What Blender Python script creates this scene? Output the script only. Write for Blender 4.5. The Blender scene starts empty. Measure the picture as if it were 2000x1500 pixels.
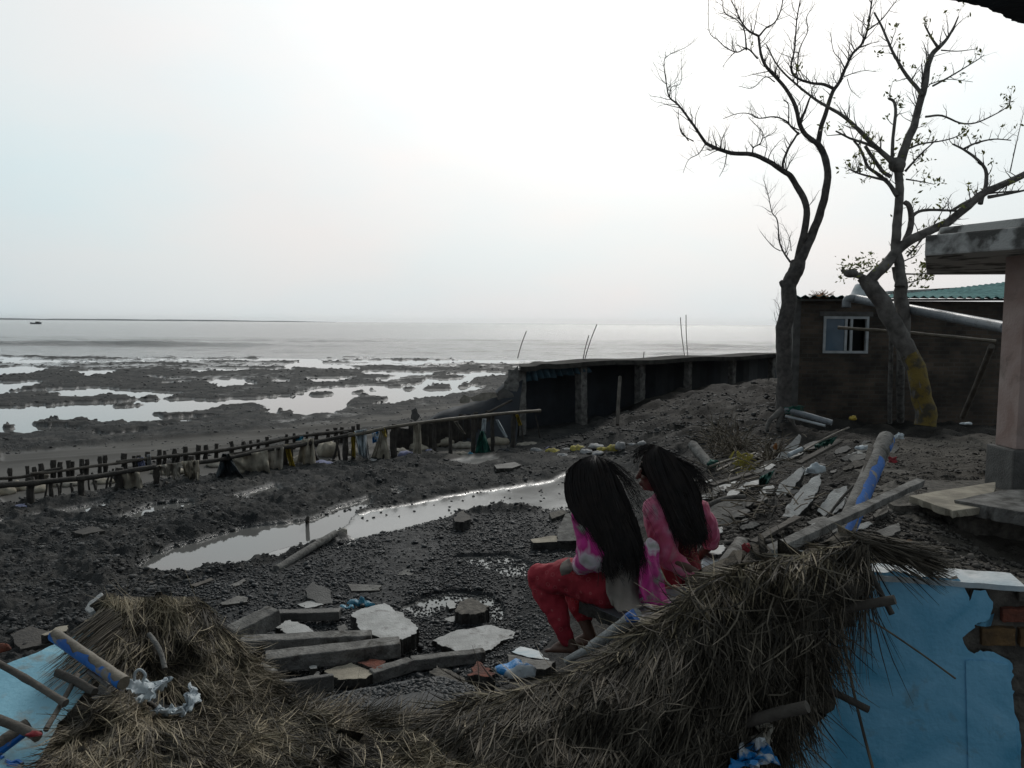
import bpy, bmesh, math, random
import numpy as np
from mathutils import Vector, Matrix, noise
from mathutils.bvhtree import BVHTree
R = math.radians
random.seed(7); RNG = np.random.default_rng(7)
SC = bpy.context.scene
COL = SC.collection
# ------------------------------------------------------------------ camera
F = 1500.0; PITCH = math.atan(119 / F); ROLL = 0.0072; CZ = 3.0
cam = bpy.data.cameras.new('camera'); cam.sensor_width = 36; cam.lens = 36 * F / 2000
cam.clip_start = 0.05; cam.clip_end = 20000
camo = bpy.data.objects.new('camera', cam); COL.objects.link(camo)
fw = Vector((0, math.cos(PITCH), -math.sin(PITCH)))
up0 = Vector((0, math.sin(PITCH), math.cos(PITCH))); rt0 = Vector((1, 0, 0))
# horizon drops to the right: camera rolled slightly anticlockwise
rt = rt0 * math.cos(ROLL) + up0 * math.sin(ROLL)
up = up0 * math.cos(ROLL) - rt0 * math.sin(ROLL)
M = Matrix((rt, up, -fw)).transposed().to_4x4(); M.translation = Vector((0, 0, CZ))
camo.matrix_world = M
SC.camera = camo
SC.render.resolution_x = 1024; SC.render.resolution_y = 768
# ------------------------------------------------------------------ light
SUN_AZ = R(11); SUN_EL = R(38)
w = bpy.data.worlds.new('World'); SC.world = w; w.use_nodes = True
nt = w.node_tree; N = nt.nodes; L = nt.links; N.clear()
out = N.new('ShaderNodeOutputWorld'); bg = N.new('ShaderNodeBackground'); L.new(bg.outputs[0], out.inputs[0])
sky = N.new('ShaderNodeTexSky'); sky.sky_type = 'NISHITA'; sky.sun_disc = False
sky.sun_elevation = SUN_EL; sky.sun_rotation = SUN_AZ; sky.dust_density = 6; sky.air_density = 1.2
tc = N.new('ShaderNodeTexCoord')
sd = Vector((math.sin(SUN_AZ) * math.cos(SUN_EL), math.cos(SUN_AZ) * math.cos(SUN_EL), math.sin(SUN_EL)))
nrm = N.new('ShaderNodeVectorMath'); nrm.operation = 'NORMALIZE'; L.new(tc.outputs['Generated'], nrm.inputs[0])
dot = N.new('ShaderNodeVectorMath'); dot.operation = 'DOT_PRODUCT'; L.new(nrm.outputs[0], dot.inputs[0]); dot.inputs[1].default_value = sd
r1 = N.new('ShaderNodeValToRGB'); L.new(dot.outputs['Value'], r1.inputs[0])        # veil of haze brightening toward the sun
e = r1.color_ramp.elements; e[0].position = 0.0; e[0].color = (.25, .275, .295, 1); e[1].position = 1; e[1].color = (1.25, 1.22, 1.2, 1)
for p_, c_ in ((.30, (.36, .39, .41, 1)), (.50, (.58, .655, .68, 1)), (.56, (.64, .715, .74, 1)), (.69, (.73, .785, .795, 1)), (.78, (.81, .812, .81, 1)), (.86, (.89, .888, .885, 1)), (.92, (1.03, 1.02, 1.01, 1))):
    q = r1.color_ramp.elements.new(p_); q.color = c_
sep = N.new('ShaderNodeSeparateXYZ'); L.new(nrm.outputs[0], sep.inputs[0])
r2 = N.new('ShaderNodeValToRGB'); L.new(sep.outputs['Z'], r2.inputs[0])            # duller band low over the sea
e = r2.color_ramp.elements; e[0].position = 0.0; e[0].color = (.97, .967, .972, 1); e[1].position = .5; e[1].color = (1.0, 1.05, 1.06, 1)
q = r2.color_ramp.elements.new(.12); q.color = (1.0, .997, 1.0, 1)
q = r2.color_ramp.elements.new(.25); q.color = (1.02, 1.04, 1.045, 1)
q = r2.color_ramp.elements.new(.68); q.color = (.60, .62, .63, 1)
q = r2.color_ramp.elements.new(.9); q.color = (.42, .44, .45, 1)
mul = N.new('ShaderNodeMix'); mul.data_type = 'RGBA'; mul.blend_type = 'MULTIPLY'; mul.inputs['Factor'].default_value = 1
L.new(r1.outputs[0], mul.inputs['A']); L.new(r2.outputs[0], mul.inputs['B'])
cmap = N.new('ShaderNodeMapping'); cmap.inputs['Scale'].default_value = (1.2, 1.2, 3.5); L.new(nrm.outputs[0], cmap.inputs[0])
cn = N.new('ShaderNodeTexNoise'); cn.inputs['Scale'].default_value = 2.2; cn.inputs['Detail'].default_value = 5; L.new(cmap.outputs[0], cn.inputs[0])
cr = N.new('ShaderNodeValToRGB'); L.new(cn.outputs[0], cr.inputs[0])
cr.color_ramp.elements[0].position = .36; cr.color_ramp.elements[0].color = (.93, 1.0, 1.02, 1)
cr.color_ramp.elements[1].position = .62; cr.color_ramp.elements[1].color = (1.02, 1.0, .995, 1)
mul2 = N.new('ShaderNodeMix'); mul2.data_type = 'RGBA'; mul2.blend_type = 'MULTIPLY'; mul2.inputs['Factor'].default_value = 1
L.new(mul.outputs['Result'], mul2.inputs['A']); L.new(cr.outputs[0], mul2.inputs['B'])
sk = N.new('ShaderNodeVectorMath'); sk.operation = 'SCALE'; sk.inputs['Scale'].default_value = .08; L.new(sky.outputs[0], sk.inputs[0])
mx = N.new('ShaderNodeMix'); mx.data_type = 'RGBA'; mx.inputs['Factor'].default_value = .93
L.new(sk.outputs[0], mx.inputs['A']); L.new(mul2.outputs['Result'], mx.inputs['B'])
L.new(mx.outputs['Result'], bg.inputs[0]); bg.inputs[1].default_value = 1.0
sl = bpy.data.lights.new('sun', 'SUN'); sl.energy = 1.0; sl.angle = R(10); sl.color = (1, .965, .92)
so = bpy.data.objects.new('sun', sl); COL.objects.link(so)
so.rotation_euler = (-sd).to_track_quat('-Z', 'Y').to_euler()
SC.view_settings.view_transform = 'Standard'; SC.view_settings.look = 'None'
SC.view_settings.exposure = 0.08; SC.view_settings.gamma = 1

# ------------------------------------------------------------------ geometry of the view
def ray(px, py): return fw + rt * ((px - 1000) / F) - up * ((py - 750) / F)
def P(px, py, d): return Vector((0, 0, CZ)) + ray(px, py) * d
def G(px, py, z=0.0):
    r = ray(px, py); return Vector((0, 0, CZ)) + r * ((z - CZ) / r.z)
# ------------------------------------------------------------------ terrain (linear RBF in angle / log distance)
ctl = []
for a in ((-300,740),(0,740),(500,740),(1000,740),(-300,900),(0,900),(300,900),(600,900),(900,900),(-300,1100),(0,1100),(250,1100),
          (500,1100),(750,1100),(1000,1100),(1060,1020),(1100,960),(-300,1350),(0,1350),(250,1300),(500,1300),(750,1300),(920,1290),(1000,1250),(1020,1180),
          (1000,860),(950,800),(1050,725),(1300,705),(1600,690),(2300,690),(-300,690),(700,690),(1010,900),(1060,885),(1130,890),(1130,940),(1150,1000),(1130,1080)):
    ctl.append(tuple(G(*a)))
for px, d in ((1080, 24.5), (1200, 26.5), (1350, 29), (1500, 33), (1800, 36), (2300, 36)): v = P(px, 700, d); ctl.append((v.x, v.y, 0))
for a in ((1040,858,19.6),(1100,846,19.5),(1180,815,21),(1250,787,22.3),(1340,757,24),(1430,747,25.5),(1520,738,26),(1620,740,26),
          (1180,832,18.6),(1300,815,17.8),(1450,800,17.5),(1520,795,18),(1200,872,17.3),(1350,868,15.8),(1440,850,16),(1530,806,17),
          (1600,850,17),(1560,872,17.6),(1250,900,15),(1400,905,12.5),(1500,900,12.5),(1600,880,13),(1700,850,14),(1850,835,17),(1950,835,18),
          (2300,835,18),(1850,880,11),(1750,925,8.8),(1900,925,8.8),(2300,930,8.8),(1380,1090,5.3),(1415,1000,7.3),(1480,1040,6.0),
          (1380,960,8.5),(1600,1045,6.0),(1700,1066,6.0),(1790,1015,7.0),(1870,1072,6.6),(2000,1105,6.6),(2300,1150,6.6),(1850,1115,5.4),(2000,1130,5.4),(2300,1140,5.4),(1120,1300,4.4),(1200,1295,4.3),
          (1300,1290,4.3),(1075,1318,4.3),(1320,1235,5.0),(1220,1235,5.2),(1300,1000,8)):
    ctl.append(tuple(P(*a)))
for px, d, z in ((-300,3,.5),(300,3,.5),(900,3,.5),(1300,3,.6),(1700,2.8,.6),(2300,2.8,.6),(1000,4.6,.35),(300,1.2,.4),(1500,1.2,.4),(700,4.5,.25),(1600,4.3,1.0),(2000,4.3,1.1),(2300,4.3,1.1)):
    v = P(px, 900, d); ctl.append((v.x, v.y, z))
ctl = np.array(ctl)
def _al(x, y): y = np.maximum(y, .6); return np.stack([np.asarray(x) / y * 1.6, np.log(y)], -1)
_C = _al(ctl[:, 0], ctl[:, 1])
_D = np.linalg.norm(_C[:, None] - _C[None], axis=-1)
_W = np.linalg.solve(_D + np.eye(len(_C)) * -1e-3, ctl[:, 2])
def Zb(x, y):
    x = np.asarray(x, float); y = np.asarray(y, float); sh = x.shape
    q = _al(x.ravel(), y.ravel()); o = np.zeros(len(q))
    for i in range(0, len(q), 40000):
        o[i:i+40000] = np.linalg.norm(q[i:i+40000, None] - _C[None], axis=-1) @ _W
    return np.maximum(o.reshape(sh), -.0)
def T(px, py, lift=0.0):
    """world point where the line of sight meets the smooth terrain"""
    r = ray(px, py); ts = np.geomspace(1.5, 90, 400)
    z = CZ + r.z * ts - lift; h = Zb(r.x * ts, r.y * ts)
    k = np.nonzero(z < h)[0]
    t = ts[-1] if len(k) == 0 else (ts[k[0]] if k[0] == 0 else ts[k[0]-1] + (ts[k[0]] - ts[k[0]-1]) * ((z[k[0]-1] - h[k[0]-1]) / ((z[k[0]-1] - h[k[0]-1]) - (z[k[0]] - h[k[0]]) + 1e-9)))
    return Vector((0, 0, CZ)) + r * float(t)
# ------------------------------------------------------------------ vectorised noise
_H = RNG.random((512, 512))
def vn(x, y):
    xi = np.floor(x).astype(int); yi = np.floor(y).astype(int); fx = x - xi; fy = y - yi
    fx = fx * fx * (3 - 2 * fx); fy = fy * fy * (3 - 2 * fy); h = lambda a, b: _H[a % 512, b % 512]
    return (h(xi, yi) * (1 - fx) + h(xi + 1, yi) * fx) * (1 - fy) + (h(xi, yi + 1) * (1 - fx) + h(xi + 1, yi + 1) * fx) * fy - .5
def fbm(x, y, o=4):
    s = 0; a = 1
    for i in range(o): s = s + a * vn(x + 37.3 * i, y + 11.7 * i); x = x * 2.03; y = y * 2.03; a *= .5
    return s
def inpoly(px, py, poly):
    r = np.zeros(px.shape, bool); n = len(poly)
    for i in range(n):
        x0, y0 = poly[i]; x1, y1 = poly[(i + 1) % n]
        if y0 == y1: continue
        c = ((y0 > py) != (y1 > py)) & (px < (x1 - x0) * (py - y0) / (y1 - y0) + x0); r ^= c
    return r
# ------------------------------------------------------------------ materials
def mat(name, c1, c2=None, rough=.8, scale=8, bump=.0, bscale=40, spec=.5, detail=6, c3=None, pos=(.35, .65), dist=0, stretch=None, metallic=0, attr=None, rough2=None, trans=0, bdist=.02):
    m = bpy.data.materials.new(name); m.use_nodes = True; t = m.node_tree; b = t.nodes['Principled BSDF']
    c2 = c2 or tuple(v * .6 for v in c1)
    tc = t.nodes.new('ShaderNodeTexCoord'); vec = tc.outputs['Object']
    if stretch:
        mp = t.nodes.new('ShaderNodeMapping'); mp.inputs['Scale'].default_value = stretch; t.links.new(vec, mp.inputs[0]); vec = mp.outputs[0]
    rp = t.nodes.new('ShaderNodeValToRGB'); el = rp.color_ramp.elements
    el[0].position = pos[0]; el[0].color = (*c2, 1); el[1].position = pos[1]; el[1].color = (*c1, 1)
    if c3: q = el.new(min(.98, pos[1] + .12)); q.color = (*c3, 1)
    nz = t.nodes.new('ShaderNodeTexNoise'); nz.inputs['Scale'].default_value = scale; nz.inputs['Detail'].default_value = detail; nz.inputs['Distortion'].default_value = dist
    t.links.new(vec, nz.inputs[0])
    if attr:
        at = t.nodes.new('ShaderNodeAttribute'); at.attribute_name = attr
        t.links.new(at.outputs['Fac'], rp.inputs[0])
    else: t.links.new(nz.outputs[0], rp.inputs[0])
    t.links.new(rp.outputs[0], b.inputs['Base Color'])
    b.inputs['Roughness'].default_value = rough; b.inputs['Specular IOR Level'].default_value = spec; b.inputs['Metallic'].default_value = metallic
    if rough2 is not None:
        mr = t.nodes.new('ShaderNodeMapRange'); mr.inputs['From Min'].default_value = .35; mr.inputs['From Max'].default_value = .65
        mr.inputs['To Min'].default_value = rough; mr.inputs['To Max'].default_value = rough2
        t.links.new(nz.outputs[0], mr.inputs[0]); t.links.new(mr.outputs[0], b.inputs['Roughness'])
    if trans: b.inputs['Transmission Weight'].default_value = trans
    if bump:
        n2 = t.nodes.new('ShaderNodeTexNoise'); n2.inputs['Scale'].default_value = bscale; n2.inputs['Detail'].default_value = 6; t.links.new(vec, n2.inputs[0])
        bp = t.nodes.new('ShaderNodeBump'); bp.inputs['Strength'].default_value = bump; bp.inputs['Distance'].default_value = bdist
        t.links.new(n2.outputs[0], bp.inputs['Height']); t.links.new(bp.outputs[0], b.inputs['Normal'])
    return m
def bands(name, cols, scale, axis=2, rough=.8):
    """colour patches from two noises, for printed cloth"""
    m = bpy.data.materials.new(name); m.use_nodes = True; t = m.node_tree; b = t.nodes['Principled BSDF']
    tc = t.nodes.new('ShaderNodeTexCoord'); nz = t.nodes.new('ShaderNodeTexNoise'); nz.inputs['Scale'].default_value = scale
    nz.inputs['Detail'].default_value = 3; nz.inputs['Distortion'].default_value = 1.2
    t.links.new(tc.outputs['Object'], nz.inputs[0]); rp = t.nodes.new('ShaderNodeValToRGB'); el = rp.color_ramp.elements
    n = len(cols); el[0].position = .30; el[0].color = (*cols[0], 1); el[1].position = .72; el[1].color = (*cols[-1], 1)
    for i in range(1, n - 1): q = el.new(.30 + .42 * i / (n - 1)); q.color = (*cols[i], 1)
    t.links.new(nz.outputs[0], rp.inputs[0])
    t.links.new(rp.outputs[0], b.inputs['Base Color']); b.inputs['Roughness'].default_value = rough
    b.inputs['Sheen Weight'].default_value = .2
    n2 = t.nodes.new('ShaderNodeTexNoise'); n2.inputs['Scale'].default_value = 18; n2.inputs['Detail'].default_value = 4; t.links.new(tc.outputs['Object'], n2.inputs[0])
    bp = t.nodes.new('ShaderNodeBump'); bp.inputs['Strength'].default_value = .35; bp.inputs['Distance'].default_value = .02
    t.links.new(n2.outputs[0], bp.inputs['Height']); t.links.new(bp.outputs[0], b.inputs['Normal'])
    return m
MM = dict(
 conc=mat('concrete', (.25,.24,.225), (.12,.115,.108), .9, 7, .8, 45, c3=(.31,.30,.285), spec=.2),
 concdark=mat('wet_concrete', (.12,.115,.108), (.065,.062,.058), .7, 6, .5, 50),
 slab=mat('pale_slab', (.46,.46,.45), (.28,.28,.27), .7, 5, .6, 60, c3=(.46,.46,.45)),
 slabedge=mat('broken_edge', (.06,.056,.05), (.02,.018,.016), .95, 12, .8, 50),
 wood=mat('weathered_wood', (.12,.105,.088), (.05,.042,.035), .85, 5, .6, 30, stretch=(1,1,1)),
 wooddark=mat('wet_wood', (.055,.047,.039), (.020,.017,.014), .8, 7, .6, 40),
 bamboo=mat('bamboo', (.17,.145,.11), (.09,.075,.055), .6, 6, .3, 40),
 bark=mat('bark', (.11,.098,.09), (.048,.043,.040), .9, 9, .9, 35),
 barkgrey=mat('grey_bark', (.19,.175,.16), (.075,.068,.062), .9, 5, .9, 30),
 leaf=mat('leaf', (.34,.33,.07), (.14,.17,.04), .6, 3),
 sack=mat('sackcloth', (.40,.355,.28), (.22,.195,.155), .9, 6, .5, 90),
 sackpale=mat('pale_sack', (.42,.42,.42), (.22,.22,.22), .8, 8, .4, 60),
 sackyel=mat('yellow_sack', (.50,.42,.07), (.26,.22,.08), .8, 10, .4, 60),
 sackblue=mat('blue_sack', (.20,.22,.36), (.12,.13,.22), .8, 6, .4, 60),
 cloths=mat('grey_cloth', (.36,.33,.28), (.19,.17,.14), .9, 7, .4, 60),
 clothdark=mat('dark_cloth', (.016,.026,.034), (.008,.010,.013), .85, 5, .4, 30),
 green=mat('green_net', (.012,.12,.085), (.006,.05,.04), .8, 8, .5, 70),
 yellow=mat('yellow_cloth', (.42,.30,.02), (.22,.16,.02), .8, 8, .3, 50),
 cyan=mat('cyan_plastic', (.02,.25,.38), (.01,.12,.2), .4, 12, .6, 60),
 plastic=mat('white_plastic', (.55,.60,.62), (.38,.42,.45), .7, 14, .3, 50, spec=.25),
 plasblue=mat('blue_print_plastic', (.45,.48,.50), (.01,.20,.50), .35, 5, .6, 40, pos=(.47,.5)),
 blueplas=mat('bright_blue_paint', (.008,.15,.52), (.005,.08,.32), .55, 3, .15, 40),
 blue=mat('pale_blue_plaster', (.24,.50,.62), (.15,.35,.46), .75, 2.2, .25, 50, c3=(.40,.58,.62), dist=.6),
 bluewall=mat('blue_plaster', (.22,.52,.74), (.09,.34,.53), .75, 2.6, .3, 45, c3=(.34,.60,.76), dist=1.0, pos=(.38,.60)),
 white=mat('white_and_lit_top', (.62,.63,.63), (.36,.44,.48), .7, 6, .2, 60),
 red=mat('red_cloth_scrap', (.30,.02,.03), (.12,.01,.012), .8, 8),
 brickred=mat('brick_red', (.20,.055,.03), (.09,.035,.025), .9, 10, .7, 50),
 brickyel=mat('brick_ochre', (.17,.10,.04), (.08,.05,.025), .9, 10, .7, 50),
 mortar=mat('crumbled_mortar', (.15,.135,.115), (.06,.054,.047), .95, 14, 1.0, 40),
 pipe=mat('grey_pipe', (.24,.26,.28), (.16,.175,.19), .4, 4, .05),
 roofgreen=mat('green_tin_roof', (.10,.24,.235), (.045,.14,.14), .9, 3, .1, 30, spec=.15),
 pink=mat('salmon_plaster', (.42,.33,.30), (.30,.21,.185), .9, 1.8, .35, 30, dist=.8, spec=.2),
 eave=mat('stained_concrete', (.46,.45,.43), (.09,.085,.078), .85, 3.5, .4, 50, pos=(.40,.52), dist=.4),
 void=mat('dark_tarp_and_void_shade', (.026,.031,.040), (.013,.016,.021), .7, 2, .3, 10),
 tarpblue=mat('faded_blue_sheet', (.04,.09,.12), (.02,.045,.06), .7, 6, .3, 40),
 glass=mat('window_glass', (.10,.16,.22), (.07,.11,.15), .15, 2),
 dark=mat('interior_shade', (.006,.006,.007), (.004,.004,.004), .9, 4),
 frame=mat('white_window_frame', (.50,.52,.53), (.36,.38,.39), .5, 6),
 hair=mat('black_hair', (.018,.012,.010), (.007,.005,.005), .5, 14, spec=.25),
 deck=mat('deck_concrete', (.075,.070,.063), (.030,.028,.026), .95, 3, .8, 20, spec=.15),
 hairbase=mat('hair_mass', (.008,.0065,.006), (.004,.0035,.003), .9, 20, spec=.03),
 skin=mat('brown_skin', (.10,.048,.030), (.07,.034,.022), .6, 6, .1, 80),
 gold=mat('gold_thread', (.30,.13,.04), (.18,.07,.03), .5, 30),
 yelpaint=mat('yellow_painted_bark', (.20,.14,.03), (.07,.058,.038), .85, 4, .8, 30, pos=(.40,.52)),
 orange=mat('orange_straw', (.33,.13,.03), (.15,.06,.02), .9, 12, .5, 60),
 stone=mat('wet_stone', (.048,.051,.054), (.018,.020,.022), .5, 9, .3, 40, attr='tint', pos=(0, 1), spec=.22),
 clod=mat('mud_clod', (.066,.066,.065), (.022,.023,.024), .62, 9, .6, 50, attr='tint', pos=(0, 1), spec=.22),
 rub=mat('rubble_bits', (.15,.135,.12), (.014,.013,.012), .8, 9, .5, 50, attr='tint', pos=(.1, 1), spec=.22),
 straw=mat('straw_blades', (.33,.275,.185), (.034,.028,.021), .65, 9, attr='tint', pos=(0, 1), spec=.22),
 strawdark=mat('old_straw_blades', (.17,.145,.11), (.022,.019,.015), .7, 9, attr='tint', pos=(0, 1), spec=.22),
 thatch=mat('packed_thatch', (.075,.062,.044), (.025,.021,.016), .95, 20, 1.0, 60, stretch=(1,1,1)),
 brown=mat('dry_twigs', (.16,.13,.09), (.05,.04,.03), .8, 8),
)
def add_dirt(m, colr, scale, lo, hi, det=8):
    t = m.node_tree; b = t.nodes['Principled BSDF']; src = b.inputs['Base Color'].links[0].from_socket; tc = t.nodes.new('ShaderNodeTexCoord')
    nz = t.nodes.new('ShaderNodeTexNoise'); nz.inputs['Scale'].default_value = scale; nz.inputs['Detail'].default_value = det; nz.inputs['Roughness'].default_value = .65; nz.inputs['Distortion'].default_value = .4; t.links.new(tc.outputs['Object'], nz.inputs[0])
    mr = t.nodes.new('ShaderNodeMapRange'); mr.inputs['From Min'].default_value = lo; mr.inputs['From Max'].default_value = hi; t.links.new(nz.outputs[0], mr.inputs[0])
    mx = t.nodes.new('ShaderNodeMix'); mx.data_type = 'RGBA'; t.links.new(mr.outputs[0], mx.inputs['Factor']); t.links.new(src, mx.inputs['A']); mx.inputs['B'].default_value = (*colr, 1); t.links.new(mx.outputs['Result'], b.inputs['Base Color'])
add_dirt(MM['slab'], (.12,.11,.10), 7, .54, .72); add_dirt(MM['conc'], (.06,.055,.048), 6, .50, .68); add_dirt(MM['bluewall'], (.16,.22,.24), 3.2, .56, .70); add_dirt(MM['blue'], (.22,.25,.24), 3.5, .56, .68)
add_dirt(MM['pink'], (.16,.13,.115), 1.6, .52, .68); add_dirt(MM['white'], (.28,.30,.30), 6, .5, .7); add_dirt(MM['blueplas'], (.22,.19,.15), 9, .54, .60); add_dirt(MM['pipe'], (.08,.08,.08), 8, .54, .7); add_dirt(MM['yelpaint'], (.09,.075,.05), 5, .55, .66)
# ------------------------------------------------------------------ mesh builder
def wloc(o):
    v = Vector((0, 0, 0))
    while o is not None: v = v + o.location; o = o.parent
    return v
def tag(o, label=None, cat=None, group=None, kind=None):
    if label: o['label'] = label
    if cat: o['category'] = cat
    if group: o['group'] = group
    if kind: o['kind'] = kind
    return o
def thing(name, loc, label, cat, group=None):
    o = bpy.data.objects.new(name, None); o.empty_display_size = .1; COL.objects.link(o); o.location = loc
    return tag(o, label, cat, group)
class MB:
    def __init__(s): s.v = []; s.f = []
    def add(s, vs, fs):
        n = len(s.v); s.v += [Vector(q) for q in vs]; s.f += [tuple(i + n for i in q) for q in fs]; return s
    def box(s, c, ax, ay, az):       # half axes
        c = Vector(c); vs = [c + ax * i + ay * j + az * k for k in (-1, 1) for j in (-1, 1) for i in (-1, 1)]
        return s.add(vs, [(0,2,3,1),(4,5,7,6),(0,1,5,4),(2,6,7,3),(0,4,6,2),(1,3,7,5)])
    def bar(s, a, b, w, h, upv=Vector((0, 0, 1)), seg=1, rough=0):
        a = Vector(a); b = Vector(b); d = (b - a).normalized(); x = d.cross(upv).normalized(); z = x.cross(d).normalized()
        vs = []; fs = []
        for i in range(seg + 1):
            c = a.lerp(b, i / seg)
            for (p, q) in ((-1,-1),(1,-1),(1,1),(-1,1)):
                j = 1 + rough * (random.random() - .5) * 2
                vs.append(c + x * p * w / 2 * j + z * q * h / 2 * (1 + rough * (random.random() - .5) * 2) + d * (rough * .12 * (random.random() - .5) if i in (0, seg) else 0))
        for i in range(seg):
            for k in range(4): fs.append((i*4+k, i*4+(k+1)%4, i*4+4+(k+1)%4, i*4+4+k))
        fs.append((3, 2, 1, 0)); fs.append((seg*4, seg*4+1, seg*4+2, seg*4+3)); return s.add(vs, fs)
    def tube(s, pts, rad, n=8, caps=True, wob=0):
        pts = [Vector(q) for q in pts]; m = len(pts)
        if not hasattr(rad, '__len__'): rad = [rad] * m
        vs = []; fs = []; ref = None
        for i in range(m):
            d = (pts[min(i+1, m-1)] - pts[max(i-1, 0)]).normalized()
            if ref is None: ref = d.orthogonal().normalized()
            x = (ref - d * ref.dot(d)); x = x.normalized() if x.length > 1e-6 else d.orthogonal().normalized(); ref = x; y = d.cross(x)
            for k in range(n):
                a = 2 * math.pi * k / n; r = rad[i] * (1 + wob * (random.random() - .5))
                vs.append(pts[i] + (x * math.cos(a) + y * math.sin(a)) * r)
        for i in range(m - 1):
            for k in range(n): fs.append((i*n+k, i*n+(k+1)%n, (i+1)*n+(k+1)%n, (i+1)*n+k))
        if caps: fs.append(tuple(range(n-1, -1, -1))); fs.append(tuple(range((m-1)*n, m*n)))
        return s.add(vs, fs)
    def capsule(s, a, b, ra, rb, n=12):
        a = Vector(a); b = Vector(b); d = b - a; l = d.length
        if l < 1e-5: d = Vector((0, 0, 1)); l = 1e-5
        u = d.normalized(); pts = []; rad = []
        for k in range(4): t = (k + .3) / 4 * math.pi / 2; pts.append(a - u * ra * math.cos(t)); rad.append(ra * math.sin(t))
        pts.append(a); rad.append(ra); pts.append(b); rad.append(rb)
        for k in range(3, -1, -1): t = (k + .3) / 4 * math.pi / 2; pts.append(b + u * rb * math.cos(t)); rad.append(rb * math.sin(t))
        return s.tube(pts, rad, n)
    def ell(s, c, rx, ry, rz, rot=None, n=14):
        c = Vector(c); vs = []; fs = []; m = n // 2 + 2; rot = rot or Matrix.Identity(3)
        for i in range(m):
            t = math.pi * (i + .15) / (m - .7)
            for k in range(n):
                a = 2 * math.pi * k / n
                vs.append(c + rot @ Vector((rx * math.sin(t) * math.cos(a), ry * math.sin(t) * math.sin(a), rz * math.cos(t))))
        for i in range(m - 1):
            for k in range(n): fs.append((i*n+k, (i+1)*n+k, (i+1)*n+(k+1)%n, i*n+(k+1)%n))
        fs.append(tuple(range(n))); fs.append(tuple(range(m*n-1, (m-1)*n-1, -1))); return s.add(vs, fs)
    def build(s, name, m, parent=None, smooth=False, bevel=0, label=None, cat=None, group=None, kind=None, remesh=0, smooth_it=0, disp=None, subdiv=0):
        vs = s.v
        if parent is None:
            lo = [min(q[i] for q in vs) for i in range(3)]; hi = [max(q[i] for q in vs) for i in range(3)]
            loc = Vector(((lo[0]+hi[0])/2, (lo[1]+hi[1])/2, lo[2]))
        else: loc = Vector((0, 0, 0))
        off = loc + (wloc(parent) if parent else Vector((0, 0, 0)))
        me = bpy.data.meshes.new(name); me.from_pydata([q - off for q in vs], [], s.f); me.materials.append(m)
        if subdiv or bevel:
            bm = bmesh.new(); bm.from_mesh(me)
            if bevel: bmesh.ops.bevel(bm, geom=[q for q in bm.edges if len(q.link_faces) == 2 and q.calc_face_angle(0) > .5], offset=bevel, segments=2, affect='EDGES', profile=.6)
            if subdiv: bmesh.ops.subdivide_edges(bm, edges=bm.edges[:], cuts=subdiv, use_grid_fill=True)
            bm.to_mesh(me); bm.free()
        ob = bpy.data.objects.new(name, me); COL.objects.link(ob); ob.location = loc
        if parent: ob.parent = parent
        if remesh:
            md = ob.modifiers.new('r', 'REMESH'); md.mode = 'VOXEL'; md.voxel_size = remesh
            if smooth_it: ms = ob.modifiers.new('s', 'SMOOTH'); ms.iterations = smooth_it; ms.factor = .5
            dg = bpy.context.evaluated_depsgraph_get(); dg.update()
            ne = bpy.data.meshes.new_from_object(ob.evaluated_get(dg)); ob.modifiers.clear(); ob.data = ne; ne.name = name
            if not ne.materials: ne.materials.append(m)
            me = ne; smooth = True
        if disp:
            n = len(me.vertices); co = np.empty(n * 3); me.vertices.foreach_get('co', co); co = co.reshape(-1, 3)
            no = np.empty(n * 3); me.vertices.foreach_get('normal', no); no = no.reshape(-1, 3)
            for sc, am in disp:
                dv = np.array([noise.noise(Vector(c) * sc) for c in co]); co += no * (dv * am)[:, None]
            me.vertices.foreach_set('co', co.ravel()); me.update()
        if smooth:
            me.polygons.foreach_set('use_smooth', [len(p.vertices) <= 4 for p in me.polygons])
            if not remesh: me.set_sharp_from_angle(angle=R(62))
        return tag(ob, label, cat, group, kind)
def npmesh(name, V, Fq, m, parent=None, tint=None, smooth=False, loc=None):
    """fast mesh from numpy: V (n,3), Fq (m,k) equal-sided faces; tint per face"""
    off = np.array(loc if loc is not None else (0, 0, 0), float)
    if parent is not None: off = off + np.array(wloc(parent))
    V = V - off
    me = bpy.data.meshes.new(name); me.vertices.add(len(V)); me.vertices.foreach_set('co', V.astype(np.float32).ravel())
    k = Fq.shape[1]; me.loops.add(Fq.size); me.loops.foreach_set('vertex_index', Fq.astype(np.int32).ravel())
    me.polygons.add(len(Fq)); me.polygons.foreach_set('loop_start', np.arange(0, Fq.size, k, dtype=np.int32))
    me.polygons.foreach_set('loop_total', np.full(len(Fq), k, np.int32))
    me.update(calc_edges=True); me.materials.append(m)
    if tint is not None:
        a = me.attributes.new('tint', 'FLOAT', 'FACE'); a.data.foreach_set('value', tint.astype(np.float32))
    if smooth: me.polygons.foreach_set('use_smooth', np.ones(len(Fq), bool))
    me.validate()
    ob = bpy.data.objects.new(name, me); COL.objects.link(ob)
    if loc is not None: ob.location = loc
    if parent is not None: ob.parent = parent
    return ob
def catmull(pts, n=4):
    pts = [Vector(q) for q in pts]
    if len(pts) < 3: return pts
    P_ = [pts[0] * 2 - pts[1]] + pts + [pts[-1] * 2 - pts[-2]]; o = []
    for i in range(1, len(P_) - 2):
        a, b, c, d = P_[i-1:i+3]
        for k in range(n):
            t = k / n; o.append(.5 * ((2*b) + (c-a)*t + (2*a-5*b+4*c-d)*t*t + (3*b-a-3*c+d)*t**3))
    return o + [pts[-1]]
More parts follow.
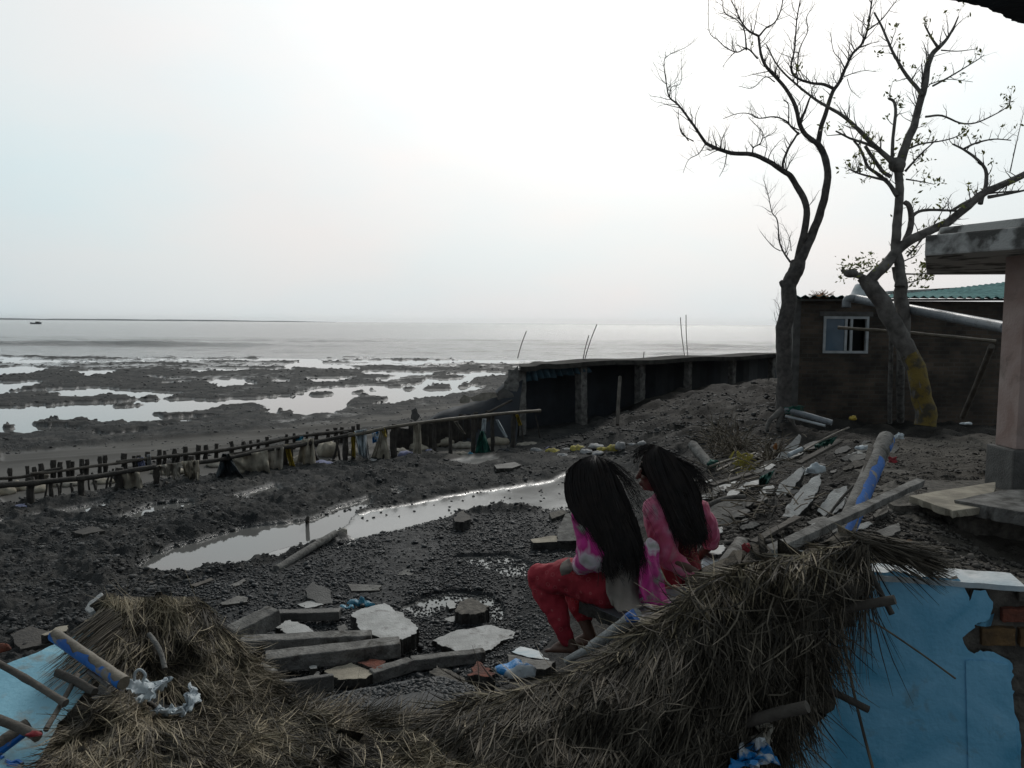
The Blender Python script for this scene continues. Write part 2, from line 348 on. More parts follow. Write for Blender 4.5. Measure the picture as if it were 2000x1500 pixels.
# ================================================================== GROUND AND WATER
c4 = lambda q: [(x / 2.857, 600 + y / 2.857) for x, y in q]
c5 = lambda q: [(500 + x / 3.333, 640 + y / 3.333) for x, y in q]
POOLS = [
 c4([(0,562),(400,540),(640,530),(780,520),(900,515),(1170,515),(1430,508),(1640,490),(1760,450),(2000,440),(2000,575),(1940,575),(1690,610),(1640,595),(1500,600),(1470,560),(1400,545),(1260,550),(1220,570),(1060,590),(930,600),(860,590),(840,600),(900,612),(1100,612),(1240,625),(1060,635),(940,645),(760,665),(620,650),(500,650),(440,635),(300,630),(190,650),(180,655),(200,662),(430,685),(440,700),(330,690),(200,700),(0,712),(-900,740),(-900,570)]),
 c5([(500,440),(620,400),(700,378),(930,385),(1060,362),(1100,335),(1320,340),(1400,300),(1640,295),(1620,310),(1500,320),(1400,345),(1410,375),(1510,385),(1330,430),(1130,465),(980,480),(780,515),(770,480),(600,490),(700,500),(570,535),(420,560),(310,575),(280,560),(200,540)]),
 c5([(325,325),(480,320),(560,322),(570,330),(540,345),(520,355),(380,358)]),
 c5([(680,290),(760,280),(900,290),(940,290),(1180,292),(1160,305),(960,325),(900,340),(790,350),(780,330),(860,322),(910,315),(760,310)]),
 c5([(160,260),(290,215),(400,205),(440,225),(400,240),(560,245),(640,255),(690,275),(500,268),(350,262)]),
 c5([(770,213),(1690,213),(1680,230),(800,224)]), c5([(1220,300),(1500,288),(1640,295),(1330,318)]),
 c5([(0,200),(120,170),(600,180),(560,196),(120,205)]), c5([(700,180),(1200,172),(1700,182),(1500,192),(900,195)]),
 c4([(-300,410),(0,420),(220,410),(235,425),(180,440),(100,458),(0,455),(-300,470)]),
 c4([(-300,480),(0,455),(110,460),(600,448),(620,460),(870,470),(1020,485),(1000,500),(900,510),(780,520),(740,515),(690,490),(560,490),(430,515),(330,500),(330,480),(250,480),(0,490)]),
 c4([(380,355),(640,350),(640,375),(560,385),(470,388),(440,370)]),
 c4([(870,425),(1150,412),(1190,400),(1330,395),(1450,438),(1220,448),(1190,430),(1140,415),(950,430)]),
 c4([(1060,352),(1600,341),(1640,347),(1400,354),(1080,360)]), c4([(1700,392),(1980,390),(1950,410),(1740,420)]),
 c4([(500,705),(820,698),(800,712),(680,722),(540,732)]), c4([(820,388),(930,390),(930,400),(830,400)]),
 c4([(1540,408),(1620,403),(1620,420),(1550,420)]), c4([(860,670),(960,668),(960,680),(870,684)]),
 c4([(-200,340),(180,330),(300,345),(150,372),(-200,380)]),
 [(272,1110),(300,1085),(380,1060),(450,1040),(510,1025),(600,1015),(640,1005),(650,1000),(700,985),(690,1010),(665,1030),(650,1045),(600,1062),(560,1078),(500,1092),(420,1108),(340,1127),(285,1130)],
 [(105,1002),(205,980),(208,996),(120,1012)], [(222,1014),(300,990),(380,980),(376,994),(290,1008),(240,1022)], [(445,970),(540,953),(552,962),(480,975)], [(115,1022),(165,1018),(160,1026)], [(0,1024),(30,1020),(28,1028),(0,1032)],
 [(690,982),(722,968),(722,986),(700,1002)], [(768,955),(802,962),(780,970)], [(640,1000),(700,975),(705,990),(660,1004)], [(40,1012),(90,1004),(92,1010),(50,1018)],
 [(640,1078),(700,1048),(704,1058),(660,1082)],
 [(775,1190),(830,1168),(890,1160),(960,1168),(970,1200),(930,1212),(870,1200),(810,1218)], [(770,1290),(812,1262),(826,1282),(786,1300)],
 [(930,1200),(975,1180),(985,1215),(950,1225)], [(880,1090),(990,1085),(1060,1120),(1060,1140),(960,1120)],
]
ISL = [c5(q) for q in ([(345,435),(430,425),(490,420),(500,435),(400,442)], [(600,430),(650,415),(720,420),(700,432)], [(740,410),(770,400),(805,412),(760,418)], [(960,400),(1000,383),(1045,403),(1000,410)],
  [(1080,400),(1150,378),(1240,377),(1280,403),(1180,408)], [(1280,380),(1360,365),(1400,370),(1330,395)], [(600,480),(680,448),(780,445),(880,465),(780,505),(720,520),(580,535)], [(120,545),(145,525),(165,545),(145,557)], [(950,345),(1000,333),(1090,345),(1010,365)])] \
  + [c4(q) for q in ([(25,465),(60,460),(160,472),(60,475)], [(270,470),(290,460),(320,470)], [(755,522),(800,493),(850,495),(892,520)], [(620,548),(700,540),(830,540),(780,552),(660,558)], [(0,665),(70,664),(70,672),(0,676)], [(1720,490),(1850,475),(1860,490),(1780,495)], [(960,498),(1000,485),(1040,500),(980,512)])]
SAND = [  # smooth silt, shining wet
 [(690,1012),(800,985),(880,970),(1000,955),(1120,925),(1240,905),(1240,1000),(1100,1000),(1000,995),(900,1005),(760,1045),(690,1052),(665,1035)],
 [(862,908),(880,893),(960,886),(975,900),(930,910)], [(480,1090),(520,1078),(600,1060),(640,1062),(590,1080),(530,1096)],
 [(-300,960),(0,912),(0,888),(300,864),(500,846),(640,827),(760,813),(900,792),(1010,765),(1010,790),(760,830),(640,850),(400,885),(200,925),(60,950)],
 [(0,960),(200,930),(480,880),(700,848),(820,830),(820,880),(600,905),(400,930),(200,960),(0,990)],
 [(820,870),(1000,850),(1000,880),(820,905)] ]
px_ = np.arange(-380, 2400, 3.2)
rows = np.concatenate([np.geomspace(633.2, 690, 40), np.arange(691, 1330, 1.35), np.arange(1332, 1700, 6), np.geomspace(1710, 4200, 30)])
PX, PY = np.meshgrid(px_, rows)
# pixel (on the plane z = 0) -> ground x, y
def G_np(X, Y):
    a = (X - 1000) / F; b = (Y - 750) / F
    rx = fw.x + rt.x * a - up.x * b; ry = fw.y + rt.y * a - up.y * b; rz = fw.z + rt.z * a - up.z * b
    rz = np.minimum(rz, -.0012); t = -CZ / rz; return rx * t, ry * t
GX, GY = G_np(PX, PY)
def field(X, Y, GX, GY):
    """height of the detailed ground, and its wetness"""
    zb = Zb(GX, GY)
    low = np.clip(1 - zb / .25, 0, 1)
    jx = X + fbm(GX * 1.6, GY * 1.6, 3) * 16; jy = Y + fbm(GX * 1.6 + 50, GY * 1.6, 3) * np.clip((Y - 640) * .035, .5, 9)
    pool = np.zeros(X.shape)
    for q in POOLS: pool[inpoly(jx, jy, q)] = 1
    for q in ISL: pool[inpoly(jx, jy, q)] = 0
    def blur(A, n):
        for _ in range(n):
            A = (A + np.roll(A, 1, 0) + np.roll(A, -1, 0) + np.roll(A, 1, 1) + np.roll(A, -1, 1)) / 5
        return A
    pool = blur(pool, 1)
    sand = np.zeros(X.shape)
    for q in SAND: sand[inpoly(jx, jy, q)] = 1
    sand = blur(sand, 5); track = np.zeros(X.shape)
    for q in SAND[3:]: track[inpoly(jx, jy, q)] = 1
    track = blur(track, 6)
    dist = GY
    far = np.clip((dist - 14) / 8, 0, 1)                       # tidal flat: long low banks
    nearm = 1 - far
    lump = .015 * far + fbm(GX * .35, GY * .35, 4) * .05 * far + np.abs(fbm(GX * 1.3 + 9, GY * 1.3, 5)) * .11 * far * (1 + 1.0 * np.clip((25 - dist) / 5, 0, 1))
    gravel = inpoly(X + fbm(GX * 2, GY * 2, 2) * 30, Y, [(330,1150),(560,1095),(640,1065),(720,1052),(900,1010),(1130,1000),(1250,1000),(1250,1400),(440,1400)]).astype(float)
    gravel = blur(gravel, 6)
    mud = (1 - gravel) * (1 - sand)
    rough = (np.abs(fbm(GX * 1.9, GY * 1.9, 3)) * .15 + np.abs(fbm(GX * 6, GY * 6, 3)) * .10 + np.abs(fbm(GX * 15, GY * 15, 3)) * .05) * mud * nearm
    # the torn ridge of clods beside the long puddle
    ridge = np.zeros(X.shape); ridge[inpoly(jx, jy, [(120,1130),(300,1040),(480,1000),(700,930),(870,885),(900,900),(760,950),(640,985),(480,1025),(330,1065),(270,1100),(200,1160)])] = 1
    ridge = blur(ridge, 14); rough = rough + ridge * (.04 + np.abs(fbm(GX * 1.6 + 5, GY * 1.6, 3)) * .12 + np.abs(fbm(GX * 5 + 5, GY * 5, 4)) * .12)
    damp = np.clip(1 - blur(pool, 9) * 3.2, .1, 1); rough = rough * damp
    peb = fbm(GX * 22, GY * 22, 3) * .018 * gravel + .012 * gravel
    ruts = (np.maximum(0, np.sin((GY - GX * .62) * 2.6 + fbm(GX * .25, GY * .25, 2) * 2)) ** 4 * .07 + np.sin((GY - GX * .62) * 11) * .008) * sand * np.clip((dist - 12.5) / 3, 0, 1) + fbm(GX * 3, GY * 3, 4) * .03 * sand * far
    base = np.where(far > .5, .045, .03) + ruts
    z = zb + low * (base + lump * (1 - sand) + rough + peb) - low * 0
    pm = np.clip((pool - .25) / .5, 0, 1) * (low > .5); z = z * (1 - pm) - .05 * pm
    s2 = sand * nearm * low
    z = z * (1 - s2 * .9) + s2 * .9 * (.012 + fbm(GX * .9, GY * .9, 3) * .014)
    # rubble and torn soil on the higher ground
    hi = 1 - low
    soil = inpoly(X, Y, [(-5000,-5000)] * 3)
    z = z + hi * (fbm(GX * 1.7, GY * 1.7, 4) * .06 + np.abs(fbm(GX * 5, GY * 5, 4)) * .07 - .05)
    bk = np.clip((dist - 12.5) / 2.5, 0, 1) * np.clip((33 - dist) / 4, 0, 1) * np.clip((GX / GY - .02) / .08, 0, 1); z = z + bk * np.clip(zb / .3, 0, 1) * (np.abs(fbm(GX * .8 + 3, GY * .8, 4)) * .42 - .13)
    # shore: fringes before the open sea
    shore = np.clip((dist - 42) / 22, 0, 1)
    z = z - shore * low * (.10 + .0) + shore * low * fbm(GX * .12, GY * .5, 4) * .16
    z = np.where(dist > 68, -.4 - (dist - 68) * .01, z)
    z = np.maximum(z, -6)
    wet = np.clip(1 - (z - .022) / .035, 0, 1) * low * (1 - sand * far * .7) * (1 - gravel * .55) * (1 - track * .92)
    return z, wet, sand * low, gravel * low
Z, WET, SND, GRV = field(PX, PY, GX, GY)
nr, nc = PX.shape
V = np.stack([GX, GY, Z], -1).reshape(-1, 3)
ii = np.arange(nr * nc).reshape(nr, nc)
FQ = np.stack([ii[:-1, :-1], ii[:-1, 1:], ii[1:, 1:], ii[1:, :-1]], -1).reshape(-1, 4)[:, ::-1]
gm = bpy.data.materials.new('wet_mud'); gm.use_nodes = True; t = gm.node_tree; b = t.nodes['Principled BSDF']
def nn(ty, **k):
    q = t.nodes.new(ty)
    for a, v in k.items(): q.inputs[a].default_value = v
    return q
def ramp(inp, stops):
    q = t.nodes.new('ShaderNodeValToRGB'); t.links.new(inp, q.inputs[0]); el = q.color_ramp.elements
    el[0].position, el[0].color = stops[0][0], (*stops[0][1], 1); el[1].position, el[1].color = stops[-1][0], (*stops[-1][1], 1)
    for p_, c_ in stops[1:-1]: k = el.new(p_); k.color = (*c_, 1)
    return q.outputs[0]
def mixc(f, a, b_):
    q = t.nodes.new('ShaderNodeMix'); q.data_type = 'RGBA'; t.links.new(f, q.inputs['Factor']); t.links.new(a, q.inputs['A']); t.links.new(b_, q.inputs['B']); return q.outputs['Result']
tc = t.nodes.new('ShaderNodeTexCoord')
def noi(s, d=8, dist=0): q = nn('ShaderNodeTexNoise', Scale=s, Detail=d, Distortion=dist); t.links.new(tc.outputs['Object'], q.inputs[0]); return q.outputs[0]
def att(n): q = t.nodes.new('ShaderNodeAttribute'); q.attribute_name = n; return q.outputs['Fac']
n1 = noi(1.7, 10); n2 = noi(14, 8); n3 = noi(.35, 6)
mudc = ramp(n1, [(.30, (.022,.024,.025)), (.5, (.043,.043,.042)), (.72, (.075,.071,.066))])
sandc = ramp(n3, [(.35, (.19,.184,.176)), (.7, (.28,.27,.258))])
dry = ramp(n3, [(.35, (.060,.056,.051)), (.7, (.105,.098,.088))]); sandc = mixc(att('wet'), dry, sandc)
gravc = ramp(n2, [(.35, (.010,.011,.012)), (.65, (.032,.034,.036))])
soilc = ramp(n1, [(.30, (.014,.013,.012)), (.5, (.030,.027,.024)), (.70, (.062,.056,.049))])
sandy = ramp(n1, [(.30, (.055,.049,.042)), (.6, (.115,.103,.088)), (.75, (.16,.145,.125))])
hi_ = att('high')
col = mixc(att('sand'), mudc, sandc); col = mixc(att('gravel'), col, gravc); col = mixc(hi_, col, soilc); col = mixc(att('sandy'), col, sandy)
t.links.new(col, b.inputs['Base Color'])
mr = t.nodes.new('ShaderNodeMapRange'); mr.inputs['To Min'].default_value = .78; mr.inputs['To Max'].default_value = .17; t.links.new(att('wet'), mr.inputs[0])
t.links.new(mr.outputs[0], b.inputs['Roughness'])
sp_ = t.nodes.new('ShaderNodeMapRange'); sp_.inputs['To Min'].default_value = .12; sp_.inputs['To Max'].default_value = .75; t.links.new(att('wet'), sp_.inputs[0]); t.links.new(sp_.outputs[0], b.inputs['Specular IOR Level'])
bp = nn('ShaderNodeBump', Strength=.8, Distance=.03)
mb = t.nodes.new('ShaderNodeMath'); mb.operation = 'MULTIPLY_ADD'; t.links.new(n2, mb.inputs[0]); mb.inputs[1].default_value = 1; t.links.new(noi(55, 6), mb.inputs[2])
inv = t.nodes.new('ShaderNodeMapRange'); inv.inputs['To Min'].default_value = .8; inv.inputs['To Max'].default_value = .06; t.links.new(att('sand'), inv.inputs[0]); t.links.new(inv.outputs[0], bp.inputs['Strength'])
t.links.new(mb.outputs[0], bp.inputs['Height']); t.links.new(bp.outputs[0], b.inputs['Normal'])
ground = npmesh('ground', V, FQ, gm, smooth=True)
vx = (GX / GY); SDY = np.clip((vx - .42) / .12, 0, 1) * np.clip((GY - 4.8) / .8, 0, 1) * np.clip((15 - GY) / 2, 0, 1) * np.clip((Z - .6) / .3, 0, 1)
for nme, A in (('wet', WET), ('sand', SND), ('gravel', GRV), ('high', np.clip((Z - .25) / .5, 0, 1)), ('sandy', SDY)):
    a = ground.data.attributes.new(nme, 'FLOAT', 'POINT'); a.data.foreach_set('value', A.astype(np.float32).ravel())
tag(ground, kind='structure')
# seabed far out and under the camera so that the sheet has no end
mbb = MB(); mbb.add([(-9000,-40,-7),(9000,-40,-7),(9000,9000,-7),(-9000,9000,-7)], [(0,1,2,3)]); mbb.build('seabed', MM['void'], kind='structure')
def Zd(X, Y):
    """detailed height looked up on the sheet, by the pixel of the point on z=0"""
    # nearest grid vertex
    v = np.stack([X, Y, np.zeros_like(X) - CZ], -1)
    d = v @ np.array(fw); a = v @ np.array(rt) / d; bb = -(v @ np.array(up)) / d
    qx = 1000 + a * F; qy = 750 + bb * F
    i = np.clip(np.searchsorted(rows, qy), 0, nr - 1); j = np.clip(((qx - px_[0]) / 3.2).astype(int), 0, nc - 1)
    return Z[i, j]
# water: one sheet for the pools at z=0 and the open sea beyond it
def water(name, deep, bscale, bstr, rgh, stretch, bd):
    m = bpy.data.materials.new(name); m.use_nodes = True; t = m.node_tree; b = t.nodes['Principled BSDF']
    b.inputs['Base Color'].default_value = (*deep, 1); b.inputs['Roughness'].default_value = rgh; b.inputs['IOR'].default_value = 1.5
    tc = t.nodes.new('ShaderNodeTexCoord'); mp = t.nodes.new('ShaderNodeMapping'); mp.inputs['Scale'].default_value = stretch; t.links.new(tc.outputs['Object'], mp.inputs[0])
    n = t.nodes.new('ShaderNodeTexNoise'); n.inputs['Scale'].default_value = bscale; n.inputs['Detail'].default_value = 5; n.inputs['Roughness'].default_value = .6; t.links.new(mp.outputs[0], n.inputs[0])
    bp = t.nodes.new('ShaderNodeBump'); bp.inputs['Strength'].default_value = bstr; bp.inputs['Distance'].default_value = bd
    if name == 'sea_water':
        n2 = t.nodes.new('ShaderNodeTexNoise'); n2.inputs['Scale'].default_value = .16; n2.inputs['Detail'].default_value = 9; n2.inputs['Roughness'].default_value = .72; t.links.new(mp.outputs[0], n2.inputs[0])
        ad = t.nodes.new('ShaderNodeMath'); ad.operation = 'MULTIPLY_ADD'; t.links.new(n2.outputs[0], ad.inputs[0]); ad.inputs[1].default_value = 2.2; t.links.new(n.outputs[0], ad.inputs[2]); t.links.new(ad.outputs[0], bp.inputs['Height'])
    else: t.links.new(n.outputs[0], bp.inputs['Height'])
    t.links.new(bp.outputs[0], b.inputs['Normal']); return m
wm = water('pool_water', (.13,.128,.122), 5, .10, .03, (1, 1, 1), .01)
sm = water('sea_water', (.25,.245,.235), 1.3, 1.0, .17, (.45, 1.3, 1), .35)
mw = MB(); mw.add([(-70,1,0),(70,1,0),(70,62,0),(-70,62,0)], [(0,1,2,3)]); mw.build('pool_water', wm, kind='structure')
sy = np.concatenate([np.linspace(62, 140, 170), np.geomspace(141, 8000, 150)]); sa = np.linspace(-1, 1, 420)
SX, SY = np.meshgrid(sa, sy); SX = SX * (SY * 1.05 + 20)
amp = np.clip((SY - 62) / 14, 0, 1)
crest = np.sin(SY * .55 + fbm(SX * .02, SY * .03, 3) * 9); brk = np.clip(fbm(SX * .035 + 4, SY * .12, 3) + .1, 0, 1)
SZ = amp * (np.maximum(crest, 0) ** 6 * brk * .9 * np.clip((150 - SY) / 60, .15, 1) + fbm(SX * .25, SY * .8, 4) * .12)
# swell lowers away from the eye so that the horizon stays where it is
ns, ms = SX.shape; ii = np.arange(ns * ms).reshape(ns, ms)
FQ2 = np.stack([ii[:-1, :-1], ii[:-1, 1:], ii[1:, 1:], ii[1:, :-1]], -1).reshape(-1, 4)
sea = npmesh('sea', np.stack([SX, SY, SZ], -1).reshape(-1, 3), FQ2, sm, smooth=True); tag(sea, kind='structure')
# far shore, low strip of land beyond the water on the left
ms_ = MB(); pts = []
for i in range(60):
    a = i / 59; x = -5200 + a * 3900; y = 5600 + 300 * math.sin(a * 3); h = (11 + 7 * noise.noise(Vector((a * 14, 2, 0)))) * min(1, (1 - a) * 3 + .15)
    pts.append((x, y, h))
vs = [(x, y, -2) for x, y, h in pts] + [(x, y, h) for x, y, h in pts] + [(x, y + 300, h * 1.05) for x, y, h in pts]; n = 60
ms_.add(vs, [(i, i+1, n+i+1, n+i) for i in range(n-1)] + [(n+i, n+i+1, 2*n+i+1, 2*n+i) for i in range(n-1)])
ms_.build('far_shore', mat('far_shore', (.25,.30,.33), (.22,.27,.30), .9, .01), kind='structure')
bo = thing('boat', (G(70,633).x, G(70,633).y, 0), 'tiny dark boat far out on the sea at the left', 'boat')
mb = MB(); c = G(70,633); vs = []
for i in range(9):
    f = i/8*2-1; w_ = 1.2*(1-f*f)**.5 + .05; sh_ = .5*f*f
    vs += [c + Vector((f*4, -w_, .9+sh_)), c + Vector((f*3.7, -w_*.5, -.3)), c + Vector((f*3.7, w_*.5, -.3)), c + Vector((f*4, w_, .9+sh_))]
mb.add(vs, [(i*4+k, i*4+4+k, i*4+5+k, i*4+1+k) for i in range(8) for k in range(3)] + [(i*4, i*4+3, i*4+7, i*4+4) for i in range(8)]); mb.build('hull', MM['pipe'], bo, smooth=False)
mb = MB(); mb.box(c + Vector((1.2, 0, 1.2)), Vector((1.1,0,0)), Vector((0,.8,0)), Vector((0,0,.5))); mb.build('cabin', MM['wood'], bo)
# ------------------------------------------------------------------ scattered stones
_t = (1 + 5 ** .5) / 2
ICO = np.array([(-1,_t,0),(1,_t,0),(-1,-_t,0),(1,-_t,0),(0,-1,_t),(0,1,_t),(0,-1,-_t),(0,1,-_t),(_t,0,-1),(_t,0,1),(-_t,0,-1),(-_t,0,1)]) / math.sqrt(1 + _t * _t)
ICF = np.array([(0,11,5),(0,5,1),(0,1,7),(0,7,10),(0,10,11),(1,5,9),(5,11,4),(11,10,2),(10,7,6),(7,1,8),(3,9,4),(3,4,2),(3,2,6),(3,6,8),(3,8,9),(4,9,5),(2,4,11),(6,2,10),(8,6,7),(9,8,1)])
def stones(name, C, S, m, label, cat, flat=.65, jit=.35, parent=None, tint=None, kind='stuff'):
    n = len(C); a = RNG.random((n, 1, 1)) * 6.28; ca, sa_ = np.cos(a)[..., 0], np.sin(a)[..., 0]
    v = ICO[None] * (1 + (RNG.random((n, 12, 1)) - .5) * jit * 2) * np.stack([np.ones(n), RNG.uniform(.55, 1, n), RNG.uniform(flat * .6, flat, n)], -1)[:, None, :]
    x = v[..., 0] * ca - v[..., 1] * sa_; y = v[..., 0] * sa_ + v[..., 1] * ca
    tl = (RNG.random((n, 1)) - .5) * .8; z = v[..., 2] + x * tl
    v = np.stack([x, y, z], -1) * S[:, None, None] + C[:, None, :]
    f = (ICF[None] + (np.arange(n) * 12)[:, None, None]).reshape(-1, 3)
    tt = np.repeat(RNG.random(n) if tint is None else tint, 20)
    o = npmesh(name, v.reshape(-1, 3), f, m, parent=parent, tint=tt)
    if parent is None: tag(o, label, cat, kind=kind)
    return o
def scat(poly, n, lift=0, base='G'):
    xs = [q[0] for q in poly]; ys = [q[1] for q in poly]
    X = RNG.uniform(min(xs), max(xs), n); Y = RNG.uniform(min(ys), max(ys), n); k = inpoly(X, Y, poly); X = X[k]; Y = Y[k]
    gx, gy = G_np(X, Y); return X, Y, gx, gy
X, Y, gx, gy = scat([(330,1160),(420,1120),(560,1090),(640,1065),(720,1050),(900,1005),(1130,990),(1250,1000),(1250,1380),(440,1380)], 52000)
k = RNG.random(len(gx)) < np.clip(.72 + fbm(gx * 1.5, gy * 1.5, 3) * 1.4, .12, 1); gx, gy = gx[k], gy[k]
S = RNG.uniform(.008, .022, len(gx)) * np.where(RNG.random(len(gx)) < .03, 2.2, 1)
k = Zb(gx, gy) < .35; gx, gy, S = gx[k], gy[k], S[k]
z = np.maximum(Zd(gx, gy), 0.0)
stones('gravel', np.stack([gx, gy, z + S * .25], -1), S, MM['stone'], 'dark wet gravel spread between the long puddle and the broken slabs', 'gravel')
X, Y, gx, gy = scat([(-60,880),(1000,850),(1060,880),(1250,885),(1250,930),(1100,940),(900,985),(700,1010),(640,1060),(560,1095),(400,1130),(330,1160),(420,1230),(-60,1260)], 62000)
jy = Y + fbm(gx * 2, gy * 2, 3) * 8
k = np.ones(len(gx), bool)
for q in SAND: k &= ~inpoly(X, jy, q)
for q in POOLS[20:]: k &= ~(inpoly(X, Y, q) & (RNG.random(len(X)) < 2))
k &= RNG.random(len(gx)) < np.clip(.45 + fbm(gx * 1.3 + 7, gy * 1.3, 3) * 1.5, .08, 1)
gx, gy = gx[k], gy[k]; S = RNG.uniform(.008, .028, len(gx)) * np.where(RNG.random(len(gx)) < .06, 2.2, 1)
stones('mud_clods', np.stack([gx, gy, np.maximum(Zd(gx, gy), 0) + S * .1], -1), S, MM['clod'], 'dark clods of torn mud strewn over the near mud bank', 'mud')
X, Y, gx, gy = scat([(640,990),(1250,900),(1250,1010),(700,1060)], 260)
S = RNG.uniform(.012, .035, len(gx)); stones('scattered_stones', np.stack([gx, gy, np.maximum(Zd(gx, gy), 0) + S * .2], -1), S, MM['clod'], 'small dark stones dotted over the smooth wet silt', 'stones')
X = RNG.uniform(-100, 1000, 4200); Y = 700 + 185 * RNG.random(4200) ** 1.5; gx, gy = G_np(X, Y); zz = Zd(gx, gy); k = zz > .03
gx, gy, zz = gx[k], gy[k], zz[k]; S = RNG.uniform(.03, .10, len(gx)) * np.clip(gy / 30, .5, 1.4)
stones('tidal_clods', np.stack([gx, gy, zz - S * .15], -1), S, MM['clod'], 'low lumps of mud on the banks between the tidal pools', 'mud', flat=.5)
# ================================================================== BUILDINGS, WALLS, TREES
def quadpx(pts, d): return [P(x, y, d) for x, y in pts]
def slab(name, pts3, th, m, label, cat, parent=None, group=None, jag=.012, seg=5, bevel=.006, medge=None, smooth=False, down=None):
    """flat broken piece: outline given as 3D points (upper face), thickness downward along its normal; edges chipped"""
    c = sum(pts3, Vector()) / len(pts3); nrm = Vector()
    for i in range(len(pts3)): nrm += (pts3[i] - c).cross(pts3[(i+1) % len(pts3)] - c)
    nrm.normalize()
    if (Vector((0, 0, CZ)) - c).dot(nrm) < 0: nrm = -nrm
    pts3 = [q - nrm * (q - c).dot(nrm) for q in pts3]; o = []
    for i in range(len(pts3)):
        a, b_ = pts3[i], pts3[(i+1) % len(pts3)]; k = seg * 2 if (b_-a).length > .08 else 2; w0 = random.random() * 30
        for j in range(k):
            f = (j + (random.uniform(-.3, .3) if j else 0)) / k; q = a.lerp(b_, f)
            if j: q += ((b_ - a).cross(nrm)).normalized() * (noise.noise(Vector((f * 2.5, w0, 0))) * 1.6 + noise.noise(Vector((f * 9, w0, 3))) * .5) * jag
            o.append(q)
    n = len(o); low = [q - nrm * th + (c - q) * random.uniform(-.02, .06) for q in o]
    mb = MB(); mb.add(o + low, [tuple(range(n)), tuple(range(2*n-1, n-1, -1))] + [(i, n+i, n+(i+1) % n, (i+1) % n) for i in range(n)])
    ob = mb.build(name, m, parent, bevel=bevel, label=label, cat=cat, group=group)
    if medge:
        ob.data.materials.append(medge)
        for p in ob.data.polygons:
            if abs(p.normal.dot(nrm)) < .6: p.material_index = 1
    return ob
# ---- brick house with green tin roof
HD = 19.0
def HP(px, py, dd=0): return P(px, py, HD + dd)
hb = HP(1740, 870); hb.z = 0
house = thing('brick_house', hb, 'low dark brick house with green tin roof behind the leafless trees', 'house')
bm_ = bpy.data.materials.new('dark_brickwork'); bm_.use_nodes = True; t = bm_.node_tree; b = t.nodes['Principled BSDF']
tc = t.nodes.new('ShaderNodeTexCoord'); mp = t.nodes.new('ShaderNodeMapping'); mp.inputs['Rotation'].default_value = (R(90), 0, 0); t.links.new(tc.outputs['Object'], mp.inputs[0])
bt = t.nodes.new('ShaderNodeTexBrick'); bt.inputs['Scale'].default_value = 1; bt.inputs['Brick Width'].default_value = .26; bt.inputs['Row Height'].default_value = .10; bt.inputs['Mortar Size'].default_value = .012
bt.inputs['Color1'].default_value = (.10,.078,.062,1); bt.inputs['Color2'].default_value = (.050,.041,.034,1); bt.inputs['Mortar'].default_value = (.085,.080,.072,1); bt.inputs['Bias'].default_value = -.2
t.links.new(mp.outputs[0], bt.inputs[0]); nz = t.nodes.new('ShaderNodeTexNoise'); nz.inputs['Scale'].default_value = 1.3; nz.inputs['Detail'].default_value = 6; t.links.new(tc.outputs['Object'], nz.inputs[0])
rp = t.nodes.new('ShaderNodeValToRGB'); rp.color_ramp.elements[0].position = .35; rp.color_ramp.elements[0].color = (.45,.45,.45,1); rp.color_ramp.elements[1].position = .7; rp.color_ramp.elements[1].color = (1.5,1.4,1.3,1)
t.links.new(nz.outputs[0], rp.inputs[0]); mx = t.nodes.new('ShaderNodeMix'); mx.data_type = 'RGBA'; mx.blend_type = 'MULTIPLY'; mx.inputs['Factor'].default_value = 1
t.links.new(bt.outputs[0], mx.inputs['A']); t.links.new(rp.outputs[0], mx.inputs['B']); t.links.new(mx.outputs['Result'], b.inputs['Base Color']); b.inputs['Roughness'].default_value = .95
bp = t.nodes.new('ShaderNodeBump'); bp.inputs['Strength'].default_value = .7; bp.inputs['Distance'].default_value = .02; t.links.new(bt.outputs['Fac'], bp.inputs['Height']); bp.invert = True; t.links.new(bp.outputs[0], b.inputs['Normal'])
x0 = HP(1548, 700).x; x1 = HP(2150, 700).x; yw = HP(1740, 700).y; zt = HP(1740, 588).z; wx0, wx1 = HP(1606, 650).x, HP(1694, 650).x; wz0, wz1 = HP(1650, 690).z, HP(1650, 618).z
def wbox(mb, xa, xb, ya, yb, za, zb): mb.box(((xa+xb)/2, (ya+yb)/2, (za+zb)/2), Vector(((xb-xa)/2, 0, 0)), Vector((0, (yb-ya)/2, 0)), Vector((0, 0, (zb-za)/2)))
mb = MB(); wbox(mb, x0+.16, wx0, yw, yw+.25, -.2, zt); wbox(mb, wx1, x1, yw, yw+.25, -.2, zt); wbox(mb, wx0, wx1, yw, yw+.25, -.2, wz0); wbox(mb, wx0, wx1, yw, yw+.25, wz1, zt)
mb.box((x0*1.17+.2, yw+3.3, zt/2-.1), Vector((x0*.17, 3.1, 0)), Vector((.1,0,0)), Vector((0,0,zt/2+.1))); wbox(mb, x1-.2, x1, yw+.26, yw+7, -.2, zt); mb.build('wall', bm_, house)
mb = MB(); wbox(mb, x0-.02, x0+.158, yw-.03, yw+.22, -.3, zt); mb.build('corner_post', MM['concdark'], house)
mb = MB(); wbox(mb, wx0-.1, wx1+.1, yw-.015, yw+.1, wz1+.002, wz1+.12); mb.build('lintel', MM['concdark'], house)
mb = MB(); wbox(mb, x0*1.2+.4, x1-.3, yw+3, yw+3.1, -.1, zt-.1); mb.build('inner_wall', MM['dark'], house)  # black colour stands in for the shade inside the house
win = MB(); fwid = .06
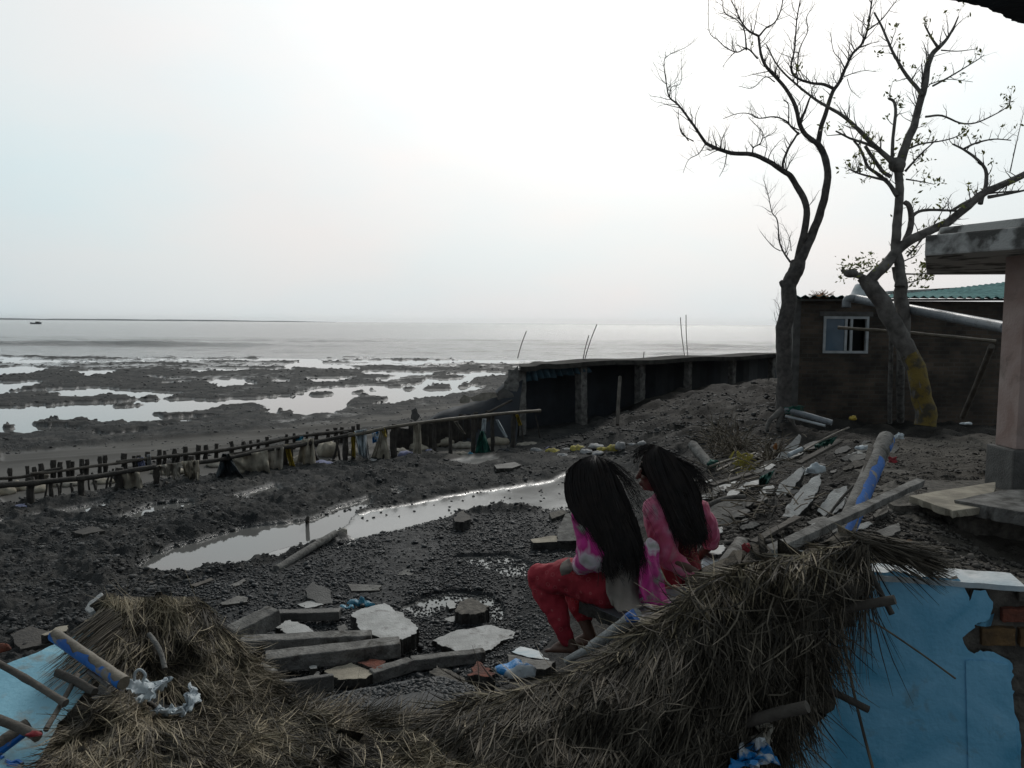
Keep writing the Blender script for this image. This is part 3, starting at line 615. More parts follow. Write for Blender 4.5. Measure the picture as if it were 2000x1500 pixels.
for (a, b_, c, d_) in ((wx0, wx1, wz1-fwid, wz1), (wx0, wx1, wz0, wz0+fwid), (wx0, wx0+fwid, wz0+fwid, wz1-fwid), (wx1-fwid, wx1, wz0+fwid, wz1-fwid)): wbox(win, a, b_, yw-.03, yw+.05, c, d_)
wf = win.build('window', MM['frame'], house)
xm = wx0 + (wx1-wx0)*.5; xn = wx0 + (wx1-wx0)*.62
s_ = MB()
for xx in (xm, xn): wbox(s_, xx-.03, xx+.03, yw-.025, yw+.03, wz0+fwid+.002, wz1-fwid-.002)
s_.build('window_sash', MM['frame'], wf)
g = MB(); wbox(g, wx0+fwid+.003, xm-.033, yw, yw+.01, wz0+fwid+.004, wz1-fwid-.004); g.build('window_pane', MM['glass'], wf)
g = MB(); wbox(g, xn+.033, wx1-fwid-.003, yw+.2, yw+.21, wz0+.05, wz1-.05); g.build('opening_shade_panel', MM['dark'], wf)  # black panel stands in for the unlit room behind the opening
# corrugated roof, rising to the right and away
mb = MB(); ncx = 230; vs = []
ra, rb = x0 - .15, x1 * 1.35; ya = yw - .35
for j, (yy, f) in enumerate(((ya, 0), (ya + 5.4, 1))):
    for i in range(ncx + 1):
        a = i / ncx; x = ra + (rb - ra) * a + f * (1 - a) * 2.2; z = HP(1740, 583).z + .03 + f * (.02 + min(.95, 1.25 * max(0, a) ** 1.25)) + .03 * math.sin(i * 1.6)
        vs.append((x, yy, z))
n = ncx + 1; vs += [(x, y, z - .012) for x, y, z in vs]
mb.add(vs, [(i, i+1, n+i+1, n+i) for i in range(ncx)] + [(2*n+i+1, 2*n+i, 3*n+i, 3*n+i+1) for i in range(ncx)] + [(i+1, i, 2*n+i, 2*n+i+1) for i in range(ncx)])
roof = mb.build('roof', MM['roofgreen'], house)
mb = MB(); mb.bar(HP(1546, 586, -.3), HP(2100, 585, -.3), .06, .05, seg=10, rough=.2); mb.build('eave_batten', MM['concdark'], roof)
# straw lump and water tank on the roof
mb = MB(); mb.ell(HP(1602, 581, .0), .22, .2, .07)
for k in range(60): a = HP(1602 + random.uniform(-12, 10), 581 - random.random() * 5, random.uniform(-.1, .1)); mb.tube([a, a + Vector((random.uniform(-.2,.25), 0, random.uniform(-.02,.14)))], .006, 3)
mb.build('straw_clump', MM['orange'], label='small orange clump of straw lying on the edge of the green tin roof', cat='straw clump')
tk = thing('water_tank', P(1690, 585, 23), 'white domed water tank standing behind the green tin roof', 'water tank')
mb = MB(); c = P(1690, 580, 23); prof = [(.65,-.25),(.62,-.02),(.42,.06),(.36,.22),(.30,.36),(.22,.42)]; vs = []; n = 24
for r_, z_ in prof: vs += [c + Vector((r_*math.cos(k*6.283/n), r_*math.sin(k*6.283/n), z_)) for k in range(n)]
mb.add(vs, [(i*n+k, i*n+(k+1)%n, (i+1)*n+(k+1)%n, (i+1)*n+k) for i in range(len(prof)-1) for k in range(n)] + [tuple(range((len(prof)-1)*n, len(prof)*n))]); mb.build('tank_body', MM['frame'], tk, smooth=True)
mb = MB(); mb.tube([c + Vector((0,0,.40)), c + Vector((0,0,.47))], .17, 16); mb.build('lid', MM['frame'], tk)
mb = MB(); mb.bar(P(1730, 572, 24), P(1960, 560, 24), .3, .10); mb.build('roof_sheet', MM['eave'], label='pale flat roof edge seen beyond the green tin roof', cat='roof sheet')
# pipes, posts and poles along the house
mb = MB(); pp = [HP(1653, 600, -1.0), HP(1654, 588, -1.0), HP(1660, 583, -1.05), HP(1675, 584, -1.1)] + [HP(1675 + (1965-1675)*k/8, 584 + (640-584)*k/8, -1.1 - 4.9*k/8) for k in range(1, 9)]
mb.tube(catmull(pp, 3), .10, 14); mb.build('drain_pipe', MM['pipe'], label='thick grey plastic pipe sloping from the house wall to the porch pillar', cat='pipe', smooth=True)
def pole(name, a, b, r, m, label, cat='pole', group=None, joints=0, parent=None, r2=None, n=9, bend=.02):
    a = Vector(a); b = Vector(b); k = 12; pts = []; rad = []; o = (b - a).orthogonal().normalized()
    for i in range(k + 1):
        f = i / k; pts.append(a.lerp(b, f) + o * bend * (b-a).length * math.sin(f * math.pi) * .5); rr = r + ((r2 or r) - r) * f
        rad.append(rr * (1.18 if joints and i % max(1, k // joints) == 0 else 1))
    q = MB().tube(pts, rad, n, wob=.12); return q.build(name, m, parent, smooth=True, label=label, cat=cat, group=group)
pole('bamboo_pole', HP(1636, 640, -1.8), HP(1945, 667, -3), .035, MM['bamboo'], 'thin bamboo pole tied level in front of the house window', joints=4)
pole('post', P(1741, 655, 17.2), T(1738, 826), .05, MM['conc'], 'slim grey post with pale sleeve in front of the dark brick wall', 'post')
pole('post', P(1760, 680, 17.0), T(1759, 822), .085, MM['conc'], 'thicker grey concrete post right of the slim post', 'post')
pole('prop_pole', P(1937, 676, 12.5), P(1880, 815, 14.5), .05, MM['wood'], 'slanting wooden prop leaning from the porch to the ground', 'pole')
pole('plastic_pipe', P(1533, 800, 15.5), P(1625, 826, 15), .06, MM['pipe'], 'thicker pale pipe lying below the house corner', 'pipe')
pole('plastic_pipe', P(1534, 813, 15.5), P(1612, 832, 15), .028, MM['frame'], 'thin white pipe lying under the thicker pale pipe', 'pipe')
mb = MB()
for k in range(26): a = P(1540 + random.random()*22, 797 + random.random()*8, 15.4); mb.tube(catmull([a, a + Vector((random.uniform(-.1,.1), 0, random.uniform(-.05,.08))), a + Vector((random.uniform(-.14,.14), .02, random.uniform(-.1,.05)))], 3), .012, 4)
mb.build('net_scrap', MM['green'], label='green net scrap tangled round the end of the pale pipes', cat='net')
# ---- porch at right
PD = 8.0
pb = P(2050, 960, PD)
porch = thing('porch', pb, 'pink plastered porch with stained concrete roof slab at the right edge', 'porch')
xl = P(1953, 700, PD).x * 1.044; yl = P(1950, 700, PD).y; zt = P(1960, 498, PD).z + .05; zb_ = P(1960, 955, PD).z - .05; xr = xl + 2.4; zm = P(1960, 880, PD).z
mb = MB(); wbox(mb, xl, xr, yl, yl+.35, zm, zt); mb.build('pillar', MM['pink'], porch, bevel=.01)
mb = MB(); wbox(mb, xl-.06, xr, yl-.06, yl+.41, zb_-.3, zm); mb.build('pillar_base', MM['concdark'], porch, bevel=.02, disp=None)
# roof slab
A = P(1806, 478, 8.6); ztop = A.z + .13
mb = MB(); sx0 = P(1806, 478, 8.2).x; 
v0 = P(1806, 500, 8.2); v1 = P(2140, 505, 6.9); v2 = P(2400, 450, 10.5); v3 = P(1812, 492, 11.2)
zs = v0.z; hh = P(1806, 460, 8.2).z - v0.z
q = [Vector((v.x, v.y, zs)) for v in (v0, v1, v2, v3)]
mb.add(q + [v + Vector((0, 0, hh)) for v in q], [(0,3,2,1),(4,5,6,7),(0,1,5,4),(1,2,6,5),(2,3,7,6),(3,0,4,7)]); rs = mb.build('roof_slab', MM['eave'], porch, bevel=.02)
q2 = [Vector((v.x, v.y, zs + hh + .003)) for v in (v0 + (v2-v0)*.02 + Vector((.12,.1,0)), v1 + Vector((0,.15,0)), v2, v3)]
mb = MB(); mb.add(q2 + [v + Vector((0, 0, .10)) for v in q2], [(0,3,2,1),(4,5,6,7),(0,1,5,4),(1,2,6,5),(2,3,7,6),(3,0,4,7)]); mb.build('parapet', MM['eave'], porch, bevel=.02)
# steps
z1 = P(1900, 960, 7.6).z
st = [P(1775, 968, 7.4), P(1862, 994, 6.8), P(1945, 985, 7.0), P(1945, 940, 8.1)]
slab('step_slab', [Vector((v.x, v.y, z1)) for v in st], .07, MM['sack'], 'thin yellowish paving slab jutting out beside the porch step', 'paving slab', bevel=.008)
z2 = z1 + .03
tp = [Vector((G(x, y, z2).x, G(x, y, z2).y, z2)) for x, y in ((1862, 976), (1960, 956), (2300, 960), (2300, 1040), (2000, 1000))]
slab('porch_step', tp, .13, MM['conc'], 'grey concrete doorstep under the pink porch pillar', 'doorstep', bevel=.01)
mb = MB(); c0 = tp[0]; wbox(mb, c0.x + .05, c0.x + 3.2, c0.y - .02 , c0.y + 2.2, z2 - .75, z2 - .133); 
fo = mb.build('step_foundation', MM['mortar'], label='undermined dark foundation beneath the porch step', cat='foundation', bevel=.02)
mb = MB(); wbox(mb, c0.x - .45, c0.x + .04, c0.y + .2, c0.y + 1.2, z2 - .6, z1 - .075); mb.build('earth_block', MM['mortar'], label='crumbling earth block below the yellowish paving slab', cat='earth block', subdiv=6, disp=((6, .08), (16, .03)))
# ---- sea wall with pillars
WA = P(1012, 712, 19.6); WB = P(1600, 688, 30); zt = WA.z
ux = Vector((WB.x - WA.x, WB.y - WA.y, 0)).normalized(); uy = Vector((-ux.y, ux.x, 0)); Wl = 14.6
o = Vector((WA.x, WA.y, 0))
sw = thing('sea_wall', o + ux * 6, 'long low concrete deck on pillars between the beach and the house', 'sea wall')
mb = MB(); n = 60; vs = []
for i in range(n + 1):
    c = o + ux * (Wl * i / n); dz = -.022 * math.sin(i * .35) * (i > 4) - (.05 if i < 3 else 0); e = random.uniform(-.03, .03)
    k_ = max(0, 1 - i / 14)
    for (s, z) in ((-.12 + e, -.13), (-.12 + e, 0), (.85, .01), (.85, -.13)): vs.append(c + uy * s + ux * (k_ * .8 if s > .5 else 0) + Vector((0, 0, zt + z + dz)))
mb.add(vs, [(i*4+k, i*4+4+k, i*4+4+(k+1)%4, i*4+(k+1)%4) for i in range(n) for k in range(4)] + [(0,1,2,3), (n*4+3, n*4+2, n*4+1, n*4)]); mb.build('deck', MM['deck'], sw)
for px, wpx in ((1020, 26), (1141, 17), (1256, 15), (1348, 11), (1434, 11), (1511, 10)):
    # position along the wall line seen at this column
    r = ray(px, 700); s = None; best = 9e9
    for i in range(2000):
        c = o + ux * (Wl * i / 2000); v = c - Vector((0, 0, CZ)); 
        e = abs(1000 + F * (v.dot(rt) / v.dot(fw)) - px)
        if e < best: best = e; s = c; dd = v.dot(fw)
    hw = wpx / F * dd / 2; zb0 = float(Zb(s.x, s.y)) - .4
    a, b_ = s + uy * (hw + .04) + Vector((0, 0, zb0)), s + uy * (hw + .04) + Vector((0, 0, zt - .14))
    a = a + ux * (.06 if px in (1141,) else 0)
    MB().bar(a, b_, hw*2, hw*2, upv=uy, seg=9, rough=.10).build('pillar', MM['conc'], sw, bevel=.01)
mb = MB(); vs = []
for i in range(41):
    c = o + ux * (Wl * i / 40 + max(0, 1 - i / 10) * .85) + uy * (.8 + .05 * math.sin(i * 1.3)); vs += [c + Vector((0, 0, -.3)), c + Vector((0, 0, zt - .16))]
mb.add(vs, [(2*i, 2*i+2, 2*i+3, 2*i+1) for i in range(40)]); mb.build('rear_wall', MM['void'], sw)  # near-black backing colour stands in for the shaded void under the deck
mb = MB(); vs = []
for i in range(61):
    c = o + ux * (.25 + 2.5 * i / 60) + uy * (.1 + .05 * math.sin(i * 1.15)); h = .28 - .16 * (i / 60) + .03 * math.sin(i * .8)
    for k in range(5): vs.append(c + uy * (.03 * k * math.sin(i * 1.15)) + Vector((0, 0, zt - .16 - h * k / 4)))
mb.add(vs, [(i*5+k, i*5+5+k, i*5+6+k, i*5+1+k) for i in range(60) for k in range(4)]); mb.build('hanging_sheet', MM['tarpblue'], label='ragged bluish sheet hanging under the left end of the sea wall deck', cat='sheet', smooth=True)
# collapsed left end with tarps
def lumpy(name, outline, d0, d1, m, label, cat, n=26, amp=.08, base=0, sc=2.2, group=None, parent=None):
    """closed rumpled heap/cover whose silhouette follows the pixel outline of its top, resting on the ground"""
    xs = np.linspace(outline[0][0], outline[-1][0], n); tp = np.interp(xs, [q[0] for q in outline], [q[1] for q in outline]); vs = []; r_ = 9
    for i, x in enumerate(xs):
        f = i / (n - 1); dm = d0 + (d1 - d0) * f; pt = P(x, tp[i], dm); zb0 = float(Zb(pt.x, pt.y)) - .1; h = max(pt.z - zb0, .05); wd = min(.9 * h + .15, 1.1)
        for k in range(r_):
            t = k / (r_ - 1) * 2 - 1; zz = zb0 + h * (1 - abs(t) ** 1.8); q = Vector((pt.x, pt.y + t * wd, zz))
            nn_ = noise.noise(q * sc); q += Vector((nn_ * amp, nn_ * amp * 1.5, nn_ * amp * (1 if abs(t) < .95 else 0) * .5)); vs.append(q)
    mb = MB(); mb.add(vs, [(i*r_+k, i*r_+r_+k, i*r_+r_+k+1, i*r_+k+1) for i in range(n-1) for k in range(r_-1)] + [tuple(range(r_)), tuple(range((n-1)*r_+r_-1, (n-1)*r_-1, -1))] + [tuple([i*r_ for i in range(n)] + [i*r_ + r_-1 for i in range(n-1, -1, -1)])])
    return mb.build(name, m, parent, smooth=True, label=label, cat=cat, group=group)
lumpy('tarpaulin', [(818,836),(835,822),(855,806),(900,792),(935,780),(968,766),(985,748),(1002,738),(1015,735)], 19.4, 19.9, MM['void'], 'black tarpaulin sagging off the collapsed left end of the sea wall', 'tarpaulin', n=40, amp=.16)
slab('concrete_chunk', quadpx([(985,745),(1003,722),(1012,714),(1014,755),(1006,772),(984,765)], 19.5), .15, MM['conc'], 'pale broken chunk propped at the top left of the sea wall', 'concrete chunk')
slab('concrete_chunk', quadpx([(966,770),(984,756),(1001,768),(1006,782),(992,796),(976,786)], 19.4), .12, MM['concdark'], 'darker tilted chunk below the pale one at the wall end', 'concrete chunk')
for q, l in (([(897,782),(905,770),(920,776),(916,787),(900,788)], 'small pale scrap caught on the black tarpaulin'), ([(918,776),(940,768),(968,766),(972,775),(950,782),(925,784)], 'long light scrap lying across the black tarpaulin')):
    slab('sheet_scrap', quadpx(q, 19.2), .05, MM['cloths'], l, 'sheet scrap')
slab('board', quadpx([(804,800),(812,796),(820,812),(812,824),(802,818)], 19.0), .05, MM['concdark'], 'upright broken board at the low end of the black tarpaulin', 'board')
pole('stick', P(950, 808, 18.8), P(1000, 782, 18.9), .03, MM['wood'], 'short slanting stick between the tarpaulin and the end pillar', 'stick')
pole('wooden_stake', P(1211, 736, 19.5), T(1206, 830), .045, MM['wood'], 'upright wooden stake standing on the bank before the dark sea wall', 'stake')
for a, b_ , l in (((1028,647,21.5),(1011,700,21.5),'thin bent rod above the left end of the sea wall'), ((1166,633,22),(1141,706,22),'tallest slanting rod over the second pillar'), ((1150,655,22.1),(1138,708,22),'shorter slanting rod left of the tallest rod'),
                  ((1329,620,25),(1338,700,25),'left thin rod of the pair by the fourth pillar'), ((1340,615,25),(1344,700,25),'right thin rod of the pair by the fourth pillar'), ((1258,687,24),(1257,704,24),'very short rod above the third pillar')):
    pole('rebar_rod', P(*a), P(*b_), .013, MM['wooddark'], l, 'rod', n=5, bend=.06)
# ---- trees
def px_branch(mb, pts, d, r0, r1, n=8, sub=4, dep=.0, wob=.10, cr=None):
    """pts: pixel polyline; radii in pixels"""
    k = len(pts); P3 = [P(x, y, d + dep * math.sin(i * 1.7 + pts[0][0]) ) for i, (x, y) in enumerate(pts)]
    c = catmull(P3, sub); m = len(c); rr = [(r0 + (r1 - r0) * (i / (m - 1)) ** .8) * d / F for i in range(m)]
    c = [q + Vector((noise.noise(q * 3) * rr[i], noise.noise(q * 3 + Vector((9,0,0))) * rr[i], 0)) * .4 for i, q in enumerate(c)]
    mb.tube(c, rr, n, wob=wob); return c, rr
def twigs(mb, c, rr, dens, Lm, level=2, leafs=None, upb=.35, start=.25):
    ln = sum((c[i+1]-c[i]).length for i in range(len(c)-1)); n = max(1, int(ln * dens * random.uniform(.8, 1.2)))
    for _ in range(n):
        i = int(len(c) * random.uniform(start, .99)); i = min(max(i, 1), len(c) - 1); p = c[i]; d = (c[i] - c[i-1]).normalized()
        s = Vector((random.uniform(-1,1), random.uniform(-1,1), random.uniform(-.6,1))); s = (s - d * s.dot(d)).normalized()
        v = (d * random.uniform(.3,1) + s + Vector((0,0,upb))).normalized(); L_ = Lm * random.uniform(.4, 1.2); r = min(rr[i] * .5, .0065 + .003 * level); pts = [p]; k = 5
        for j in range(k): v = (v + Vector((random.uniform(-.35,.35), random.uniform(-.35,.35), random.uniform(-.2,.38)))).normalized(); pts.append(pts[-1] + v * L_ / k)
        rads = [r * (1 - .75 * j / k) for j in range(k + 1)]; mb.tube(pts, rads, 4, caps=False)
        if leafs is not None and random.random() < .35: leafs.append(pts[-1])
        if level > 0: twigs(mb, pts, rads, 8 if level > 1 else 7, L_ * .55, level - 1, None, upb, .3)
Z1 = lambda q: [(1200 + x / 2.5, y / 2.5) for x, y in q]
D1 = 17.0
t1b = P(1530, 805, D1); t1 = thing('bare_tree', t1b, 'tall leafless tree with forked trunk left of the brick house', 'tree')
mb = MB(); trunk = [(1527,812),(1532,780),(1531,740),(1532,690),(1532,640),(1538,590),(1545,555),(1552,530),(1556,512)]
c, rr = px_branch(mb, trunk, D1, 15, 14.5, n=14, wob=.08)
mb.tube([P(1532,556,D1), P(1527,552,D1), P(1524,549,D1)], [.1, .07, .04], 8)
mb.build('trunk', MM['bark'], t1, smooth=True)
mb = MB(); tw = MB(); bl = [
 ([(1552,530),(1562,490),(1571,450),(1576,408),(1560,370),(1545,345),(1530,334),(1500,315),(1470,302),(1430,299),(1400,290),(1378,280)], 10, 5, 1.0, .45, .5),
 ([(1556,520),(1570,495),(1588,455),(1604,410),(1613,370),(1616,325),(1606,295),(1594,278)], 13, 8.5, .3, .4, .7),
 ([(1596,280),(1575,264),(1563,245),(1555,215),(1540,180),(1515,150),(1495,128),(1486,105),(1481,70)], 6.5, 3.5, 1.0, .5, .2),
 ([(1481,70),(1462,60),(1448,42),(1438,20),(1425,-5)], 3, 1.2, 2.0, .5, .1), ([(1481,72),(1496,55),(1512,45),(1524,22),(1530,-5)], 2.5, 1.5, 1.5, .5, .1),
 ([(1597,282),(1604,250),(1615,215),(1626,180),(1640,160),(1650,135),(1665,105),(1684,85),(1694,60),(1700,20),(1704,-5)], 6.5, 2.0, 1.2, .5, .25),
 ([(1694,60),(1720,40),(1740,15),(1752,0)], 2, 1, 1.5, .4, .1),
 ([(1630,174),(1608,165),(1583,162),(1553,150),(1545,130),(1552,95),(1556,40),(1564,-5)], 4.2, 1.5, 1.5, .5, .2), ([(1556,140),(1562,95),(1578,60),(1575,35),(1590,10)], 1.6, .8, 1.5, .4, .1),
 ([(1563,240),(1572,218),(1580,195),(1584,188)], 4.0, 2.0, .5, .2, .6),
 ([(1378,280),(1362,255),(1345,232),(1325,205),(1308,190),(1302,165),(1297,120),(1310,105)], 4.0, .9, 2.0, .5, .1),
 ([(1345,275),(1328,250),(1325,215)], 1.6, .8, 2.0, .3, .1), ([(1355,276),(1332,262),(1326,240)], 1.5, .8, 1, .3, .1), ([(1308,190),(1312,170),(1330,160),(1330,105)], 1.3, .6, 2, .4, .1), ([(1310,105),(1340,92),(1360,78)], .9, .5, 2, .3, .1),
 ([(1378,280),(1365,300),(1345,312),(1334,338)], 1.5, .6, 1.5, .25, .2), ([(1420,298),(1415,325),(1405,345)], 1.5, .7, 1.5, .25, .2),
 ([(1408,292),(1411,270),(1420,250)], 1.6, .8, 2, .3, .1), ([(1470,297),(1472,288),(1485,280),(1490,262),(1480,248),(1462,230)], 2, .9, 2, .35, .1), ([(1490,270),(1510,260),(1518,250)], 1.2, .7, 2, .3, .1),
 ([(1529,330),(1530,315),(1540,290),(1552,270),(1560,258)], 3.4, 2.8, .8, .3, .3),
 ([(1560,262),(1545,248),(1535,236),(1512,228),(1482,231),(1462,222),(1440,222),(1412,232)], 2.6, .9, 2, .35, .1), ([(1540,244),(1540,205),(1530,195)], 1.8, 1, 1.5, .3, .2), ([(1560,254),(1548,248),(1530,236)], 2, 1, 1, .2, .2),
 ([(1513,160),(1495,150),(1470,172),(1442,168)], 1.6, .7, 2, .35, .1), ([(1480,115),(1460,95),(1440,102),(1418,93),(1402,78),(1385,60),(1384,-4)], 2.2, .8, 2.2, .4, .1), ([(1435,102),(1420,118),(1412,130)], 1.2, .6, 2, .25, .1),
 ([(1458,98),(1454,60),(1440,40),(1415,25),(1410,-5)], 2.0, .7, 2.4, .4, .1), ([(1650,135),(1640,115),(1628,100),(1622,65)], 1.6, .8, 1.8, .35, .1), ([(1648,150),(1670,142),(1690,138),(1710,140)], 1.4, .7, 1.8, .3, .1), ([(1655,155),(1662,175),(1680,192)], 1.1, .6, 1.5, .3, .1), ([(1680,92),(1700,85),(1715,82)], 1.3, .7, 2, .3, .1),
 ([(1543,512),(1530,492),(1522,470),(1518,430),(1508,415),(1500,380),(1492,352)], 2.6, .8, 2, .35, .1), ([(1524,490),(1510,482),(1495,465),(1485,452)], 1.3, .7, 1, .25, .2), ([(1545,490),(1542,465),(1530,440)], 1.2, .6, 2, .25, .1), ([(1578,405),(1590,388),(1600,372)], 1, .5, 1, .3, .1), ([(1524,625),(1522,600),(1512,585)], 1.0, .5, 2.5, .25, .1), ([(1523,640),(1515,625),(1512,610)], .9, .5, 2, .2, .1)]
for pts, r0, r1, dn, Lm, stt in bl:
    c, rr = px_branch(mb, pts, D1, r0 * .80, r1 * .65, n=7 if r0 < 4 else 10, dep=.06); twigs(tw, c, rr, dn * 8, Lm * 1.3, 2, start=stt)
br = mb.build('branches', MM['bark'], t1, smooth=True); tw.build('twigs', MM['bark'], t1, kind='stuff')
# roots
D2 = 16.0
rt_ = MB()
for (pts, r0) in (([(1530,800),(1515,812),(1503,822),(1498,838),(1500,858)], 8), ([(1528,805),(1520,825),(1516,850)], 6), ([(1532,800),(1545,815),(1552,832)], 6)):
    px_branch(rt_, pts, 16.2, r0, 2.5)
rt_.build('roots', MM['barkgrey'], t1, smooth=True)
t2 = thing('pollarded_tree', P(1810, 825, D2), 'lopped tree with sparse leaf tufts and yellow painted foot beside the porch', 'tree')
mb = MB(); px_branch(mb, [(1812,830),(1806,790),(1792,740),(1778,700),(1764,665),(1745,632),(1726,598),(1708,570),(1698,552),(1690,540)], D2, 19, 15, n=14); 
px_branch(mb, [(1770,700),(1764,650),(1762,600),(1760,560),(1752,520)], D2+.1, 15, 11, n=12)
tr = mb.build('trunk', MM['barkgrey'], t2, smooth=True)
mb = MB(); px_branch(mb, [(1813,832),(1807,790),(1793,740),(1779,700),(1774,688)], D2-.012, 19.6, 16.5, n=16, wob=.04); mb.build('painted_band', MM['yelpaint'], t2, smooth=True)
mb = MB(); tw = MB(); lf = []
bl = [
 ([(1692,545),(1675,538),(1658,535),(1645,528)], 8, 5, 2, .15, .2), ([(1694,556),(1712,535),(1735,510),(1758,485),(1778,470),(1800,458),(1850,435),(1890,402),(1925,375),(1965,358),(2010,335)], 13, 8, .8, .35, .45),
 ([(1758,560),(1756,520),(1750,480),(1750,440),(1757,400),(1757,360),(1752,320)], 11, 9, .5, .3, .3), ([(1765,480),(1777,450),(1781,425),(1776,402),(1768,395)], 7, 6, .5, .2, .3),
 ([(1755,335),(1764,300),(1778,265),(1790,230),(1802,190),(1806,165),(1812,130),(1822,105),(1834,92)], 10, 5.5, 1.2, .4, .2), ([(1834,93),(1850,75),(1862,55),(1872,32)], 4.5, 1.5, 1.5, .35, .2), ([(1832,92),(1818,72),(1806,48)], 3.2, 1.8, 1.2, .2, .2),
 ([(1802,185),(1785,165),(1765,140),(1752,118),(1738,90),(1724,55),(1707,24)], 4.5, 2.2, 1.2, .3, .2),
 ([(1750,325),(1722,298),(1695,272),(1668,245),(1645,225),(1610,205),(1580,185),(1550,160),(1520,130),(1497,88)], 6, 1.5, 1.6, .35, .1), ([(1748,318),(1715,292),(1690,280),(1660,270),(1632,256)], 4.5, 2, 1.8, .3, .2), ([(1690,285),(1705,310),(1725,335),(1740,345)], 3.5, 5, 1, .2, .2), ([(1650,262),(1615,265)], 1.5, .8, 2, .2, .1),
 ([(1752,382),(1735,358),(1715,340),(1695,325),(1680,290),(1668,275)], 5, 2.5, 1.5, .3, .2), ([(1730,352),(1700,345),(1675,338),(1658,330)], 3, 1.5, 2.4, .3, .2),
 ([(1742,312),(1744,270),(1749,225),(1747,200),(1736,192)], 3.8, 3.2, 1.6, .25, .3), ([(1800,170),(1802,150),(1800,125)], 2.5, 1.5, 1.8, .2, .2),
 ([(1808,228),(1840,226),(1875,240),(1905,240),(1940,225),(1968,208),(1972,196)], 2.5, 1, 1.5, .25, .2), ([(1822,168),(1855,150),(1885,132),(1912,115),(1922,107)], 2.3, .8, 1.5, .25, .2), ([(1838,98),(1870,100),(1905,96)], 1.6, .7, 1.5, .25, .2), ([(1815,165),(1850,155),(1900,160)], 1.2, .6, 1.5, .2, .2),
 ([(1775,290),(1800,281),(1840,275),(1865,268),(1886,256)], 2.4, 1, 1.8, .25, .2), ([(1768,335),(1785,315),(1805,295),(1830,272)], 2.8, 1.3, 1.5, .25, .2), ([(1770,350),(1800,355),(1825,360)], 1.8, .8, 2, .2, .2),
 ([(1778,428),(1792,414),(1815,410),(1850,411),(1875,412)], 4, 2.5, 1.5, .25, .2), ([(1862,410),(1880,398),(1905,386),(1930,378),(1990,373)], 3.5, 2, 1.6, .25, .2), ([(1915,398),(1925,360),(1924,330),(1905,308),(1882,292),(1860,281)], 5, 2, 1.5, .25, .2), ([(1884,290),(1905,280),(1940,272),(1975,274)], 2.8, 1.2, 2, .25, .2), ([(1973,335),(1985,280),(1998,225)], 1.3, .7, 1.5, .25, .2), ([(1930,385),(1960,380),(2000,372)], 4, 2.5, 2, .25, .2),
 ([(1772,500),(1790,480),(1810,455),(1830,430),(1858,380)], 2.2, .8, 1.5, .25, .2), ([(1762,535),(1800,535),(1830,530),(1850,515)], 2, .8, 2.5, .22, .2), ([(1764,555),(1790,548),(1815,540)], 1.6, .8, 2.5, .2, .2), ([(1765,510),(1785,500),(1800,480)], 1.5, .8, 2, .2, .2)]
for pts, r0, r1, dn, Lm, stt in bl:
    c, rr = px_branch(mb, pts, D2, r0 * .92, r1 * .8, n=7 if r0 < 4 else 10, dep=.06); twigs(tw, c, rr, dn * 5, Lm * 1.3, 2, lf if r0 < 12 else None, start=stt)
mb.ell(P(1752, 322, D2), .17, .16, .16); mb.ell(P(1662, 534, D2), .15, .14, .09)
mb.build('branches', MM['barkgrey'], t2, smooth=True); tw.build('twigs', MM['barkgrey'], t2, kind='stuff')
def leaves(name, LV, s, m, parent):
    cs = []
    for C, n, spread in LV: C = np.array([tuple(q) for q in C]); cs.append(C[RNG.integers(0, len(C), n)] + RNG.normal(0, 1, (n, 3)) * spread)
    c = np.concatenate(cs); n = len(c)
    a = RNG.normal(0, 1, (n, 3)); a /= np.linalg.norm(a, axis=1)[:, None]; b_ = np.cross(a, RNG.normal(0, 1, (n, 3))); b_ /= np.linalg.norm(b_, axis=1)[:, None]
    L_ = RNG.uniform(.6, 1.3, (n, 1)) * s; v = np.stack([c - a*L_, c + b_*L_*.42 , c + a*L_, c - b_*L_*.42 + np.cross(a, b_) * L_ * .15], 1)
    tag(npmesh(name, v.reshape(-1, 3), np.arange(n*4).reshape(n, 4), m, parent=parent), kind='stuff')
random.shuffle(lf); LV = [(lf[:110], 560, .045)] + [([P(cx, cy, D2 + .05)], n, sp) for (cx, cy, n, sp) in ((1655,522,75,.14), (1690,514,95,.13), (1720,520,30,.1), (1810,520,85,.16), (1790,545,50,.13), (1668,325,45,.12), (1700,330,40,.14), (1800,275,34,.16), (1805,350,40,.14), (1888,256,22,.08), (1752,290,40,.12), (1970,202,12,.05), (1800,308,30,.1), (1760,205,16,.06), (1835,400,14,.08))]
leaves('leaves', LV, .05, MM['leaf'], t2)
# dead twigs and a small bare bush in front of the wall
def bush(pxc, pyc, d, n, h, label, cat='twigs', m=None):
    mb = MB()
    for _ in range(n):
        p = P(pxc + random.gauss(0, 1) * 14, pyc, d + random.uniform(-.6, .6)); p.z = float(Zb(p.x, p.y)); v = Vector((random.uniform(-1,1), random.uniform(-1,1), random.uniform(.1,1))).normalized(); pts = [p]
        for j in range(5): v = (v + Vector((random.uniform(-.5,.5), random.uniform(-.5,.5), random.uniform(-.5,.3)))).normalized(); pts.append(pts[-1] + v * h / 5)
        mb.tube(pts, [.014*(1-.15*j) for j in range(6)], 4, caps=False)
    mb.build('dry_brushwood', m or MM['brown'], label=label, cat=cat)
bush(1430, 880, 14.5, 90, .8, 'tangle of dry brushwood on the dark slope below the sea wall bank')
bush(1495, 905, 12.5, 60, .6, 'smaller tangle of dry brushwood at the foot of the forked tree')
bush(1400, 830, 15.8, 30, .6, 'sparse dry stems sticking out of the dark bank', m=MM['brown'])
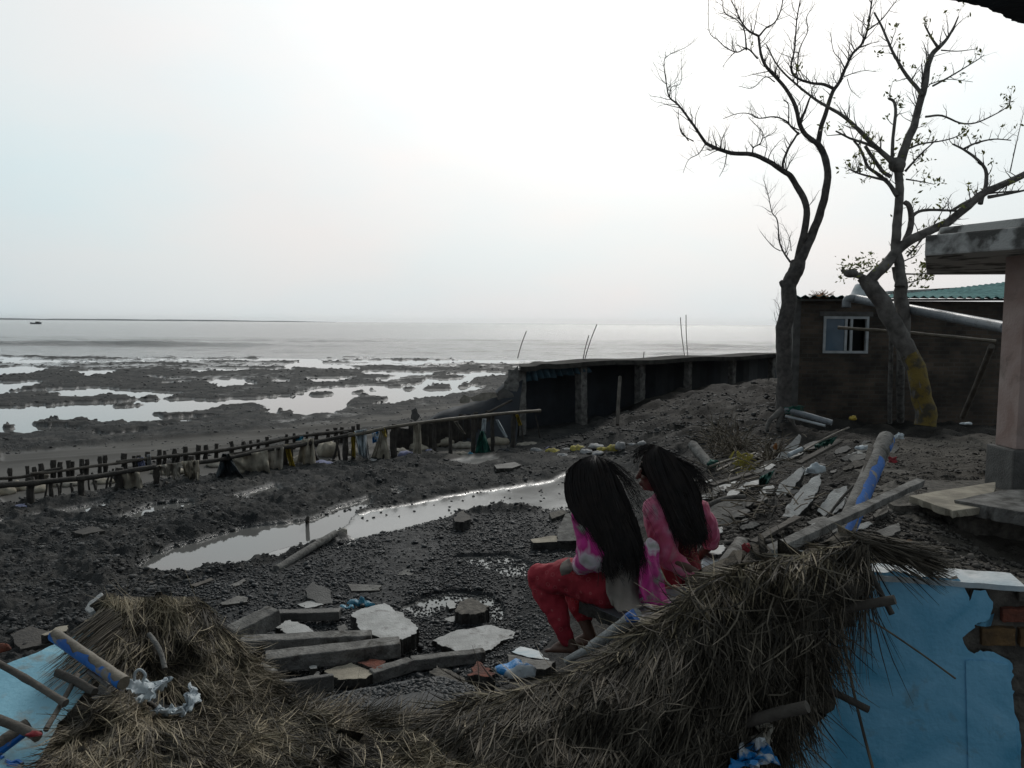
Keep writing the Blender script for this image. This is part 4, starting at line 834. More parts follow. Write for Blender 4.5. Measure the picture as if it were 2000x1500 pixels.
# eave corner overhead
ev = [(1825,-14),(1880,4),(1935,20),(1975,40),(2010,50),(2300,150),(2300,-200),(1800,-160)]
pts = []
ev = [(1825,-14),(1880,4),(1935,20),(1975,40),(2010,50),(2300,150),(2900,150),(2900,-900),(1800,-900)]
for x, y in ev: pts.append(G(x, y, 4.2))
slab('overhanging_eave', pts, .06, MM['clothdark'], 'dark ragged eave hanging into the top right corner', 'eave', jag=.012, seg=8, bevel=0)
# ================================================================== STAKE FENCE, BAGS, CLOTHS
fl = [(-160,1010),(60,992),(158,977),(306,958),(373,948),(556,917),(690,905),(815,899),(925,887),(1000,880),(1060,868)]
def fbase(px): return float(np.interp(px, [q[0] for q in fl], [q[1] for q in fl]))
def fdep(px): g = G(px, fbase(px)); return (g - Vector((0,0,CZ))).dot(fw)
def bbase(px): return 940 - (px - 100) * .127
def bdep(px): g = G(px, bbase(px)); return (g - Vector((0,0,CZ))).dot(fw)
def stake(px, top, dfun, w, bfun, label, group, lean=0, m='wooddark'):
    d = dfun(px); a = P(px + lean, bfun(px) + 6, d); b_ = P(px, top, d); W_ = w / F * d
    mb = MB(); k = 6; rad = [W_/2 * random.uniform(.85, 1.12) for _ in range(k+1)]; rad[-1] *= .9
    mb.tube([a.lerp(b_, i/k) + Vector((random.uniform(-1,1)*.01, 0, 0)) for i in range(k+1)], rad, 7, wob=.25)
    mb.build('stake', MM[m], smooth=False, label=label, cat='stake', group=group)
def rail(name, pts, dfun, w, label, m='wood', off=0):
    P3 = [P(x, y, dfun(x) + off) for x, y in pts]; c = catmull(P3, 4); rr = [w / F * dfun(pts[0][0]) * .5 * random.uniform(.85, 1.15) for _ in c]
    MB().tube(c, rr, 8, wob=.15).build(name, MM[m], label=label, cat='rail', smooth=True)
rail('fence_rail', [(-160,962),(0,948),(50,945),(96,940),(160,934)], fdep, 12, 'dark log rail at the far left end of the front stake row', 'wooddark', -.1)
rail('fence_rail', [(150,935),(200,929),(240,922),(304,912)], fdep, 10, 'dark log rail left of the fringed grey cloths', 'wooddark', -.12)
rail('fence_rail', [(380,904),(434,897),(480,887),(525,878),(595,868),(690,848)], fdep, 9, 'dark log rail carrying the beige sheets', 'wooddark', -.1)
rail('fence_rail', [(680,851),(710,846),(755,836),(800,829),(860,821),(905,816),(950,811),(1000,806),(1055,802)], fdep, 7, 'long pale bamboo rail running up to the sea wall pillar', 'bamboo', -.12)
rail('fence_rail', [(228,903),(290,896),(350,889),(395,884),(437,879),(480,872),(525,864),(595,851),(686,841)], bdep, 8, 'long rail of the rear stake row left of the sacks', 'wooddark', -.1)
rail('fence_rail', [(870,815),(900,811),(935,808)], lambda x: 19.6, 5, 'short pale bamboo rail behind the long pale rail', 'bamboo')
rail('fence_rail', [(-160,945),(-60,937),(40,932),(90,920),(118,915)], bdep, 7, 'rail of the rear stake row at the left edge', 'wooddark', -.1)
ORD = 'first second third fourth fifth sixth seventh eighth ninth tenth eleventh twelfth thirteenth fourteenth fifteenth sixteenth seventeenth eighteenth nineteenth twentieth'.split(); TEN = {2: 'twenty', 3: 'thirty', 4: 'forty'}
def nth(i): return ORD[i] if i < 20 else (TEN[(i+1)//10] + ('-' + ORD[(i+1) % 10 - 1] if (i+1) % 10 else 'th')).replace('twentyth','twentieth').replace('thirtyth','thirtieth').replace('fortyth','fortieth')
G1 = 'front row of stakes along the beach'; G2 = 'rear row of stakes along the beach'; G3 = 'thin leaning stakes between the two rows'
for ri, (px, top, w) in enumerate(((-120,955,16),(-50,945,15),(60,932,15),(100,934,9),(158,926,13),(232,913,17),(306,911,12),(373,890,13),(556,868,12),(568,872,9),(600,862,9),(675,843,11),(690,850,8),(749,833,13),(770,828,12),(815,826,12),(848,821,8),(880,818,8),(924,815,9),(962,811,8),(1002,806,10))):
    near = {60:'leftmost thick front stake beside the yellowish sacks', 100:'slim front stake right of the leftmost thick one', 158:'front stake half way to the tan hanging cloth', 232:'broad front stake beside the tan hanging cloth', 306:'front stake at the left end of the fringed grey cloth', 373:'front stake under the second fringed cloth', 1002:'last front stake, beside the sea wall pillar', 924:'front stake just left of the green net', 815:'front stake wrapped in tan sacking'}.get(px, f'dark wooden stake, {nth(ri)} from the left of the front row')
    stake(px, top, fdep, w, fbase, near, G1)
for ri, (px, top, w) in enumerate(((-130,915,10),(-60,913,10),(-10,918,10),(20,914,9),(53,910,8),(67,912,9),(80,905,10),(105,898,10),(117,902,9),(134,899,9),(142,901,8),(160,896,10),(170,897,9),(195,891,8),(206,889,9),(242,885,11),(262,890,7),(271,889,9),(289,882,9),(312,878,9),(322,880,7),(341,876,8),(348,885,7),(362,872,9),(388,869,10),(402,869,9),(422,866,8),(452,862,8),(476,862,9),(490,860,6),(505,858,7),(522,853,8),(560,848,7),(575,846,6),(600,843,6),(618,844,8),(640,838,8),(655,835,8),(668,834,9),(690,832,8),(700,828,8))):
    stake(px, top, bdep, w, bbase, f'weathered plank stake, {nth(ri)} from the left of the rear row', G2, lean=random.uniform(-2, 2))
for ri, (px, top, ln, w) in enumerate(((92,940,-6,4),(112,945,6,4),(122,936,-8,4),(138,943,8,5),(172,935,4,4),(180,923,12,5),(188,938,-3,4),(212,925,-6,4),(220,915,-8,5),(345,915,-8,4),(350,915,4,4),(362,905,6,4),(368,910,-6,4),(386,912,2,4),(607,862,18,6),(603,864,-12,5),(655,855,12,5),(662,858,-14,5),(1018,830,6,3),(1046,810,12,3))):
    stake(px, top, lambda x: fdep(x) + .5, w, lambda x: fbase(x) - 6, f'thin leaning prop stake, {nth(ri)} from the left of the leaning ones', G3, lean=ln)
# dark screen of planks behind the bamboo rail
mb = MB(); x = 765
while x < 1012:
    w_ = random.uniform(5, 9); d = fdep(x) + 1.3; b0 = P(x, 880, d); b0.z = -.05; tp = P(x, np.interp(x, (765, 880, 1010), (838, 815, 800)) + random.uniform(-5, 5), d)
    b0.x = tp.x; b0.y = tp.y; mb.bar(b0, tp, w_ / F * d, .03, upv=Vector((0,1,0)), seg=2, rough=.1); x += w_ + random.uniform(-.5, .8)
mb.build('plank_screen', MM['wooddark'], label='dark screen of upright planks behind the pale bamboo rail', cat='plank screen')
rail('fence_rail', [(60,925),(110,921),(170,912),(228,905),(300,893)], bdep, 6, 'thin rail low on the rear stake row at the far left', 'wood', -.12)
rail('fence_rail', [(440,889),(500,879),(560,869),(640,858),(700,848)], bdep, 5, 'lower thin rail of the rear stake row behind the yellow strip', 'wood', -.12)
rail('fallen_log', [(322,944),(345,948),(370,949),(400,946)], fdep, 9, 'fallen dark log lying under the fringed cloths', 'wooddark')
def bag(px, py, wp, hp, m, label, group=None, d=None, cat='sack', name='sandbag', amp=.25):
    """slumped bag: centre pixel of its foot line, width and height in pixels"""
    if d is None: g = T(px, py); d = (g - Vector((0,0,CZ))).dot(fw)
    c = P(px, py, d); w_ = wp / F * d / 2; h_ = hp / F * d; a = random.uniform(-.5, .5)
    rm = Matrix.Rotation(a, 3, 'Z'); mb = MB().ell(Vector((0, 0, 0)), w_, w_ * .7, h_ * .55, n=20)
    sd_ = random.random() * 50
    out_ = []
    for q in mb.v:
        q = Vector(q); e = noise.noise(q * (1.6 / w_) + Vector((sd_, 0, 0))); q *= 1 + e * amp * 1.6
        q.z += .06 * h_ * math.sin(q.x / w_ * 9 + sd_); 
        if q.z < -h_ * .35: q.z = -h_ * .35
        out_.append(rm @ q + c + Vector((0, 0, h_ * .35)))
    mb.v = out_; return mb.build(name, MM[m], smooth=True, label=label, cat=cat, group=group)
GB = 'sandbags between the stake rows'
for q in ((8,966,40,22,'sack','yellowish sack slumped at the left edge of the fence'), (35,958,36,20,'sack','second yellowish sack leaning on the leftmost thick stake'), (75,962,38,18,'sack','pale creased sack right of the leftmost thick stake'), (-30,975,50,24,'sack','big sack cut by the left edge'),
          (42,996,44,13,'sackblue','bluish sack on the mud below the leftmost stake'), (8,993,30,10,'sackpale','small white sack at the left edge below the yellowish ones'), (75,940,34,22,'cloths','grey sack behind the rear stakes on the left'),
          (597,905,42,22,'sack','beige sack between the tripod of stakes and the yellow strip'), (628,912,52,15,'sackblue','blue and white sack lying beneath the big beige sack'), (642,892,52,34,'sack','big beige sack peaked between two leaning stakes'), (603,920,26,10,'clothdark','dark bluish bundle below the yellow strip'),
          (796,897,36,18,'sackblue','pale bluish sack left of the wrapped stake'), (858,872,62,22,'sack','long arched beige sack under the bamboo rail'), (905,876,48,15,'cloths','greyish sack right of the arched beige one'), (965,870,52,18,'sack','rounded beige sack nearest the sea wall pillar'), (840,886,22,10,'sackblue','small blue and white scrap sack under the arched one'),
          (780,888,40,14,'cloths','flat grey sack behind the pale bluish one'), (900,892,26,12,'cloths','grey lump beside the front stakes near the green net'), (728,905,30,10,'sackpale','pale sack under the striped hanging cloth'), (130,950,44,14,'cloths','low grey sack behind the fence left of the broad stake'), (205,945,40,12,'sack','low beige sack behind the broad front stake'), (330,925,60,12,'sack','long low beige sack behind the fringed cloths'), (420,912,40,14,'cloths','grey sack between the rows left of the dark cone cloth'), (560,900,36,14,'sack','beige sack behind the tan sheet'), (700,890,44,16,'cloths','grey sack behind the striped cloth'), (815,880,40,14,'sack','beige sack behind the wrapped stake'), (1030,874,40,12,'cloths','grey sack at the foot of the second wall bay'), (988,884,30,9,'clothdark','dark bundle at the foot of the sea wall pillar'), (833,905,26,9,'cloths','light flat bundle on the mud near the wrapped stake'), (918,890,14,8,'cyan','small light blue bundle by the green net')):
    bag(*q[:5], q[5], GB if 'sack' in q[5] else None, cat='sack')
GW = 'white and yellow bags washed up on the beach'
for x, y, w_, h_, m, l in ((420,812,62,32,'sackpale','leftmost white bag of the washed up heap'), (492,798,44,22,'sackblue','bluish white bag behind the leftmost yellow bag'), (516,818,76,34,'sackyel','leftmost yellow bag of the washed up heap'), (585,806,60,22,'sackpale','grey white bag between the two yellow bags'), (652,810,84,46,'sackyel','largest yellow bag in the middle of the heap'),
        (565,838,70,24,'sackpale','white bag in front of the grey white one'), (632,836,58,22,'sackpale','small white bag in front of the largest yellow bag'), (700,822,72,34,'sackpale','round white bag right of the largest yellow bag'), (765,826,66,26,'sackpale','flat white bag in front of the orange ones'), (752,786,90,26,'sackpale','long pale bag at the back of the heap'),
        (785,802,52,26,'sackyel','orange yellow bag right of the middle'), (846,802,62,40,'sackyel','crumpled orange bag at the right of the heap'), (888,792,62,46,'sackpale','rounded white bag at the right end of the heap'), (1010,768,54,24,'sackpale','white scrap bag apart from the heap, farthest right'), (955,770,40,14,'sackpale','small white scrap between the heap and the farthest bag')):
    bag(900 + x/2.857, 600 + y/2.857, w_/2.857*1.05, h_/2.857, m, l, GW, name='bag', cat='bag')
bag(1086, 907, 14, 6, 'cyan', 'small light blue packet on the mud below the bags', cat='packet', name='packet')
def cloth(tl, tr, bl_, br_, d, m, label, fold=.05, nf=5, rag=0, name='hanging_cloth', dfun=None, th=.006, n=22, k=10, sag=0):
    """rumpled cloth hanging from a rail, corners given as pixels"""
    vs = []; ph = random.random() * 6
    for i in range(n + 1):
        f = i / n; top = (tl[0] + (tr[0]-tl[0])*f, tl[1] + (tr[1]-tl[1])*f + sag * math.sin(f*math.pi)); bot = (bl_[0] + (br_[0]-bl_[0])*f, bl_[1] + (br_[1]-bl_[1])*f + random.uniform(-rag, rag))
        for j in range(k + 1):
            g = j / k; x = top[0] + (bot[0]-top[0])*g; y = top[1] + (bot[1]-top[1])*g; dd = (d if dfun is None else dfun((tl[0]+tr[0])/2)) - .1
            wv = math.sin(f * nf * 2.6 + ph + math.sin(g*2.5)*1.2) * fold * (.3 + g*.5) + noise.noise(Vector((f*4, g*2.5, ph))) * fold * 2 + noise.noise(Vector((f*11, g*4, ph))) * fold * .7
            vs.append(P(x, y, dd + wv))
    m_ = k + 1; mb = MB(); mb.add(vs, [(i*m_+j, i*m_+j+1, i*m_+m_+j+1, i*m_+m_+j) for i in range(n) for j in range(k)])
    ob = mb.build(name, MM[m], smooth=True, label=label, cat='cloth'); sol = ob.modifiers.new('t', 'SOLIDIFY'); sol.thickness = th; return ob
cloth((236,922),(272,922),(238,965),(284,966), 0, 'sack', 'tan cloth hanging beside the broad front stake', dfun=fdep, rag=1.5)
cloth((268,894),(280,893),(276,938),(292,940), 0, 'sackblue', 'pale bluish rag hanging from the rear rail', dfun=bdep, rag=3, nf=3)
cloth((287,888),(293,887),(284,942),(300,940), 0, 'sackpale', 'whitish rag beside the pale bluish rag', dfun=bdep, rag=3, nf=3)
cloth((306,909),(354,903),(316,922),(350,932), 0, 'cloths', 'grey fringed cloth hanging left of the folded fringed one', dfun=fdep, rag=9, n=30)
cloth((354,901),(388,899),(360,925),(390,932), 0, 'sack', 'beige fringed cloth folded over the stake top', dfun=fdep, rag=10, n=30, nf=8)
cloth((434,886),(446,886),(415,948),(482,944), 0, 'clothdark', 'dark blue cloth spread like a cone over a stake', dfun=fdep, fold=.12, rag=2)
cloth((446,888),(522,879),(470,925),(528,928), 0, 'sack', 'large pale beige sheet sagging from the log rail', dfun=fdep, fold=.09, rag=3, sag=3)
cloth((518,880),(554,873),(520,934),(552,930), 0, 'cloths', 'tan sheet hanging right of the large beige sheet', dfun=fdep, rag=3)
cloth((556,869),(564,868),(566,914),(578,918), 0, 'yellow', 'yellow strip hanging right of the tan sheet', dfun=fdep, nf=2)
cloth((590,858),(612,856),(580,900),(618,916), 0, 'sack', 'ragged tan cloth over the tripod of leaning stakes', dfun=fdep, rag=4)
cloth((686,846),(694,844),(688,890),(694,895), 0, 'yellow', 'yellow strip beside the striped hanging cloth', dfun=fdep, nf=2)
cloth((692,842),(716,838),(700,888),(716,898), 0, 'plastic', 'bluish white striped cloth draped over the rail', dfun=fdep, nf=7, rag=5, fold=.08)
cloth((708,838),(714,838),(716,896),(722,900), 0, 'sackpale', 'long whitish strip right of the striped cloth', dfun=fdep, nf=2)
cloth((727,846),(742,842),(728,866),(738,862), 0, 'plasblue', 'white plastic scrap with blue edge behind the rail', dfun=fdep, nf=2)
cloth((744,842),(752,838),(722,902),(764,902), 0, 'sack', 'tan cloth stretched down in a triangle', dfun=fdep, fold=.06, nf=3, rag=2)
cloth((741,838),(752,836),(744,850),(756,852), 0, 'yellow', 'small yellow rag knotted on the bamboo rail', dfun=fdep, nf=2, rag=4)
cloth((808,828),(822,828),(806,896),(824,900), 0, 'sack', 'tan sacking wrapped down a front stake', dfun=fdep, fold=.04, nf=2)
cloth((938,842),(946,842),(926,888),(960,888), 0, 'green', 'green net skirt spreading over a stake foot', dfun=fdep, fold=.09, nf=4, rag=2)
cloth((942,818),(950,818),(940,845),(948,846), 0, 'plastic', 'pale rag knotted above the green net', dfun=fdep, nf=2, rag=2)
cloth((968,820),(974,820),(986,855),(992,854), 0, 'plastic', 'thin bluish strip blowing beside the green net', dfun=fdep, nf=1)
cloth((1006,810),(1012,809),(1014,832),(1020,830), 0, 'yellow', 'orange yellow rag tied at the sea wall pillar', dfun=fdep, nf=1)
cloth((886,824),(892,822),(904,846),(910,848), 0, 'cloths', 'pale torn strip hanging from the bamboo rail', dfun=fdep, nf=1)
cloth((575,856),(592,852),(577,862),(592,858), 0, 'cyan', 'scrap of blue sheet on the rear rail', dfun=bdep, nf=2)

# ================================================================== RUBBLE ON THE RIGHT
def on(pts, lift=.03, flat=None):
    v = [T(x, y) for x, y in pts]; d0 = sum((q - Vector((0,0,CZ))).dot(fw) for q in v) / len(v); return d0
def tslab(name, pts, tilt, th, m, label, cat='slab', lift=.45, **k):
    """broken slab seen with this outline, lying at mean depth of the ground there and tilted: tilt = depth gained per pixel upward"""
    cx = sum(q[0] for q in pts) / len(pts); cy = sum(q[1] for q in pts) / len(pts); lo = max(q[1] for q in pts)
    g = T(cx, cy); d = (g - Vector((0,0,CZ))).dot(fw) - lift
    kk = k.pop('side', 0)
    v = [P(x, y, d * (1 + (cy - y) * tilt / 1000 + (x - cx) * kk / 1000)) for x, y in pts]
    return slab(name, v, th, MM[m], label, cat, medge=MM['slabedge'], **k)
C7 = lambda q: [(1300 + x/3.572, 780 + y/3.572) for x, y in q]
tslab('broken_slab', C7([(735,500),(750,430),(790,380),(930,240),(948,262),(930,320),(860,400),(790,500),(742,590)]), .7, .05, 'slab', 'long curved pale slab standing up below the pale pipes', lift=.5)
tslab('broken_slab', C7([(765,650),(790,600),(860,540),(960,460),(975,485),(930,570),(870,640),(780,730)]), 1.0, .16, 'slab', 'thick pale slab, left one of the leaning pair', lift=.55)
tslab('broken_slab', C7([(810,810),(880,700),(960,600),(1080,510),(1088,570),(1060,650),(990,750),(900,830)]), 1.0, .09, 'slab', 'largest pale slab of the leaning pair, under the plastic scrap', lift=.55)
tslab('broken_slab', C7([(738,720),(762,670),(780,740),(745,790)]), 1, .05, 'slabedge', 'small brownish fragment at the foot of the leaning pair', lift=.45)
tslab('broken_slab', C7([(1057,775),(1150,650),(1180,625),(1272,600),(1260,650),(1200,740),(1110,825)]), 1.0, .05, 'slab', 'squarish pale slab beside the blue striped column', lift=.5)
tslab('broken_slab', C7([(1180,770),(1250,690),(1262,680),(1235,760),(1150,800)]), 1.0, .04, 'slab', 'narrow pale slab between the squarish slab and the column', lift=.35)
tslab('broken_slab', C7([(262,745),(330,710),(450,690),(560,668),(556,850),(520,912),(400,880),(290,885)]), 1.4, .06, 'conc', 'large smooth grey slab behind the women in red', lift=.2)
tslab('broken_slab', C7([(320,900),(395,885),(400,930),(340,935)]), 3, .03, 'slab', 'small slab piece under the large smooth grey slab', lift=.25)
tslab('broken_slab', C7([(345,615),(400,580),(470,565),(520,572),(480,620),(410,642)]), 3.5, .04, 'slab', 'flat whitish slab, highest of the row behind the right woman', lift=.55)
tslab('broken_slab', C7([(410,690),(440,640),(510,618),(520,650),(465,688)]), 3.5, .04, 'slab', 'flat whitish slab between the other two of the row', lift=.55)
tslab('broken_slab', C7([(510,618),(560,580),(650,558),(652,592),(580,620),(520,640)]), 3.5, .04, 'slab', 'brightest flat slab by the green cloth', lift=.55)
tslab('broken_slab', C7([(255,1055),(330,1020),(410,1014),(415,1040),(392,1072),(330,1085)]), 4, .03, 'slab', 'flat pale slab behind the leaning grey pole end', lift=.55)
tslab('broken_slab', C7([(180,540),(200,518),(240,522),(232,570),(205,575)]), 3, .03, 'conc', 'small grey slab right beside the right woman', lift=.55)
tslab('broken_slab', C7([(270,570),(320,555),(328,570),(290,580)]), 4, .02, 'slab', 'tiny pale chip above the row of flat slabs', lift=.55)
tslab('broken_slab', C7([(215,680),(290,660),(300,690),(240,700)]), 4, .03, 'slab', 'small pale slab at the left end of the row behind the right woman', lift=.55)
tslab('broken_slab', C7([(630,690),(700,660),(715,690),(680,710),(640,712)]), 3, .04, 'conc', 'small ridged grey slab left of the leaning pair', lift=.55)
tslab('broken_slab', C7([(990,890),(1040,860),(1075,870),(1040,895)]), 3, .04, 'slab', 'small pale block above the long beam', lift=.55)
tslab('broken_slab', C7([(800,950),(920,890),(930,930),(860,960)]) if False else [(1710,1037),(1755,1020),(1760,1036),(1730,1050)], 2, .03, 'conc', 'grey sheet fragment above the blue wall', lift=.25)
frs = []
for k_ in range(46): q = random.choice([(1450,1000),(1530,960),(1500,900),(1600,900),(1640,1000),(1560,1040),(1420,960),(1680,880)]); frs.append((q[0] + random.gauss(0, 34), q[1] + random.gauss(0, 20)))
for k_, (cx_, cy_) in enumerate(sorted(frs)):
    rr_ = random.uniform(5, 17); q_ = [(cx_ + rr_*1.5*math.cos(a_)*random.uniform(.7,1.2), cy_ + rr_*.55*math.sin(a_)*random.uniform(.7,1.2) - rr_*.5*math.cos(a_)*.8) for a_ in (.2,1.2,2.2,3.4,4.4,5.4)]
    tslab('slab_fragment', q_, random.uniform(.8, 3), random.uniform(.02, .05), random.choice(['conc','concdark','conc','slab','mortar']), f'small broken slab fragment, {nth(k_)} from the left of the fragments behind the women', 'slab fragment', lift=random.uniform(.12,.3), group='slab fragments on the rubble slope')
for (a_, b_, r_, l_) in (((1560,905,9.5),(1640,862,10.2),.03,'grey plank end lying uphill of the green net strip'), ((1470,1060,5.9),(1560,1010,6.3),.025,'weathered plank lying below the leaning slabs'), ((1390,948,8.8),(1470,925,9.2),.03,'dark plank behind the flat whitish slabs'), ((1600,1035,6.0),(1560,1062,5.8),.03,'short dark plank under the long beam')):
    MB().bar(P(*a_), P(*b_), r_*2.6, r_, seg=6, rough=.15).build('plank', MM['wood'], label=l_, cat='plank', bevel=.004)
P1_ = lambda x, y: (1500 + x/3.572, 780 + y/3.572)
bag(*P1_(660, 350), 26, 9, 'plastic', 'crumpled white scrap left of the striped column', d=9.0, cat='plastic scrap', name='plastic_scrap', amp=.5)
bag(*P1_(320, 510), 34, 20, 'plastic', 'crumpled bluish white plastic on top of the largest leaning slab', d=7.9, cat='plastic scrap', name='plastic_scrap', amp=.5)
bag(*P1_(918, 275), 17, 12, 'plastic', 'small white scrap beside the top of the striped column', d=8.5, cat='plastic scrap', name='plastic_scrap', amp=.5)
bag(*P1_(870, 440), 16, 12, 'red', 'small reddish scrap right of the striped column', d=7.6, cat='scrap', name='cloth_scrap', amp=.5)
bag(*P1_(590, 145), 15, 9, 'yellow', 'small yellow scrap at the foot of the brick house', d=14, cat='scrap', name='cloth_scrap', amp=.5)
bag(*P1_(1380, 175), 18, 5, 'plastic', 'white scrap on the ground near the dark house corner', d=13.5, cat='plastic scrap', name='plastic_scrap', amp=.5)
bag(*P1_(50, 350), 7, 14, 'orange', 'orange scrap by the tree roots', d=11.5, cat='scrap', name='cloth_scrap', amp=.4)
bag(*P1_(990, 1000), 18, 6, 'orange', 'orange brick bit on the ground above the blue wall', d=5.0, cat='brick bit', name='brick_bit', amp=.4)
cloth((1487,930),(1513,918),(1480,946),(1500,945), 8.6, 'green', 'dark green cloth under the long curved slab', fold=.05, nf=2, rag=3, name='cloth')
cloth((1592,868),(1636,852),(1590,876),(1625,866), 9.5, 'green', 'green net strip lying along the thin bamboo on the slope', fold=.06, nf=4, rag=5, name='net')
pole('bamboo_pole', P(1563,884,9.5), P(1658,835,10.5), .014, MM['bamboo'], 'thin bamboo lying uphill above the green net strip', n=6)
pole('bottle_tube', P(1541,889,9.3), P(1566,877,9.4), .03, MM['plastic'], 'short translucent tube on the slope by the curved slab', n=10)
pole('broken_post', P(1352,868,13), P(1390,912,12.2), .085, MM['conc'], 'slanting grey post end stuck in the bank above the women', 'post', n=6)
bag(1394, 912, 22, 16, 'green', 'green net wad at the lower end of the slanting grey post', d=12, cat='net', name='net_wad', amp=.5)
for a, b_, l in (((1400,920),(1475,885),'longest pale reed lying on the bank'), ((1410,925),(1478,893),'second pale reed lying on the bank'), ((1385,912),(1445,893),'short pale reed at the green net wad'), ((1425,922),(1490,900),'lowest pale reed of the bundle')):
    pole('reed', P(*a, 11.5), P(*b_, 12), .022, MM['bamboo'], l, 'reed', n=6, group='pale reeds lying on the bank')
mb = MB()
for _ in range(26):
    a = P(1455 + random.gauss(0, 9), 908 + random.gauss(0, 5), 11.2); mb.tube(catmull([a, a + Vector((random.uniform(-.15,.15), 0, random.uniform(0,.15))), a + Vector((random.uniform(-.2,.25), .05, random.uniform(-.1,.06)))], 3), .009, 4)
mb.build('fibre_tangle', MM['sackyel'], label='yellow fibre tangle beside the pale reeds', cat='fibre')
pole('dead_branch', P(1374,993,6.9), P(1455,970,7.1), .022, MM['barkgrey'], 'grey dead branch lying over the large smooth slab', 'branch', n=7, bend=.16)
pole('dead_branch', P(1612,1018,6.6), P(1668,948,6.9), .012, MM['wooddark'], 'thin dark branch across the squarish slab', 'branch', n=6, bend=.05)
# striped column
def prism(mb, a, b_, w0, w1, t, facing):
    d = (b_ - a).normalized(); x = d.cross(facing).normalized(); z = x.cross(d)
    vs = [a - x*w0/2 - z*t/2, a + x*w0/2 - z*t/2, a + x*w0/2 + z*t/2, a - x*w0/2 + z*t/2, b_ - x*w1/2 - z*t/2, b_ + x*w1/2 - z*t/2, b_ + x*w1/2 + z*t/2, b_ - x*w1/2 + z*t/2]
    return mb.add(vs, [(3,2,1,0),(4,5,6,7),(0,1,5,4),(1,2,6,5),(2,3,7,6),(3,0,4,7)])
ca, cb = P(1641, 1055, 5.1), P(1731, 856, 6.4); fc = (Vector((0,0,CZ)) - (ca + cb)/2).normalized()
cthing = thing('fallen_column', ca, 'leaning grey column with a bright blue painted side above the blue wall', 'column')
mb = MB(); dcol = (cb - ca).normalized(); fc = (fc - dcol * fc.dot(dcol)).normalized(); xc = dcol.cross(fc).normalized(); wc = 35/F*5.7
mb.tube([ca.lerp(cb, i/8) for i in range(9)], wc*.5, 14, wob=.04); mb.build('shaft', MM['conc'], cthing, smooth=True, bevel=0)
# blue paint wraps the right side of the shaft
vs = []; nP = 16
for i in range(nP + 1):
    f = .02 + .70 * i / nP; c = ca.lerp(cb, f); lo_ = -.1 + .08*math.sin(i*1.9) + (0.25 if i > nP-3 else 0)
    if i > 5 and i < 9: lo_ += .0
    for k in range(7): an = lo_ + (1.5 - lo_) * k / 6; vs.append(c + (xc * math.sin(an) + fc * math.cos(an)) * (wc*.5 + .004))
sgn = 1 if (P(1700,950,5.7) - P(1680,950,5.7)).dot(xc) > 0 else -1
if sgn < 0:
    vs = []
    for i in range(nP + 1):
        f = .02 + .66 * i / nP; c = ca.lerp(cb, f); lo_ = -.15 + .10*math.sin(i*1.9) + (0.5 if i > nP-2 else 0)
        for k in range(7): an = lo_ + (1.5 - lo_) * k / 6; vs.append(c + (-xc * math.sin(an) + fc * math.cos(an)) * (wc*.5 + .004))
mb = MB(); mb.add(vs, [(i*7+k, i*7+k+1, i*7+8+k, i*7+7+k) for i in range(nP) for k in range(6)]); mb.build('blue_paint', MM['blueplas'], cthing, smooth=True)
vs = []
for i in range(5):
    c = ca.lerp(cb, .86 + .12*i/4)
    for k in range(4): an = .75 + .7*k/3 + .15*(i == 2); vs.append(c + (xc*sgn * math.sin(an) + fc * math.cos(an)) * (wc*.5 + .004))
mb = MB(); mb.add(vs, [(i*4+k, i*4+k+1, i*4+5+k, i*4+4+k) for i in range(4) for k in range(3)]); mb.build('blue_paint', MM['blueplas'], cthing, smooth=True)
mb = MB(); mb.bar(P(1661, 1062, 5.0), P(1700, 870, 6.2), .035, .02, upv=fc, seg=6, rough=.2); mb.build('edge_strip', MM['wood'], cthing)
# long beam over it
bt_ = thing('long_beam', P(1508,1080,3.9), 'long weathered timber beam lying across the striped column', 'beam')
MB().bar(P(1500,1080,3.75), P(1798,942,5.6), .055, .05, upv=Vector((0,-.3,1)), seg=14, rough=.10).build('timber', MM['conc'], bt_, bevel=.005)
pole('grey_pole', P(1392,1140,3.75), P(1447,1062,4.5), .044, MM['conc'], 'short round grey pole leaning beside the right woman', 'pole', n=14)
bag(1457, 1078, 20, 20, 'red', 'dark red cloth scrap against the short grey pole', d=4.2, cat='cloth', name='cloth_scrap', amp=.4)
pole('white_pole', P(1158,1262,3.95), P(1243,1199,3.60), .029, MM['slab'], 'pale painted pole lying by the feet under the seat slab', 'pole', n=14)
mb = MB().tube([P(1229,1209,3.61), P(1241,1201,3.59)], .031, 12).build('paint_patch', MM['blueplas'], bpy.data.objects['white_pole'])
pole('white_board', P(1105,1292,4.0), P(1180,1252,3.92), .022, MM['slab'], 'pale narrow board under the left woman\'s feet', 'board', n=6)
